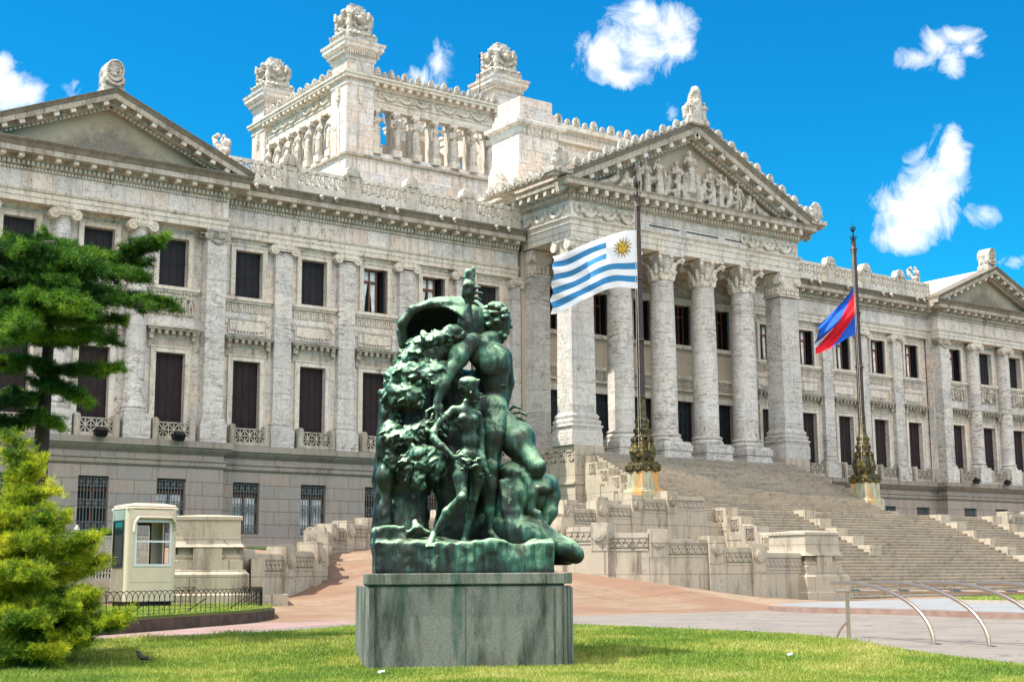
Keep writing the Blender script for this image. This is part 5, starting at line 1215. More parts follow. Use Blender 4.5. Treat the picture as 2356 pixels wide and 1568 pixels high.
# ================================================================= balustraded ramp walls
def balustrade_wall(name,label,pts,base,first_rail=None,disc=True,tail=None):
    root=thing(name,label,'balustrade',(pts[0][0],pts[0][1],base[0] if isinstance(base,list) else base)); WP[root.name]=Vector(root.location)
    wall=MB()
    for i,(x,y,z) in enumerate(pts):
        p=Vector((x,y,0)); d=(Vector(pts[min(i+1,len(pts)-1)][:2]+(0,))-Vector(pts[max(i-1,0)][:2]+(0,))).normalized(); o=d.cross(Vector((0,0,1)))
        nb=MB(); c_=p+Vector((0,0,z-.49)); nb.obox(c_,d,o,(0,0,1),.33,.36,.49); nb.obox(p+Vector((0,0,z+.01)),d,o,(0,0,1),.31,.34,.02)
        ang=math.atan2(o.y,o.x)
        # disc on the front face
        q=p+o*.36+Vector((0,0,z-.40))
        for r_,h_ in ((.27,.05),(.21,.10),(.12,.12)):
            n0=len(nb.v)
            for hh in (0,h_):
                for k in range(20): a_=2*math.pi*k/20; nb.v.append(tuple(q+o*hh+d*(r_*math.cos(a_))+Vector((0,0,r_*math.sin(a_)))))
            nb.quadf([n0+20+k for k in range(20)][::-1])
            for k in range(20): k2=(k+1)%20; nb.quadf((n0+k,n0+k2,n0+20+k2,n0+20+k)[::-1])
        for e_ in (-.29,.29): nb.obox(p+d*e_+o*.365+Vector((0,0,z-.5)),d,o,(0,0,1),.012,.012,.42)
        addb('newel',nb,M['ramp'],root)
        zb=float(gh(x,y))-.8 if base=='g' else base
        wall.obox(p+Vector((0,0,(z-.98+zb)/2)),d,o,(0,0,1),.32,.34,(z-.98-zb)/2)
        if i<len(pts)-1:
            x2,y2,z2=pts[i+1]; q_=Vector((x2,y2,0)); dd=(q_-p); L=dd.length; dd/=L; oo=dd.cross(Vector((0,0,1))); zt=min(z,z2)-.10 if abs(z-z2)>.02 else z-.12
            a=p+dd*.30; c2=q_-dd*.30; r_=MB(); m_=(a+c2)/2; hl=(c2-a).length/2
            for (w_,z0,z1) in ((.27,0,.07),(.22,.07,.12),(.24,.12,.46),(.29,.46,.50),(.27,.50,.60),(.20,.60,.64)):
                r_.obox(m_+Vector((0,0,zt-.64+(z0+z1)/2)),dd,oo,(0,0,1),hl,w_,(z1-z0)/2)
            n_=max(2,int(2*hl/.26))
            for k in range(n_):
                t_=-hl+.06+(2*hl-.12)*(k+.5)/n_; c_=m_+dd*t_+oo*.24; zz=zt-.64
                r_.obox(c_+Vector((0,0,zz+.36)),dd,oo,(0,0,1),.10,.05,.04); r_.obox(c_+Vector((0,0,zz+.27)),dd,oo,(0,0,1),.03,.05,.08)
                r_.obox(c_+dd*.10+Vector((0,0,zz+.2)),dd,oo,(0,0,1),.05,.03,.04); r_.obox(c_-dd*.08+Vector((0,0,zz+.18)),dd,oo,(0,0,1),.035,.025,.06)
            r_.obox(m_+oo*.262+Vector((0,0,zt-.64+.43)),dd,oo,(0,0,1),hl,.02,.012); r_.obox(m_+oo*.262+Vector((0,0,zt-.64+.14)),dd,oo,(0,0,1),hl,.02,.012)
            addb('rail_panel',r_,M['ramp'],root)
            g0=min(float(gh(x,y)),float(gh(x2,y2)))-.8 if base=='g' else base
            wall.obox(m_+Vector((0,0,(zt-.64+g0)/2)),dd,oo,(0,0,1),hl+.02,.25,(zt-.64-g0)/2)
    if tail:   # rail that runs on past the last newel
        p=Vector(pts[-1][:2]+(0,)); q_=Vector(tail[:2]+(0,)); zt=tail[2]; dd=(q_-p).normalized(); oo=dd.cross(Vector((0,0,1))); a=p+dd*.30; m_=(a+q_)/2; hl=(q_-a).length/2; r_=MB()
        for (w_,z0,z1) in ((.27,0,.07),(.22,.07,.12),(.24,.12,.46),(.29,.46,.50),(.27,.50,.60),(.20,.60,.64)): r_.obox(m_+Vector((0,0,zt-.64+(z0+z1)/2)),dd,oo,(0,0,1),hl,w_,(z1-z0)/2)
        n_=int(2*hl/.26)
        for k in range(n_):
            t_=-hl+.06+(2*hl-.12)*(k+.5)/n_; c_=m_+dd*t_+oo*.24; zz=zt-.64
            r_.obox(c_+Vector((0,0,zz+.36)),dd,oo,(0,0,1),.10,.03,.035); r_.obox(c_+Vector((0,0,zz+.27)),dd,oo,(0,0,1),.03,.03,.08); r_.obox(c_+dd*.10+Vector((0,0,zz+.2)),dd,oo,(0,0,1),.05,.03,.04)
        addb('rail_panel',r_,M['ramp'],root); wall.obox(m_+Vector((0,0,(zt-.64-1)/2)),dd,oo,(0,0,1),hl+.1,.25,(zt-.64+1)/2)
    addb('retaining_wall',wall,M['ramp'],root)
    return root
balustrade_wall('balustrade_wall','curved limestone wall with disc newels stepping down right to the stone plinth, nearest the statue',[(32.35,43.2,2.28),(32.39,41.35,2.09),(32.98,39.69,1.84),(34.27,38.13,1.59),(36.28,37.41,1.35),(38.2,37.24,1.06)],-1.7,tail=(40.9,37.6,.78))
balustrade_wall('balustrade_wall','limestone balustrade wall with disc newels stepping up right to the stair landing below the flagpole',[(33.4,45.3,2.5),(35.3,47.2,2.72),(37.66,48,2.95),(39.61,48,3.2),(41.67,48,3.5),(43.79,48,3.74)],-1.3,tail=(45.91,48,3.55))
balustrade_wall('balustrade_wall','limestone balustrade winding up behind the statue along the far edge of the drive',[(18.9,40.3,.82),(20.99,41.62,.94),(22.79,43.04,1.13),(23.88,44.47,1.32),(24.52,45.86,1.49),(25.3,47.52,1.69),(26.2,48.96,1.87),(27.48,50.51,2.07),(28.77,51.42,2.24),(30.28,52.18,2.42),(32.3,52.75,2.65),(34.6,52.95,2.88),(37,53,3.1),(39.5,53,3.32),(41.87,53,3.52),(43.82,53,3.7),(45.9,53,3.75),(48.1,53,3.8)],-1.5)
# right hand mirrored ramp wall, seen beyond the stair
balustrade_wall('balustrade_wall','distant pale limestone balustrade at the far right end of the staircase',[(70.4,48.6,3.4),(72.6,48.6,3.45),(74.8,48.6,3.35),(77,48.6,3.1)],-1.3)
b=MB(); b.box(44.9,45.41,48.2,48.75,GZ-.3,3.1); b.box(45.4,47.5,48.3,48.74,GZ-.3,2.4); addb('cheek_wall',b,M['ramp'],st)
# plinths
def plinth(loc,rz,label,wing):
    root=thing('stone_plinth',label,'plinth',loc,rz)
    s=MB(); s.sq([(1.28,0),(1.28,.42),(1.22,.46),(1.22,1.02),(1.14,1.10),(1.14,1.14),(1.03,1.16),(1.03,1.42),(.95,1.46),(.98,1.52),(.98,1.58),(.86,1.62),(.84,1.80)],(0,0,0))
    s.box(-.42,.42,-1.06,-.8,1.16,1.80); s.box(-1.06,-.8,-.42,.42,1.16,1.80); s.box(.8,1.06,-.42,.42,1.16,1.80)
    s.build('base',M['ramp'],root)
    t=MB(); t.sq([(1.10,1.82),(1.02,1.87),(.97,1.98),(.95,2.12),(.95,2.62)],(0,0,0)); t.build('block',M['ramp'],root)
    u=MB(); u.sq([(1.0,2.62),(1.0,2.72),(.97,2.74),(.25,2.80)],(0,0,0)); u.build('cap',M['ramp'],root)
    if wing:
        v=MB(); v.box(-2.6,-1.29,-.9,.6,0,.5); v.build('foot',M['ramp'],root); v=MB(); v.box(1.29,2.4,-.9,.6,0,.42); v.box(1.30,1.7,-.55,.5,.41,1.5); v.build('foot',M['ramp'],root)
    return root
plinth((41.95,38.15,GZ-.04),0,'square stained limestone plinth at the foot of the staircase, right end of the curved wall',False)
plinth((17.75,40.1,GZ+.16),R(-23),'square limestone plinth right behind the sentry booth',True)
# ================================================================= flagpoles
def flagpole(x,label):
    root=thing('flagpole',label,'flagpole',(x,56,3.1),0,'tall brown flagpoles on the stair landing')
    s=MB(); s.sq([(.92,-.05),(.92,.35),(.80,.42),(.78,1.22),(.72,1.28),(.72,1.34),(.62,1.38),(.60,2.28)],(0,0,0),R(0)); s.build('pedestal',M['pole_stone'],root)
    g_=MB(); g_.sq([(.80,2.28),(.82,2.34),(.82,2.6),(.80,2.66),(.74,2.70),(.74,2.80)],(0,0,0)); 
    for a_ in range(4):
        ca,sa=math.cos(R(90*a_)),math.sin(R(90*a_))
        for k in range(9): t_=-.8+.2*k; zz=2.55-.22*(1-((abs(t_)-.4)/.4)**2); g_.lathe([(.02,-.11),(.10,-.05),(.11,.04),(.02,.11)],(t_*ca+.84*sa,t_*sa-.84*ca,zz),7)
        g_.lathe([(.03,-.2),(.13,-.08),(.13,.08),(.03,.2)],(.82*(ca+sa),.82*(sa-ca),2.5),8)
    o=g_.build('garland_band',M['gilt'],root,40); o.scale=(.76,.76,1)
    S=SDF((-1.0,-1.0,2.72),(1.0,1.0,4.3),.04); S.chain([(0,0,2.8),(0,0,3.3),(0,0,4.1)],[.5,.6,.42],.05)
    for k in range(8):
        a_=2*math.pi*k/8; c_,s_=math.cos(a_),math.sin(a_); S.chain([(.60*c_,.60*s_,2.85),(.66*c_,.66*s_,3.3),(.60*c_,.60*s_,3.72)],[.12,.17,.12],.03); S.ell((.60*c_,.60*s_,3.95),(.12,.12,.14),.02)
        b_=a_+.35; S.cap((.62*c_,.62*s_,3.7),(.72*math.cos(b_),.72*math.sin(b_),3.35),.08,.07,.02); S.ell((.6*math.cos(b_),.6*math.sin(b_),3.1),(.13,.13,.17),.03)
    S.rough(.06,7); o=bpy.data.objects.new('figure_drum',S.mesh('figure_drum',M['gilt'])); link(o,root); o.scale=(.86,.86,1)
    c_=MB(); c_.lathe([(.58,4.05),(.62,4.12),(.50,4.22),(.54,4.4),(.56,4.5),(.44,4.62),(.46,4.72),(.40,4.82),(.44,5.0),(.36,5.12),(.28,5.3),(.30,5.42),(.27,5.5),(.26,6.2),(.30,6.26),(.22,6.34)],(0,0,0),16)
    for z,r_ in ((4.45,.52),(4.95,.42)):
        for k in range(10): a_=2*math.pi*k/10; c_.lathe([(.02,-.12),(.09,-.03),(.08,.06),(.02,.12)],(r_*math.cos(a_),r_*math.sin(a_),z),6)
    o=c_.build('base_cone',M['gilt'],root,40); o.scale=(.82,.82,1)
    p=MB(); p.lathe([(.20,6.3),(.19,9.3),(.17,12.6),(.145,17.3)],(0,0,0),14)
    for z,r_ in ((9.35,.28),(12.7,.26),(16.75,.22)): p.lathe([(.16,z-.25),(r_*.8,z-.2),(r_*.8,z-.14),(.18,z-.1),(r_,z),(r_*.8,z+.1),(.16,z+.14)],(0,0,0),14)
    p.build('shaft',M['pole'],root,40)
    f=MB(); f.tube([(0,0,17.2),(0,0,18.45)],[.06,.015],6)
    for z,r_ in ((17.35,.17),(17.95,.15)):
        f.lathe([(.04,z-.12),(r_*.8,z),(.05,z+.06)],(0,0,0),8)
        for k in range(6):
            a_=math.pi*k/3; f.tube([(0,0,z),(r_*.9*math.cos(a_),r_*.9*math.sin(a_),z+.05),(r_*1.3*math.cos(a_),r_*1.3*math.sin(a_),z+.17),(r_*.9*math.cos(a_),r_*.9*math.sin(a_),z+.25)],.022,5)
    f.build('finial',M['iron'],root)
    h=MB(); 
    for e_ in (-.28,-.20): h.tube([(e_,-.1,17.0),(e_*1.9,-.3,9),(e_*1.7,-.25,3.6)],.012,5)
    h.build('halyard',M['rope'],root); return root
flagpole(49.4,'tall brown flagpole with gilded base carrying the blue and white striped flag')
flagpole(67.2,'tall brown flagpole with gilded base carrying the blue and red flag')
def flagmesh(pos,nu,nv,matf,mats):
    V=[pos(i/nu,j/nv) for j in range(nv+1) for i in range(nu+1)]; F=[];mi=[]
    for j in range(nv):
        for i in range(nu): a=j*(nu+1)+i; F.append((a,a+1,a+nu+2,a+nu+1)); mi.append(matf((i+.5)/nu,(j+.5)/nv))
    return npmesh('cloth',V,F,mats,True,mi)
def fpos(u,v,off=0):
    d=Vector((-.88,.42,0)).normalized(); n_=Vector((-d.y,d.x,0))
    s_=u*4.75; zt=18.43-1.45*u+.20*math.sin(4.2*u+.3); zb=15.27-1.10*u+.30*math.sin(5.*u)-.12*u*u
    z=zt*(1-v)+zb*v; wv=(.08+.34*u)*math.sin(8.0*u-3.2*v+.5)+.14*u**.6*math.sin(19*u+7*v)+.06*math.sin(30*u*v+2*v)
    e=.06*math.sin(23*v)*u*u
    p=Vector((49.2,55.9,0))+d*(s_-e)+n_*(wv*.75+off); p.z=z+.03*math.sin(13*u+5*v); return p
fl=thing('flag','blue and white striped flag with a golden sun, flying left from the nearer pole','flag',(49.2,55.9,15.2))
def fl_m(u,v):
    r_=int(v*9); return 1 if (r_%2==1 and not (r_<5 and u<.365)) else 0
me=flagmesh(lambda u,v:fpos(u,v)-Vector((49.2,55.9,15.2)),110,54,fl_m,[M['white_flag'],M['blue_flag']]); o=bpy.data.objects.new('cloth',me); link(o,fl)
# sun emblem: disc, 16 rays, simple face on both sides
def sunmesh(off):
    b=MB(); cu,cv=.175,.285; H=3.1;Lf=4.75
    def Q(x,y): p=fpos(cu+x/Lf,cv-y/H,off)-Vector((49.2,55.9,15.2)); return tuple(p)
    def poly(pts,mi):
        b.cm=mi; q=len(b.v); b.v+=[Q(x,y) for x,y in pts]; b.quadf(range(q,q+len(pts)))
    for k in range(16):
        a_=2*math.pi*k/16+.1; 
        for w_,r1,mi in ((.095,.60,1),(.055,.55,0)):
            oo=0
            if k%2==0: pts=[(.24,-w_/2),(r1,0),(.24,w_/2)]
            else: pts=[(.22,-w_/2),(.33,-w_/2+.05),(.44,-w_/3-.02),(r1*.97,.03),(.44,w_/3-.0),(.33,w_/2+.05),(.22,w_/2)]
            q=len(b.v); b.cm=mi; sh=.004 if mi==0 else 0
            for x,y in pts:
                X=x*math.cos(a_)-y*math.sin(a_);Y=x*math.sin(a_)+y*math.cos(a_); p=fpos(cu+X/Lf,cv-Y/H,off+(sh if off>0 else -sh))-Vector((49.2,55.9,15.2)); b.v.append(tuple(p))
            b.quadf(range(q,q+len(pts)))
    def disc(cx,cy,rx,ry,mi,sh,n_=20):
        q=len(b.v); b.cm=mi
        for k in range(n_): a_=2*math.pi*k/n_; b.v.append(tuple(fpos(cu+(cx+rx*math.cos(a_))/Lf,cv-(cy+ry*math.sin(a_))/H,off+(sh if off>0 else -sh))-Vector((49.2,55.9,15.2))))
        b.quadf(range(q,q+n_))
    disc(0,0,.265,.265,1,.008,28); disc(0,0,.24,.24,0,.012,28)
    for sx in (-1,1): disc(sx*.1,.06,.05,.025,1,.016,10); disc(sx*.1,.12,.07,.012,1,.016,8)
    disc(.0,-.02,.016,.09,1,.016,8); disc(0,-.13,.075,.018,1,.016,10)
    return b
for off in (.02,-.02): sunmesh(off).build('sun_emblem',[M['gold'],M['sun_line']],fl)
def gpos(u,v):
    # furled flag hanging down and left from the hoist
    zt=17.6-2.6*u**.8; zb=14.47-1.35*u
    lat=u*2.55+.12*math.sin(6*u)*v; z=zt*(1-v)+zb*v
    dpt=.28*math.sin(9*v+2.5*u)*(.35+u)+.12*math.sin(21*v-5*u)*(u+.2)
    lat+= (v-.5)*.35*u -.45*u*math.sin(math.pi*v)*0
    d=Vector((-.81,.585,0)); n_=Vector((.585,.81,0)); p=Vector((67.0,55.9,0))+d*lat*(1-.22*v*(1-u))+n_*dpt; p.z=z+.05*math.sin(14*v); return p-Vector((67.0,55.9,14.4))
def gm_(u,v):
    c_=.34+.60*u; hw=.24-.02*u
    if abs(v-c_)<hw: return 1
    if u>.62 and c_-hw-.14*(u-.5)*2<v<c_-hw: return 2
    return 0
g2=thing('flag','royal blue flag with a diagonal red band, hanging limp from the farther pole','flag',(67.0,55.9,14.4))
o=bpy.data.objects.new('cloth',flagmesh(gpos,60,80,gm_,[M['royal_flag'],M['red_flag'],M['white_flag']])); link(o,g2)
# ================================================================= floodlights
fb_=None
for i,x in enumerate(BW+[mx(x) for x in BW]):
    lab=['black floodlight on the left wing ledge, partly behind the cedar','black floodlight on the ledge below the middle balustrade of the left wing','black floodlight on the ledge left of the left wing corner','black floodlight on the right wing ledge, nearest the wing corner','black floodlight on the right wing ledge, second from the wing corner','black floodlight on the right wing ledge, farthest right'][[0,1,2,5,4,3][i]]
    if i==0:
        fb_=thing('floodlight',lab,'floodlight',(x,64.45,6.60),R(10),'floodlights along the base ledge')
        s=MB(); s.obox((0,-.12,.16),(1,0,0),(0,.8,.6),(0,-.6,.8),.26,.14,.19); s.build('housing',M['rubber'],fb_); s=MB(); s.box(-.3,-.27,-.2,.05,0,.25); s.box(.27,.3,-.2,.05,0,.25); s.box(-.3,.3,-.1,.05,-.003,.03); s.build('bracket',M['rubber'],fb_)
    else:
        c=copy_tree(fb_); c.location=(x,64.45,6.60); c['label']=lab
# ================================================================= kiosk
KX,KY,KZ=14.95,37.35,IZ
KX=14.66
kk=thing('sentry_booth','cream sentry booth with a sliding window standing on the fenced lawn','booth',(KX,KY,KZ))
bw,bd,bh=.80,.68,2.62
r_=.16; kk.scale=(.90,.90,1)
s=MB(); hx=bw-r_; hy=bd-r_
f_=MB(); f_.wall(-hx,hx,.14,bh,-bd,.06,[(-.52,.56,1.12,2.28)],.06,False)
for sx in (-1,1):
    for sy in (-1,1):
        q=len(f_.v)
        for zz in (.14,bh):
            for k in range(7):
                a_=R(15*k)+{(1,1):0,(-1,1):R(90),(-1,-1):R(180),(1,-1):R(270)}[(sx,sy)]; f_.v.append((sx*hx+r_*math.cos(a_),sy*hy+r_*math.sin(a_),zz))
        for k in range(6): f_.quadf((q+k,q+k+1,q+8+k,q+7+k))
f_.box(-hx,hx,-bd-.012,-bd,.66,1.05)
f_.build('body',M['cream_gel'],kk,30)
def sidewall(sx,name,m_,holes):
    w_=MB(); w_.wall(-hy,hy,.14,bh,0,.05,holes,.05,False); 
    # rotate wall (facing -Y) to face sx*X
    o_=w_.build(name,m_,kk); o_.rotation_euler=(0,0,R(-90) if sx<0 else R(90)); o_.location=(sx*bw,0,0); return o_
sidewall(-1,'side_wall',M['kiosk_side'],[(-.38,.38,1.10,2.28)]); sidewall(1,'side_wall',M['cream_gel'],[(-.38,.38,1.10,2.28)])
w_=MB(); w_.wall(-hx,hx,.14,bh,0,.05,[(-.42,.12,1.12,2.22)],.05,False); o_=w_.build('back_wall',M['cream_gel'],kk); o_.rotation_euler=(0,0,math.pi); o_.location=(0,bd,0)
t_=MB(); t_.sq([(.70,.58,bh-.03),(.80,.68,bh-.02),(.80,.68,bh+.03),(.76,.64,bh+.05)],(0,0,0)); t_.sq([(.74,.62,bh+.05),(.76,.64,bh+.08),(.72,.60,bh+.12),(.45,.38,bh+.17),(.1,.1,bh+.18)],(0,0,0)); t_.build('roof',M['cream_gel'],kk)
t_=MB(); t_.sq([(.70,.58,.0),(.70,.58,.14)],(0,0,0)); t_.sq([(.80,.68,.13),(.80,.68,.15)],(0,0,0)); t_.build('base',M['rubber'],kk)
t_=MB(); 
for (x0,x1,z0,z1) in ((-.56,-.50,1.08,2.32),(.54,.60,1.08,2.32),(-.5,.54,1.08,1.14),(-.5,.54,2.26,2.32),(-.5,.54,1.72,1.77)): t_.box(x0,x1,-bd-.03,-bd+.03,z0,z1)
t_.build('window_frame',M['alu'],kk)
t_=MB(); P_=[(-.66,-bd,2.12),(-.66,-bd-.05,2.15)]
prof=[(-.64,2.02),(-.62,2.26),(-.5,2.40),(.54,2.40),(.66,2.26),(.68,2.02)]
for (x0,z0),(x1,z1) in zip(prof[:-1],prof[1:]):
    q=len(t_.v); t_.v+=[(x0,-bd,z0),(x1,-bd,z1),(x1,-bd-.2,z1-.03),(x0,-bd-.2,z0-.03),(x0,-bd,z0+.03),(x1,-bd,z1+.03),(x1,-bd-.2,z1),(x0,-bd-.2,z0)]
    for qq in ((0,1,2,3),(4,7,6,5),(3,2,6,7)): t_.quadf([q+k for k in qq])
t_.build('visor',M['cream_gel'],kk)
t_=MB()
for o1,(sx) in ((-bw-.01,-1),(bw+.01,1)):
    t_=MB()
    for (y0,y1,z0,z1) in ((-.42,-.37,1.06,2.32),(.37,.42,1.06,2.32),(-.37,.37,1.06,1.11),(-.37,.37,2.27,2.32)): t_.box(min(o1,o1+sx*.02),max(o1,o1+sx*.02),y0,y1,z0,z1)
    t_.build('window_seal',M['rubber'],kk)
t_=MB()
for (x0,x1,z0,z1) in ((-.47,-.42,1.07,2.27),(.12,.17,1.07,2.27),(-.42,.12,1.07,1.12),(-.42,.12,2.22,2.27)): t_.box(-x1,-x0,bd-.08,bd-.055,z0,z1)
t_.build('window_seal',M['rubber'],kk)
t_=MB(); t_.box(-bw-.004,-bw+.004,-.37,.37,1.11,2.27); t_.build('pane',M['glass'],kk)
t_=MB(); t_.box(-.6,.6,-.5,.5,.9,.93); t_.build('counter',M['dark'],kk)
# ================================================================= hoop fence round the island
hf=thing('hoop_fence','low black wire hoop fence round the sentry booth lawn','fence',(12,29,IZ))
def offp(P_,c_,k): return [(x+(c_[0]-x)*k,y+(c_[1]-y)*k) for x,y in P_]
def resample(P_,step,closed=True):
    P_=[np.array(p,float) for p in P_]; 
    if closed: P_=P_+[P_[0]]
    out=[];acc=0.
    for a,b_ in zip(P_[:-1],P_[1:]):
        L=np.linalg.norm(b_-a); t_=acc
        while t_<L: out.append(tuple(a+(b_-a)*t_/L)); t_+=step
        acc=t_-L
    return out
HP=resample(offp(KI,(9,33),.05),.24); b=MB()
for i in range(len(HP)):
    p=HP[i]; q=HP[(i+2)%len(HP)]
    if math.hypot(q[0]-p[0],q[1]-p[1])>.8 or p[0]<-1: continue
    pts=[(p[0],p[1],-.1),(p[0],p[1],.34)]+[(p[0]+(q[0]-p[0])*(1-math.cos(math.pi*k/6))/2,p[1]+(q[1]-p[1])*(1-math.cos(math.pi*k/6))/2,.34+.17*math.sin(math.pi*k/6)) for k in range(1,6)]+[(q[0],q[1],.34)]
    b.tube([(x-12,y-29,z) for x,y,z in pts],.0085,4,False)
for i in range(0,len(HP)-2,11):
    p=HP[i]; b.bar((p[0]-12,p[1]-29,.3),(p[0]-12-.35,p[1]-29+.3,0),.02)
b.tube([(x-12,y-29,.10) for x,y in HP if x>-1][:],.006,4,False); b.build('hoops',M['iron'],hf)
# ================================================================= ornamental metal fence behind the booth
of=thing('ornamental_fence','tall grey pierced metal fence on a stone kerb behind the sentry booth','fence',(12.7,39.7,-.75))
p0=Vector((16.7,41.0,0)); p1=Vector((6.2,38.4,0)); dd=(p1-p0); LF=dd.length; dd/=LF; oo=dd.cross(Vector((0,0,1))); org=Vector((12.7,39.7,0))
b=MB(); zb,zt=-.05,1.22
def ob(s,t0,t1,o0,o1,z0,z1): c_=p0+dd*((t0+t1)/2)+oo*((o0+o1)/2)-org; s.obox((c_.x,c_.y,(z0+z1)/2+.75),dd,oo,(0,0,1),(t1-t0)/2,(o1-o0)/2,(z1-z0)/2)
ob(b,0,LF,-.03,.03,zt-.04,zt); ob(b,0,LF,-.03,.03,zb,zb+.05); ob(b,0,LF,-.03,.03,zb+.36,zb+.40)
n_=int(LF/.105)
for i in range(n_+1):
    t_=LF*i/n_; ob(b,t_-.012,t_+.012,-.012,.012,zb,zt)
    if i<n_:
        for j in range(9):
            zz=zb+.44+j*.092; c_=p0+dd*(t_+LF/n_/2)-org
            b.obox((c_.x,c_.y,zz+.03+.75),dd,oo,(0,0,1),.028,.01,.028)
            if j%1==0: b.bar((c_.x-dd.x*.045,c_.y-dd.y*.045,zz+.045+.75),(c_.x,c_.y,zz+.085+.75),.014); b.bar((c_.x+dd.x*.045,c_.y+dd.y*.045,zz+.045+.75),(c_.x,c_.y,zz+.085+.75),.014)
        ob(b,t_+.02,t_+LF/n_-.02,-.01,.01,zb+.17,zb+.20)
b.build('lattice',M['fence'],of)
b=MB(); 
t_=.4
while t_<LF: 
    ob(b,t_-.07,t_+.07,-.05,.05,zb-.05,zt+.04); c_=p0+dd*t_-org; b.lathe([(.03,0),(.07,.05),(.09,.12),(.05,.2),(.02,.26)],(c_.x,c_.y,zt+.79),8)
    ob(b,t_+.6,t_+.64,-.02,.02,zt,zt+.03); c_=p0+dd*(t_+.62)-org; b.lathe([(.02,0),(.05,.05),(.02,.12)],(c_.x,c_.y,zt+.77),8); t_+=1.3
b.build('post',M['fence'],of)
b=MB(); ob(b,-.5,LF,-.16,.16,-1.3,zb); b.build('kerb',M['ramp'],of)
# ================================================================= bike rack
br=thing('bicycle_rack','shiny stainless steel bicycle rack with curved bars at the edge of the lawn','bicycle rack',(19.1,16.4,GZ))
b=MB(); b.tube([(0,.25,.80),(-.06,-6.5,.80)],.03,12); b.build('rail',M['steel'],br,40)
b=MB(); b.tube([(0,.02,0),(0,.02,.80)],.034,12); b.tube([(0,0,.32),(-.08,.12,.16),(-.12,.2,0)],.02,8); b.build('post',M['steel'],br,40)
for k in range(6):
    b=MB(); pts=[]
    for j in range(15):
        th_=R(-8+98*j/14); s_=math.sin(th_); zz=.94*math.cos(th_)**.9 if th_>0 else .94*math.cos(th_)
        pts.append((-.80*s_*1.0,.10-1.0*k-2.45*s_,zz))
    b.tube(pts,.033,12); b.bar((0,-.12-1.0*k,.80),(0,-.12-1.0*k,.93),.02); b.build('arch_bar',M['steel'],br,40)
# litter on the lawn
for (x,y,lab) in ((8.05,13.5,'small white scrap of litter on the grass in front of the bronze group'),(13.2,12.3,'tiny white scrap of litter on the grass near the bicycle rack')):
    b=MB(); b.obox((0,0,.03),(1,.2,.1),(-.2,1,.2),(0,-.2,1),.05,.03,.012); b.obox((.04,.02,.04),(1,-.5,.3),(.5,1,0),(0,0,1),.03,.03,.008); o=b.build('litter',M['paper']); o.scale=(.7,.7,.7); o.location=(x,y,float(lawnh(x,y))+.02); tag(o,lab,'litter')
#@@PART4
# ================================================================= granite block under the bronze group
fwh=Vector((math.sin(yaw),math.cos(yaw),0)); rth=Vector((math.cos(yaw),-math.sin(yaw),0))
def camloc(lat,D,z): p=rth*lat+fwh*D; p.z=z; return p
SA=-yaw+R(7)    # the block is turned a little to the right
PB=camloc(-.565,16.72,GZ)
pd=thing('granite_pedestal','low moss stained granite pedestal under the green bronze group','pedestal',PB,SA)
s=MB(); hw=1.16
pl_=[(-hw+.10,0),(hw-.02,0),(hw+.13,.22),(hw+.13,2.2),(-hw-.10,2.2),(-hw,.14)]
s.prism([(x,y,-.1) for x,y in pl_],0,(0,0,1.075)); s.box(-hw+.12,-.01,-.012,0,0,.955); s.box(.01,hw-.12,-.012,0,0,.955)
for k in range(3): s.obox((hw+.03+.05*k,.04+.075*k,.48),(.56,.83,0),(-.83,.56,0),(0,0,1),.022,.012,.48)
for x in (-hw+.06,hw-.06): s.box(x-.03,x+.03,-.02,0,0,.965)
s.prism([(-hw+.1,.06,.95),(hw-.06,.06,.95),(hw+.06,.28,.95),(hw+.06,2.1,.95),(-hw,2.1,.95)],0,(0,0,.06)); s.build('block',M['ped'],pd)
s=MB(); 
for x0,x1 in ((-hw-.005,-.96),(-.957,.955),(.958,hw+.02)): s.prism([(x0,-.035,1.0),(x1,-.035,1.0),(x1,2.2,1.0),(x0,2.2,1.0)],0,(0,0,.13))
s.prism([(hw+.022,-.035,1.0),(hw+.14,.17,1.0),(hw+.14,2.2,1.0),(hw+.022,2.2,1.0)],0,(0,0,.13))
o=s.build('coping',M['ped'],pd)
bv=o.modifiers.new('bevel','BEVEL'); bv.width=.012; bv.segments=2
# ================================================================= bronze group (crop pixel grid 2.63 mm, v = towards the viewer)
KS=.00263; BZ=GZ+1.13
bg=thing('bronze_group','green bronze sculpture group of nude figures with foliage on a granite pedestal','sculpture',camloc(-.66,17.85,BZ),SA)
def Q(x,y,v=0.): return ((x-575)*KS*1.0,-v,(1490-y)*KS)
def Qs(L): return [Q(*p) for p in L]
u_=KS
# --- bronze plinth and rocky ground
S=SDF((-1.2,-.95,-.04),(1.25,.95,1.0),.024)
S.box(((158+985)/2*KS-575*KS,.05,.18),((985-158)/2*KS,.80,.20),.02,.02)
S.box(((158+300)/2*KS-575*KS,.1,.40),((300-158)/2*KS,.72,.16),.04,.03)
S.box(((280+560)/2*KS-575*KS,.15,.30),((560-280)/2*KS,.62,.12),.06,.04)
S.ell(Q(620,1440,-.2),(.55,.5,.14),.08); S.ell(Q(420,1400,.25),(.28,.4,.16),.08); S.ell(Q(800,1440,.1),(.5,.5,.10),.08)
S.ell(Q(345,1265,.35),(.055,.07,.10),.03); S.ell(Q(290,1285,.4),(.05,.06,.07),.03); S.chain(Qs([(280,1310,.4),(360,1290,.4),(420,1310,.45)]),[.05,.05,.03],.04)
S.ell(Q(570,1370,.42),(.05,.05,.04),.02)
S.rough(.07,3.2,lambda X,Y,Z:np.clip((Z-.16)*6,0,1)); S.rough(.05,7,lambda X,Y,Z:np.clip((Z-.2)*6,0,1)); S.rough(.014,14)
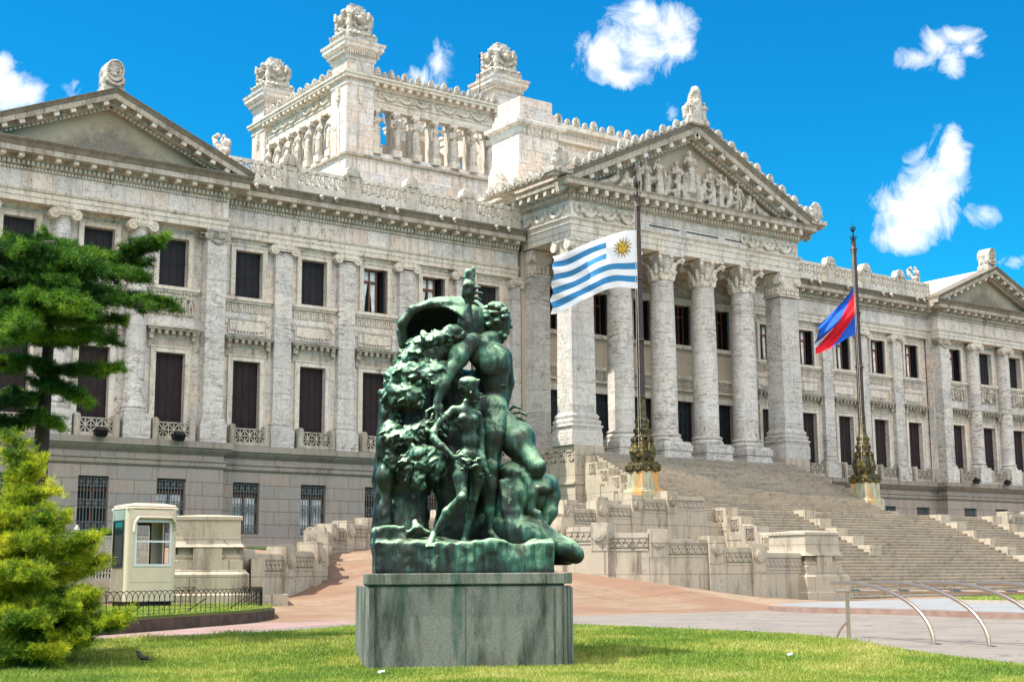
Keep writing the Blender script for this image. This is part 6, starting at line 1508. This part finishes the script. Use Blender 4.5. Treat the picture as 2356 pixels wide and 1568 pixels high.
o=bpy.data.objects.new('plinth',S.mesh('plinth',M['bronze'])); link(o,bg)
# --- rock and foliage mass
S=SDF((-1.22,-.75,.2),(.75,.95,3.75),.026)
S.chain(Qs([(300,1300,-.25),(300,1000,-.3),(330,700,-.3),(430,480,-.3),(520,380,-.3)]),[.36,.36,.36,.32,.24],.12)
S.chain(Qs([(560,1300,-.35),(560,900,-.35),(600,600,-.3)]),[.32,.34,.3],.12); S.chain(Qs([(760,1330,-.45),(700,900,-.45),(680,560,-.35)]),[.28,.25,.2],.12)
S.cap(Q(215,1240,.1),Q(200,640,.1),.13,.10,.08)
for c_ in ((400,820,.25,.26,.2,.38),(420,1090,.2,.3,.22,.3),(430,640,.2,.2,.15,.16)): S.ell(Q(c_[0],c_[1],c_[2]),(c_[3],c_[4],c_[5]),.05,neg=True)
S.rough(.12,2.2);S.rough(.05,6); S.rough(.02,13)
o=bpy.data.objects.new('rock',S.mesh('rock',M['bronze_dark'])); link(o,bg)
# --- leafy boughs: many blunt leaves along branches
S=SDF((-1.3,-1.0,.5),(.45,.5,3.4),.016)
rs=random.Random(5)
Q0=Q
def Q(x,y,v=0.): return Q0(x+max(0,(420-x))*.15+10,y,v)
def bough(P_,r_,n_,leaf=.075,vv=0.,droop=.0):
    r_*=.8; n_=int(n_*1.35); leaf*=.86
    P_=Qs(P_); S.chain(P_,[r_]*len(P_),.04)
    for i in range(n_):
        t_=rs.random()*(len(P_)-1); k=min(int(t_),len(P_)-2); a_=Vector(P_[k]).lerp(Vector(P_[k+1]),t_-k)
        o_=Vector((rs.uniform(-1,1),rs.uniform(-1,.1),rs.uniform(-1,.7))).normalized(); c_=a_+o_*r_*rs.uniform(.7,1.25); c_.z-=droop*rs.random()
        e=Vector((rs.uniform(-1,1),rs.uniform(-.8,0),rs.uniform(-1,-.1))).normalized(); n2=o_.cross(e); 
        if n2.length<.1: continue
        n2.normalize(); n1=e.cross(n2)
        rot=Matrix((e,n2,n1)).transposed(); s_=leaf*rs.uniform(.7,1.35)
        S.ell(c_,(s_*1.1,s_*.72,s_*.24),.006,rot=np.array(rot))
bough([(300,400,.25),(380,385,.35),(450,375,.38),(520,345,.35),(575,350,.3)],.10,70,.07)
bough([(200,560,.25),(280,470,.3),(320,430,.3)],.12,50,.08); bough([(195,560,.3),(280,545,.4),(360,545,.4),(440,530,.4)],.115,75,.085)
bough([(185,640,.3),(260,650,.42),(320,650,.4)],.12,60,.085); bough([(180,590,.1),(185,690,.15)],.11,40,.08)
bough([(400,560,.45),(440,600,.45)],.10,30,.08)
bough([(180,800,.2),(200,860,.3),(290,840,.42),(380,810,.45),(460,800,.45)],.115,95,.08)
bough([(180,700,.1),(185,760,.1),(190,900,.2),(205,980,.2)],.10,75,.075)
bough([(280,960,.42),(330,930,.48),(400,930,.5),(450,950,.5)],.10,70,.095,droop=.12); bough([(290,1000,.4),(340,1020,.45)],.07,26,.09,droop=.16); bough([(430,990,.45),(445,1000,.45)],.05,18,.08,droop=.1)
bough([(520,330,.3),(560,400,.3)],.08,20,.07)
bough([(300,440,.2),(400,520,.3)],.07,20,.08)
S.rough(.018,15)
o=bpy.data.objects.new('foliage',S.mesh('foliage',M['bronze'])); link(o,bg)
Q=Q0
# --- cloak arching over, with the sower holding up the torch
S=SDF((-.95,-.75,2.5),(.55,.95,3.75),.02)
S.ell(Q(490,300,-.15),(.56,.62,.42),.03); S.ell(Q(600,260,-.1),(.34,.34,.33),.08)
S.ell(Q(440,330,.22),(.40,.50,.29),.03,neg=True); S.ell(Q(420,400,.3),(.34,.5,.2),.05,neg=True)
S.chain(Qs([(285,400,.2),(283,300,.28),(330,235,.32),(420,205,.34),(500,200,.30),(555,215,.25)]),[.055,.06,.05,.05,.055,.05],.04)
S.chain(Qs([(290,390,.1),(280,330,.1),(300,260,.12)]),[.07,.06,.05],.04)
S.rough(.03,4.); S.rough(.012,11)
o=bpy.data.objects.new('cloak',S.mesh('cloak',M['bronze'])); link(o,bg)
def fingers(S,base,dirv,side,norm,L,r_,curl=.5,n_=4,spread=.25,thumb=1):
    base=Vector(base);d=Vector(dirv).normalized();sd_=Vector(side).normalized();nn=Vector(norm).normalized()
    for i in range(n_):
        f_=(i-(n_-1)/2); p0_=base+sd_*f_*r_*2.3; dd_=(d+sd_*f_*spread).normalized(); l_=L*(1-.12*abs(f_-.3))
        p1_=p0_+dd_*l_*.45; d2=(dd_+nn*curl*.8).normalized(); p2_=p1_+d2*l_*.32; d3=(d2+nn*curl).normalized(); p3_=p2_+d3*l_*.25
        S.chain([p0_,p1_,p2_,p3_],[r_,r_*.92,r_*.85,r_*.72],.006)
    if thumb:
        t0=base-d*L*.35+sd_*thumb*r_*4; S.chain([t0,t0+(d*.5+sd_*thumb*.8).normalized()*L*.4,t0+(d*.9+sd_*thumb*.5).normalized()*L*.72],[r_*1.15,r_,r_*.8],.008)
# --- woman behind with raised arm
S=SDF((-.35,-.8,2.7),(.55,.6,4.0),.0145)
S.chain(Qs([(592,345,.28),(590,300,.30),(598,215,.32)]),[.10,.095,.052],.02); S.ell(Q(585,300,.30),(.105,.09,.15),.03)
S.ell(Q(603,182,.33),(.065,.05,.07),.02)
fingers(S,Q(606,165,.36),(.9,-.2,.1),(0,-.3,1),(0,0,-1),.17,.021,.3)
fingers(S,Q(585,160,.36),(-.5,-.3,.5),(0,-.5,1),(.6,0,.3),.10,.023,.8,3,thumb=0)
S.chain(Qs([(600,150,.36),(603,110,.36),(610,75,.36),(600,35,.35)]),[.065,.07,.05,.025],.03)
for k in range(16):
    y_=140-6.5*k; S.ell(Q(603+18*math.sin(k*2.2),y_,.37+.03*math.cos(k*2)),(.035,.03,.055),.012)
S.ell(Q(655,255,-.02),(.13,.16,.17),.03); S.ell(Q(650,300,.06),(.09,.1,.10),.03); S.ell(Q(640,240,.1),(.05,.06,.1),.02); S.cap(Q(652,330,-.02),Q(640,400,-.05),.11,.14,.04); S.ell(Q(632,275,.13),(.02,.03,.05),.02)
S.rough(.012,14)
o=bpy.data.objects.new('torch_bearer',S.mesh('torch_bearer',M['bronze'])); link(o,bg)
# --- standing man, seen from behind his left shoulder
S=SDF((-.75,-1.05,.0),(.95,.75,3.6),.0165); k_=.035
# torso
S.ell(Q(722,470,.08),(.22,.21,.27),.07); S.ell(Q(655,430,.16),(.15,.14,.18),.06); S.ell(Q(765,480,.10),(.13,.16,.22),.06)
S.ell(Q(735,560,.08),(.17,.15,.20),.06); S.ell(Q(742,620,.05),(.15,.14,.16),.06); S.ell(Q(730,690,.05),(.165,.17,.16),.06); S.ell(Q(705,730,.02),(.14,.16,.14),.05)
S.ell(Q(700,490,.26),(.12,.06,.16),.04); S.ell(Q(655,385,.22),(.10,.08,.06),.04)
for k in range(4): S.ell(Q(775,545+16*k,.14),(.07,.07,.022),.02)
S.chain(Qs([(690,365,.1),(730,350,.08)]),[.11,.095],.05); S.cap(Q(722,385,.08),Q(742,325,.06),.095,.082,.03)
# head: face to the right, slightly down
S.ell(Q(748,262,.06),(.175,.16,.185),.02); S.ell(Q(777,300,.05),(.10,.105,.13),.03); S.ell(Q(775,345,.04),(.065,.07,.06),.03)
S.cap(Q(797,278,.04),Q(822,290,.04),.022,.028,.015); S.ell(Q(806,313,.04),(.03,.045,.018),.012); S.ell(Q(806,326,.04),(.028,.04,.016),.01); S.ell(Q(802,262,.04),(.04,.08,.022),.015); S.ell(Q(762,290,.17),(.025,.025,.045),.012)
for k in range(80):
    a_=rs.uniform(0,6.28);b_=rs.uniform(-.6,1.5); c_=Q(746,255,.06); rx=.195
    S.ell((c_[0]-.01+rx*math.cos(a_)*math.cos(b_)*.9,c_[1]+rx*math.sin(a_)*math.cos(b_)*.95,c_[2]+rx*1.02*math.sin(b_)),(.042,.042,.034),.010)
for k in range(14): S.ell(Q(772+rs.uniform(-16,20),340+rs.uniform(-18,26),.05+rs.uniform(-.08,.1)),(.032,.035,.034),.014)
# near arm down to the boy's shoulder
S.chain(Qs([(628,380,.20),(600,385,.26)]),[.12,.14],.05); S.chain(Qs([(600,390,.27),(555,470,.34),(492,560,.42)]),[.135,.115,.085],.04); S.ell(Q(550,455,.34),(.12,.12,.15),.04)
S.chain(Qs([(492,560,.42),(470,615,.47),(445,690,.52)]),[.085,.09,.052],.035); S.ell(Q(475,600,.46),(.09,.085,.12),.03)
S.ell(Q(448,725,.53),(.075,.05,.085),.03)
fingers(S,Q(450,748,.56),(.05,-.15,-1),(1,0,.0),(0,.8,-.1),.19,.021,.35,4,.18,-1)
# far arm reaching over the kneeling man
S.chain(Qs([(790,430,-.1),(815,560,-.25),(790,690,-.25),(800,715,-.12)]),[.11,.09,.07,.055],.04); S.ell(Q(815,735,-.06),(.09,.06,.05),.03)
fingers(S,Q(832,742,-.03),(1,-.2,-.45),(.2,-.3,.9),(-.1,.1,-.9),.20,.021,.5,4,.35,1)
# cloth over the hips
for k in range(9): S.cap(Q(668+12*k,640+5*k,.17),Q(650+10*k,712,.19),.016,.02,.012)
# legs
S.chain(Qs([(728,700,.08),(725,830,.14),(718,960,.16)]),[.185,.165,.105],.06); S.ell(Q(735,800,.14),(.15,.15,.26),.05); S.ell(Q(716,985,.19),(.085,.09,.10),.03)
S.chain(Qs([(716,985,.16),(712,1080,.12),(712,1200,.10),(716,1290,.12)]),[.10,.105,.068,.058],.04); S.ell(Q(706,1080,.08),(.09,.11,.17),.04)
S.chain(Qs([(716,1310,.14),(745,1345,.24),(795,1370,.34)]),[.07,.062,.042],.03); S.ell(Q(712,1335,.10),(.06,.06,.05),.03)
for k in range(5): S.cap(Q(790+k*4,1362+k*2,.42-.035*k),Q(822+k*3-8*(k>3),1382-k*2,.46-.04*k),.024-.002*k,.020-.002*k,.008)
S.chain(Qs([(690,720,-.1),(640,880,-.25),(610,1000,-.3),(600,1200,-.25),(600,1340,-.1)]),[.17,.14,.1,.09,.06],.05)
S.rough(.010,5); S.rough(.005,18)
o=bpy.data.objects.new('standing_man',S.mesh('standing_man',M['bronze'])); link(o,bg)
# --- boy
S=SDF((-.75,-1.05,.15),(.45,.05,2.6),.0135)
S.ell(Q(596,622,.55),(.108,.115,.125),.015); S.ell(Q(618,655,.55),(.075,.08,.095),.02); S.ell(Q(622,692,.56),(.045,.05,.035),.02); S.cap(Q(642,645,.56),Q(657,655,.56),.012,.018,.012); S.ell(Q(648,672,.56),(.018,.03,.012),.008); S.ell(Q(646,678,.56),(.016,.028,.011),.006); S.ell(Q(600,655,.655),(.018,.018,.032),.008)
S.ell(Q(592,600,.55),(.125,.13,.085),.02)
for k in range(7): S.cap(Q(548+14*k,628-3*k,.66-.02*abs(k-3)),Q(556+14*k,590,.60),.018,.022,.012)
S.chain(Qs([(585,690,.53),(578,725,.52)]),[.05,.058],.03)
S.chain(Qs([(528,728,.52),(578,735,.52),(632,750,.48)]),[.062,.07,.06],.04); S.ell(Q(590,790,.53),(.135,.10,.15),.05); S.ell(Q(565,770,.60),(.06,.04,.05),.03);S.ell(Q(615,775,.59),(.06,.04,.05),.03)
S.ell(Q(600,870,.52),(.115,.09,.14),.05); S.ell(Q(598,940,.50),(.125,.10,.11),.05)
S.chain(Qs([(520,732,.52),(452,790,.54),(430,835,.56),(428,870,.60)]),[.06,.052,.052,.045],.03); S.chain(Qs([(428,868,.60),(462,905,.66),(505,945,.70)]),[.048,.045,.032],.025)
S.ell(Q(525,958,.71),(.055,.025,.035),.02); fingers(S,Q(540,965,.71),(1,-.1,-.35),(.25,-.1,.9),(0,-.2,-.8),.12,.0135,.2,4,.2,1)
for k in range(22): S.ell(Q(590+rs.uniform(-38,48),990+rs.uniform(-32,36),.70+rs.uniform(-.05,.07)),(.032,.03,.026),.010)
S.chain(Qs([(640,752,.46),(652,830,.42),(656,905,.44),(668,985,.50),(676,1010,.52)]),[.056,.05,.042,.036,.03],.03); S.ell(Q(682,1025,.53),(.03,.03,.045),.02); fingers(S,Q(686,1038,.54),(.35,-.1,-1),(1,0,.2),(0,.3,-.1),.11,.0125,.3,4,.3,-1)
S.chain(Qs([(560,965,.50),(550,1050,.60),(560,1140,.66)]),[.105,.085,.062],.045); S.ell(Q(556,1148,.70),(.055,.055,.065),.02)
S.chain(Qs([(556,1150,.66),(490,1210,.60),(432,1308,.56)]),[.062,.058,.034],.03); S.ell(Q(505,1205,.57),(.06,.06,.085),.025)
S.chain(Qs([(428,1312,.56),(415,1345,.64),(405,1362,.72)]),[.04,.042,.032],.025)
for k in range(5): S.cap(Q(392+k*9,1362,.76-.006*k),Q(390+k*9,1370,.81-.01*k),.015,.013,.006)
S.chain(Qs([(632,965,.46),(640,1060,.42),(620,1150,.40)]),[.10,.08,.056],.045); S.chain(Qs([(620,1150,.40),(605,1230,.34),(578,1330,.36)]),[.056,.055,.034],.03); S.chain(Qs([(575,1340,.38),(570,1362,.5)]),[.038,.03],.02)
S.rough(.006,7); S.rough(.004,20)
o=bpy.data.objects.new('boy',S.mesh('boy',M['bronze'])); link(o,bg)
# --- kneeling man doubled over at the right
S=SDF((.2,-.95,.0),(1.6,.75,2.1),.0175)
S.chain(Qs([(790,790,-.05),(845,870,.12),(925,985,.30)]),[.20,.19,.115],.07); S.ell(Q(860,850,.08),(.20,.20,.24),.06); S.ell(Q(935,995,.32),(.11,.10,.10),.03)
S.chain(Qs([(930,1000,.30),(880,1010,.2),(800,1050,.1)]),[.10,.10,.08],.04)
S.ell(Q(830,1010,-.05),(.20,.3,.16),.06)
# back and shoulders
S.ell(Q(880,1120,.05),(.30,.30,.27),.08); S.ell(Q(960,1070,.08),(.20,.22,.14),.06); S.ell(Q(820,1180,.05),(.22,.24,.26),.08); S.ell(Q(790,1270,.05),(.2,.28,.2),.08)
S.chain(Qs([(880,1040,.3),(905,1120,.34),(900,1200,.33)]),[.05,.055,.05],.04); S.ell(Q(950,1095,.3),(.12,.08,.07),.04)
# far arm and hidden head
S.chain(Qs([(1005,1060,.05),(1018,1120,.05),(1005,1200,.1),(975,1270,.15)]),[.11,.10,.09,.06],.04); S.ell(Q(960,1180,-.1),(.13,.15,.16),.04)
for k in range(24): S.ell(Q(955+rs.uniform(-34,34),1165+rs.uniform(-36,40),.02+rs.uniform(-.05,.04)),(.035,.035,.028),.012)
S.chain(Qs([(930,1215,.35),(935,1270,.36)]),[.06,.05],.04)
# folded leg with the knee over the edge
S.chain(Qs([(820,1300,.2),(940,1330,.32),(1065,1385,.38),(1105,1408,.38)]),[.21,.185,.135,.115],.07); S.ell(Q(900,1300,.25),(.2,.18,.16),.07)
S.chain(Qs([(1085,1415,.2),(960,1420,.1),(860,1400,0)]),[.10,.10,.09],.06)
S.ell(Q(850,1380,.1),(.25,.3,.14),.06)
for k in range(7): S.chain(Qs([(760+14*k,1060,.2),(770+12*k,1200,.28),(800+14*k,1340,.36)]),[.03,.035,.03],.03)
S.rough(.014,4.5); S.rough(.006,16)
o=bpy.data.objects.new('kneeling_man',S.mesh('kneeling_man',M['bronze'])); link(o,bg)
# ================================================================= grass blades
def inp(x,y): return inpoly(x,y,LAWN)
def blades(name,x,y,z,h_,wd,label=None):
    n=len(x); a=rng.uniform(0,2*np.pi,n); lx=rng.normal(0,.35,n)*h_; ly=rng.normal(0,.35,n)*h_
    dx=np.cos(a)*wd;dy=np.sin(a)*wd
    V=np.stack([np.stack([x-dx,y-dy,z],-1),np.stack([x+dx,y+dy,z],-1),np.stack([x+lx*.5+dx*.6,y+ly*.5+dy*.6,z+h_*.6],-1),np.stack([x+lx,y+ly,z+h_],-1)],1).reshape(-1,3)
    F=np.arange(4*n).reshape(n,4); o=bpy.data.objects.new(name,npmesh(name,V,F,[M['grass']],False)); link(o); o['kind']='stuff'; o['category']='grass'; o['label']=label; return o
n=900000; D=14*np.exp(rng.uniform(0,1,n)*math.log(31/14)); al=rng.uniform(-R(22),R(22),n); 
D=np.where(rng.random(n)<.08,rng.uniform(9,14,n),D)
x=D*np.sin(yaw+al);y=D*np.cos(yaw+al); ok=inp(x,y); x=x[ok];y=y[ok];D=D[ok]
keep=rng.random(len(x))<.62; x=x[keep];y=y[keep];D=D[keep]
blades('grass',x,y,lawnh(x,y)-.008,rng.uniform(.022,.06,len(x)),.0028+D*.00016,'short sunlit lawn grass around the bronze group')
n=5200; D=15*np.exp(rng.uniform(0,1,n)*math.log(1.7)); al=rng.uniform(-R(22),R(22),n); x=D*np.sin(yaw+al);y=D*np.cos(yaw+al)
cl_=rng.random((26,2)); cx_=(15+9*cl_[:,0])*np.sin(yaw+(cl_[:,1]-.5)*.75); cy_=(15+9*cl_[:,0])*np.cos(yaw+(cl_[:,1]-.5)*.75); k_=rng.integers(0,26,n); h2=rng.random(n)<.75
x=np.where(h2,cx_[k_]+rng.normal(0,.14,n),x);y=np.where(h2,cy_[k_]+rng.normal(0,.14,n),y); ok=inp(x,y); x=x[ok];y=y[ok]
blades('weeds',x,y,lawnh(x,y)-.008,rng.uniform(.05,.12,len(x)),np.full(len(x),.006),'longer grass tufts and weeds scattered over the lawn')
n=60000; x=rng.uniform(0,19,n);y=rng.uniform(25,40,n); ok=inpoly(x,y,KI); x=x[ok];y=y[ok]
blades('grass',x,y,np.full(len(x),IZ-.005),rng.uniform(.03,.07,len(x)),np.full(len(x),.008),'short grass inside the hoop fence around the sentry booth')
n=14000; x=rng.uniform(38,51,n);y=rng.uniform(24,31,n); ok=inpoly(x,y,OV); x=x[ok];y=y[ok]
blades('grass',x,y,np.full(len(x),GZ+.26),rng.uniform(.03,.08,len(x)),np.full(len(x),.012),'small oval of grass on the raised pavement at the right')
# ================================================================= conifers
def conifer(name,label,base,limbs,matl,trunk,nl,seed,needle=.05,wd=.012):
    rs_=np.random.default_rng(seed); root=thing(name,label,'tree',base); flat_=.5 if seed==3 else 1.; wsc=.64 if seed==3 else .82
    b=MB(); b.tube([(0,0,0)]+trunk,[.17,.14,.11,.07,.03][:len(trunk)+1],10); 
    Pn=[];Dn=[]
    tot=sum((Vector(l[-1])-Vector(l[0])).length*(l_w[0]) for l,l_w in limbs)
    for l,(w_,thk) in limbs:
        P_=[Vector(p) for p in l]; b.tube(P_,[.055*thk*(1-i/len(P_))+.012 for i in range(len(P_))],6)
        seg=[(P_[i+1]-P_[i]).length for i in range(len(P_)-1)]; L=sum(seg); nt=int(L/(.052 if seed==3 else .040))
        for k in range(nt):
            t_=(k+rs_.random())/nt
            s_=t_*L; i=0
            while i<len(seg)-1 and s_>seg[i]: s_-=seg[i]; i+=1
            p=P_[i].lerp(P_[i+1],s_/seg[i]); d=(P_[i+1]-P_[i]).normalized(); sd_=d.cross(Vector((0,0,1))).normalized()
            if t_<.10: continue
            tw_l=wsc*w_*(.35+.65*math.sin(math.pi*min(1,(.15+.85*t_)))**.7)*rs_.uniform(.5,1.1)*(1.-.55*max(0,t_-.7)/.3)
            sg=1 if rs_.random()<.5 else -1
            dr=(sd_*sg*rs_.uniform(.5,1)+d*rs_.uniform(.4,1.0)+Vector((0,0,flat_*rs_.uniform(-.30,.36)))).normalized()
            q=p+dr*tw_l+Vector((0,0,-.10*tw_l**2+.06*rs_.normal())); 
            if rs_.random()<.5: b.tube([p,q],[.008,.003],3,False)
            m_=int(tw_l/.035)+2
            for j in range(m_):
                f_=(j+rs_.random())/m_; c_=p.lerp(q,f_); Pn.append((c_.x,c_.y,c_.z)); Dn.append((dr.x,dr.y,dr.z))
                # secondary twiglets
                if rs_.random()<.75:
                    s2=dr.cross(Vector((0,0,1))).normalized()*(1 if rs_.random()<.5 else -1); e=(s2*.8+dr*.7+Vector((0,0,rs_.uniform(-.3,.6)))).normalized(); l2=rs_.uniform(.06,.24)*(1-f_*.4)
                    for f2 in (.3,.6,.9,1.1): c2_=c_+e*l2*f2; Pn.append((c2_.x,c2_.y,c2_.z)); Dn.append((e.x,e.y,e.z))
    Pn=np.array(Pn);Dn=np.array(Dn); rep=max(1,int(nl/len(Pn)))
    Pn=np.repeat(Pn,rep,0);Dn=np.repeat(Dn,rep,0); n=len(Pn)
    Pn=Pn+rs_.normal(0,.020,(n,3)); nd=Dn*rs_.uniform(.2,1.,(n,1))+rs_.normal(0,.62,(n,3)); nd[:,2]+=.22; nd/=np.linalg.norm(nd,axis=1,keepdims=True)
    sd_=np.cross(nd,rs_.normal(0,1,(n,3))); sd_/=np.linalg.norm(sd_,axis=1,keepdims=True)+1e-9
    L=needle*rs_.uniform(.6,1.3,(n,1)); W_=wd
    V=np.stack([Pn-sd_*W_*.4,Pn+sd_*W_*.4,Pn+nd*L*.6+sd_*W_*.5,Pn+nd*L],1).reshape(-1,3); F=np.arange(4*n).reshape(n,4)
    b.build('trunk',M['bark'],root,60)
    o=bpy.data.objects.new('crown',npmesh('crown',V,F,[matl],False)); link(o,root); return root
def dpos(px,py,D): 
    x=(px-1178)/3215.;y=(784-py)/3215.; d=FW+RT*x+UP*y; h=Vector((d.x,d.y,0)).dot(fwh); p=d*(D/h); return p
def limb(tr,tips,base,D0,w_,thk=1.,sag=.0):
    out=[]
    for (px,py,D) in tips:
        e=dpos(px,py,D)-base; s_=Vector(tr(e.z-.25*0)) ; 
        out.append(e)
    return out
# upper dark cedar
B1=dpos(62,1500,22.0); B1.z=GZ
def T1(z): return Vector((.02*z,0,z))
limbs=[]
def LB(B,T,spec,w_,thk=1.):
    # spec: list of (px,py,D) from near trunk to the tip ; first point projected onto the trunk
    pts=[dpos(*s_)-B for s_ in spec]; st_=T(pts[0].z-.0); limbs.append(([st_]+pts,(w_,thk)))
D1=22.0
for spec,w_ in (
 ([(120,600,D1),(200,590,21.6),(300,600,21.2),(372,548,20.8)],.62),
 ([(100,600,D1),(170,575,22.4),(90,548,22.8)],.40),
 ([(110,640,D1),(200,620,21),(280,625,20.6),(335,640,20.2)],.62),
 ([(110,690,D1),(220,670,21.2),(300,690,20.9),(398,702,20.6)],.55),
 ([(100,670,21.5),(160,650,20.6),(250,690,19.8),(330,705,19.6)],.50),
 ([(60,610,D1),(30,590,21.4),(-40,585,21)],.7),([(60,640,D1),(20,640,21),(-50,640,20.5)],.8),([(50,700,D1),(0,690,20.8),(-60,700,20)],.8),
 ([(80,650,21.6),(120,640,20.5),(170,650,19.6)],.75),([(70,690,21.6),(90,680,20.3),(150,690,19.4),(220,720,19.2)],.7),
 ([(100,740,D1),(180,735,21.6),(285,738,21.4)],.42),
 ([(90,790,D1),(150,780,21),(215,770,20.6),(275,790,20.3)],.42),([(60,770,D1),(20,760,21),(-30,750,20.5)],.6),
 ([(90,860,D1),(170,850,21.4),(230,855,21.2),(275,848,21.0)],.32),([(80,880,D1),(140,900,21.4),(200,925,21.1)],.34),
 ([(50,830,D1),(10,840,21.2),(-40,830,20.8)],.5),([(60,910,D1),(20,930,21.2),(-30,930,21)],.5),
 ([(80,950,D1),(110,965,21.5),(135,985,21.3)],.26),([(60,970,D1),(20,975,21.5),(-20,990,21)],.35),
 ([(50,730,D1),(30,735,20.6),(70,745,19.4)],.6),([(60,560,D1),(20,570,22.8),(-30,570,23)],.5),([(70,620,21.6),(110,600,20.4),(180,605,19.8),(240,625,19.6)],.6),([(70,720,21.6),(130,715,20.6),(200,700,20)],.6),([(60,600,21.6),(60,580,20.5),(100,575,19.8)],.6),([(60,760,21.6),(40,770,20.2),(0,790,19.4)],.5)):
    LB(B1,T1,spec,w_)
zt=(dpos(60,600,D1)-B1).z
conifer('cedar_tree','dark green cedar with flat spreading branch tiers in front of the left wing',B1,limbs,M['needles'],[(.02*zt*.3,0,zt*.3),(.02*zt*.6,0,zt*.6),(.02*zt*.9,0,zt*.9),(.02*zt,0,zt+.1)],560000,3,.085,.0085)
# lower yellow green conifer
limbs=[]; B2=dpos(40,1535,18.6); B2.z=GZ
def T2(z): return Vector((.0,0,max(.05,z-.25)))
D2=18.6
for spec,w_ in (
 ([(70,1290,D2),(130,1270,17.9),(215,1245,17.4)],.42),([(80,1330,D2),(150,1320,17.9),(232,1290,17.6)],.40),([(60,1240,D2),(90,1230,18),(140,1190,17.6)],.36),
 ([(40,1150,D2),(70,1140,18.2),(120,1130,18.1)],.26),([(40,1110,D2),(60,1090,18.3),(92,1072,18.2)],.22),([(30,1070,D2),(45,1060,18.4),(70,1050,18.3)],.16),
 ([(30,1190,D2),(70,1180,18),(110,1170,17.8)],.3),([(20,1200,D2),(0,1190,17.8),(-40,1200,17.5)],.4),([(20,1260,D2),(-10,1260,17.6),(-60,1270,17.4)],.5),
 ([(60,1380,D2),(140,1370,17.6),(215,1370,17.2)],.5),([(70,1430,D2),(150,1430,17.6),(225,1440,17.2),(285,1418,17.0)],.46),([(60,1400,D2),(100,1400,17.4),(160,1400,16.9)],.55),
 ([(50,1460,D2),(110,1470,17.4),(190,1470,16.9)],.5),([(20,1340,D2),(-10,1340,17.5),(-60,1340,17)],.55),([(20,1420,D2),(-10,1430,17.2),(-60,1430,16.8)],.55),
 ([(30,1320,D2),(40,1310,17.4),(90,1320,16.7)],.5),([(30,1400,D2),(40,1410,17.2),(80,1430,16.5)],.55),([(30,1480,D2),(60,1500,17),(130,1500,16.6)],.45),([(30,1500,D2),(10,1510,16.8),(-40,1520,16.5)],.45),
 ([(30,1250,D2),(50,1240,17.8),(80,1250,17.2)],.4),([(30,1010,D2),(20,1000,18.6)],.10),([(30,1290,D2),(20,1290,18.9),(60,1280,19.6),(130,1290,20)],.4),([(30,1420,D2),(60,1420,19.4),(150,1430,20)],.45)):
    LB(B2,T2,spec,w_)
zt=(dpos(40,1060,D2)-B2).z
conifer('conifer','bushy yellow green conifer low at the left edge of the lawn',B2,limbs,M['needles_y'],[(0,0,zt*.3),(0,0,zt*.6),(0,0,zt*.9),(0,0,zt)],800000,9,.066,.0062)
# hedge behind the ornamental fence
def leaf_hedge(name,label,x0,y0,x1,y1,w_,z0,z1,n):
    t_=rng.random(n); s_=rng.normal(0,.5,n)*w_; dx,dy=x1-x0,y1-y0; L=math.hypot(dx,dy)
    x=x0+dx*t_-dy/L*s_;y=y0+dy*t_+dx/L*s_; z=z0+(z1-z0)*rng.random(n)**.5+.1*np.sin(t_*L*2.3)*(1)
    P_=np.stack([x,y,z],-1); nd=rng.normal(0,1,(n,3)); nd/=np.linalg.norm(nd,axis=1,keepdims=True); sd_=np.cross(nd,rng.normal(0,1,(n,3))); sd_/=np.linalg.norm(sd_,axis=1,keepdims=True)
    V=np.stack([P_-sd_*.03,P_+sd_*.03,P_+nd*.07+sd_*.02,P_+nd*.09],1).reshape(-1,3)
    o=bpy.data.objects.new(name,npmesh(name,V,np.arange(4*n).reshape(n,4),[M['hedge']],False)); link(o); tag(o,label,'hedge'); return o
leaf_hedge('hedge','clipped green hedge showing above the ornamental metal fence',6.4,39.6,16.2,42.0,.35,-.6,1.36,30000)
# small bird on the lawn
bp=dpos(330,1519,17.4); bp.z=float(lawnh(bp.x,bp.y))+.02
S=SDF((-.16,-.06,-.02),(.14,.06,.20),.004)
S.chain([(-.02,0,.065),(-.055,0,.10),(-.07,0,.125)],[.032,.026,.02],.01); S.ell((-.075,0,.135),(.022,.02,.019),.005); S.cap((-.092,0,.135),(-.115,0,.13),.006,.002,.003); S.chain([(.0,0,.06),(.05,0,.045),(.13,0,.045)],[.024,.012,.005],.008)
for sy in (-.012,.012): S.chain([(-.015,sy,.05),(-.01,sy,.02),(-.012,sy,0.0)],[.006,.004,.004],.003); S.cap((-.012,sy,.0),(-.032,sy,0),.004,.003,.002)
for sy in (-.026,.026): S.ell((.01,sy,.068),(.05,.01,.022),.005)
o=bpy.data.objects.new('bird',S.mesh('bird',M['bird'])); link(o); o.location=bp; o.rotation_euler=(0,0,-yaw); tag(o,'small dark bird with a long thin tail standing on the grass','bird')
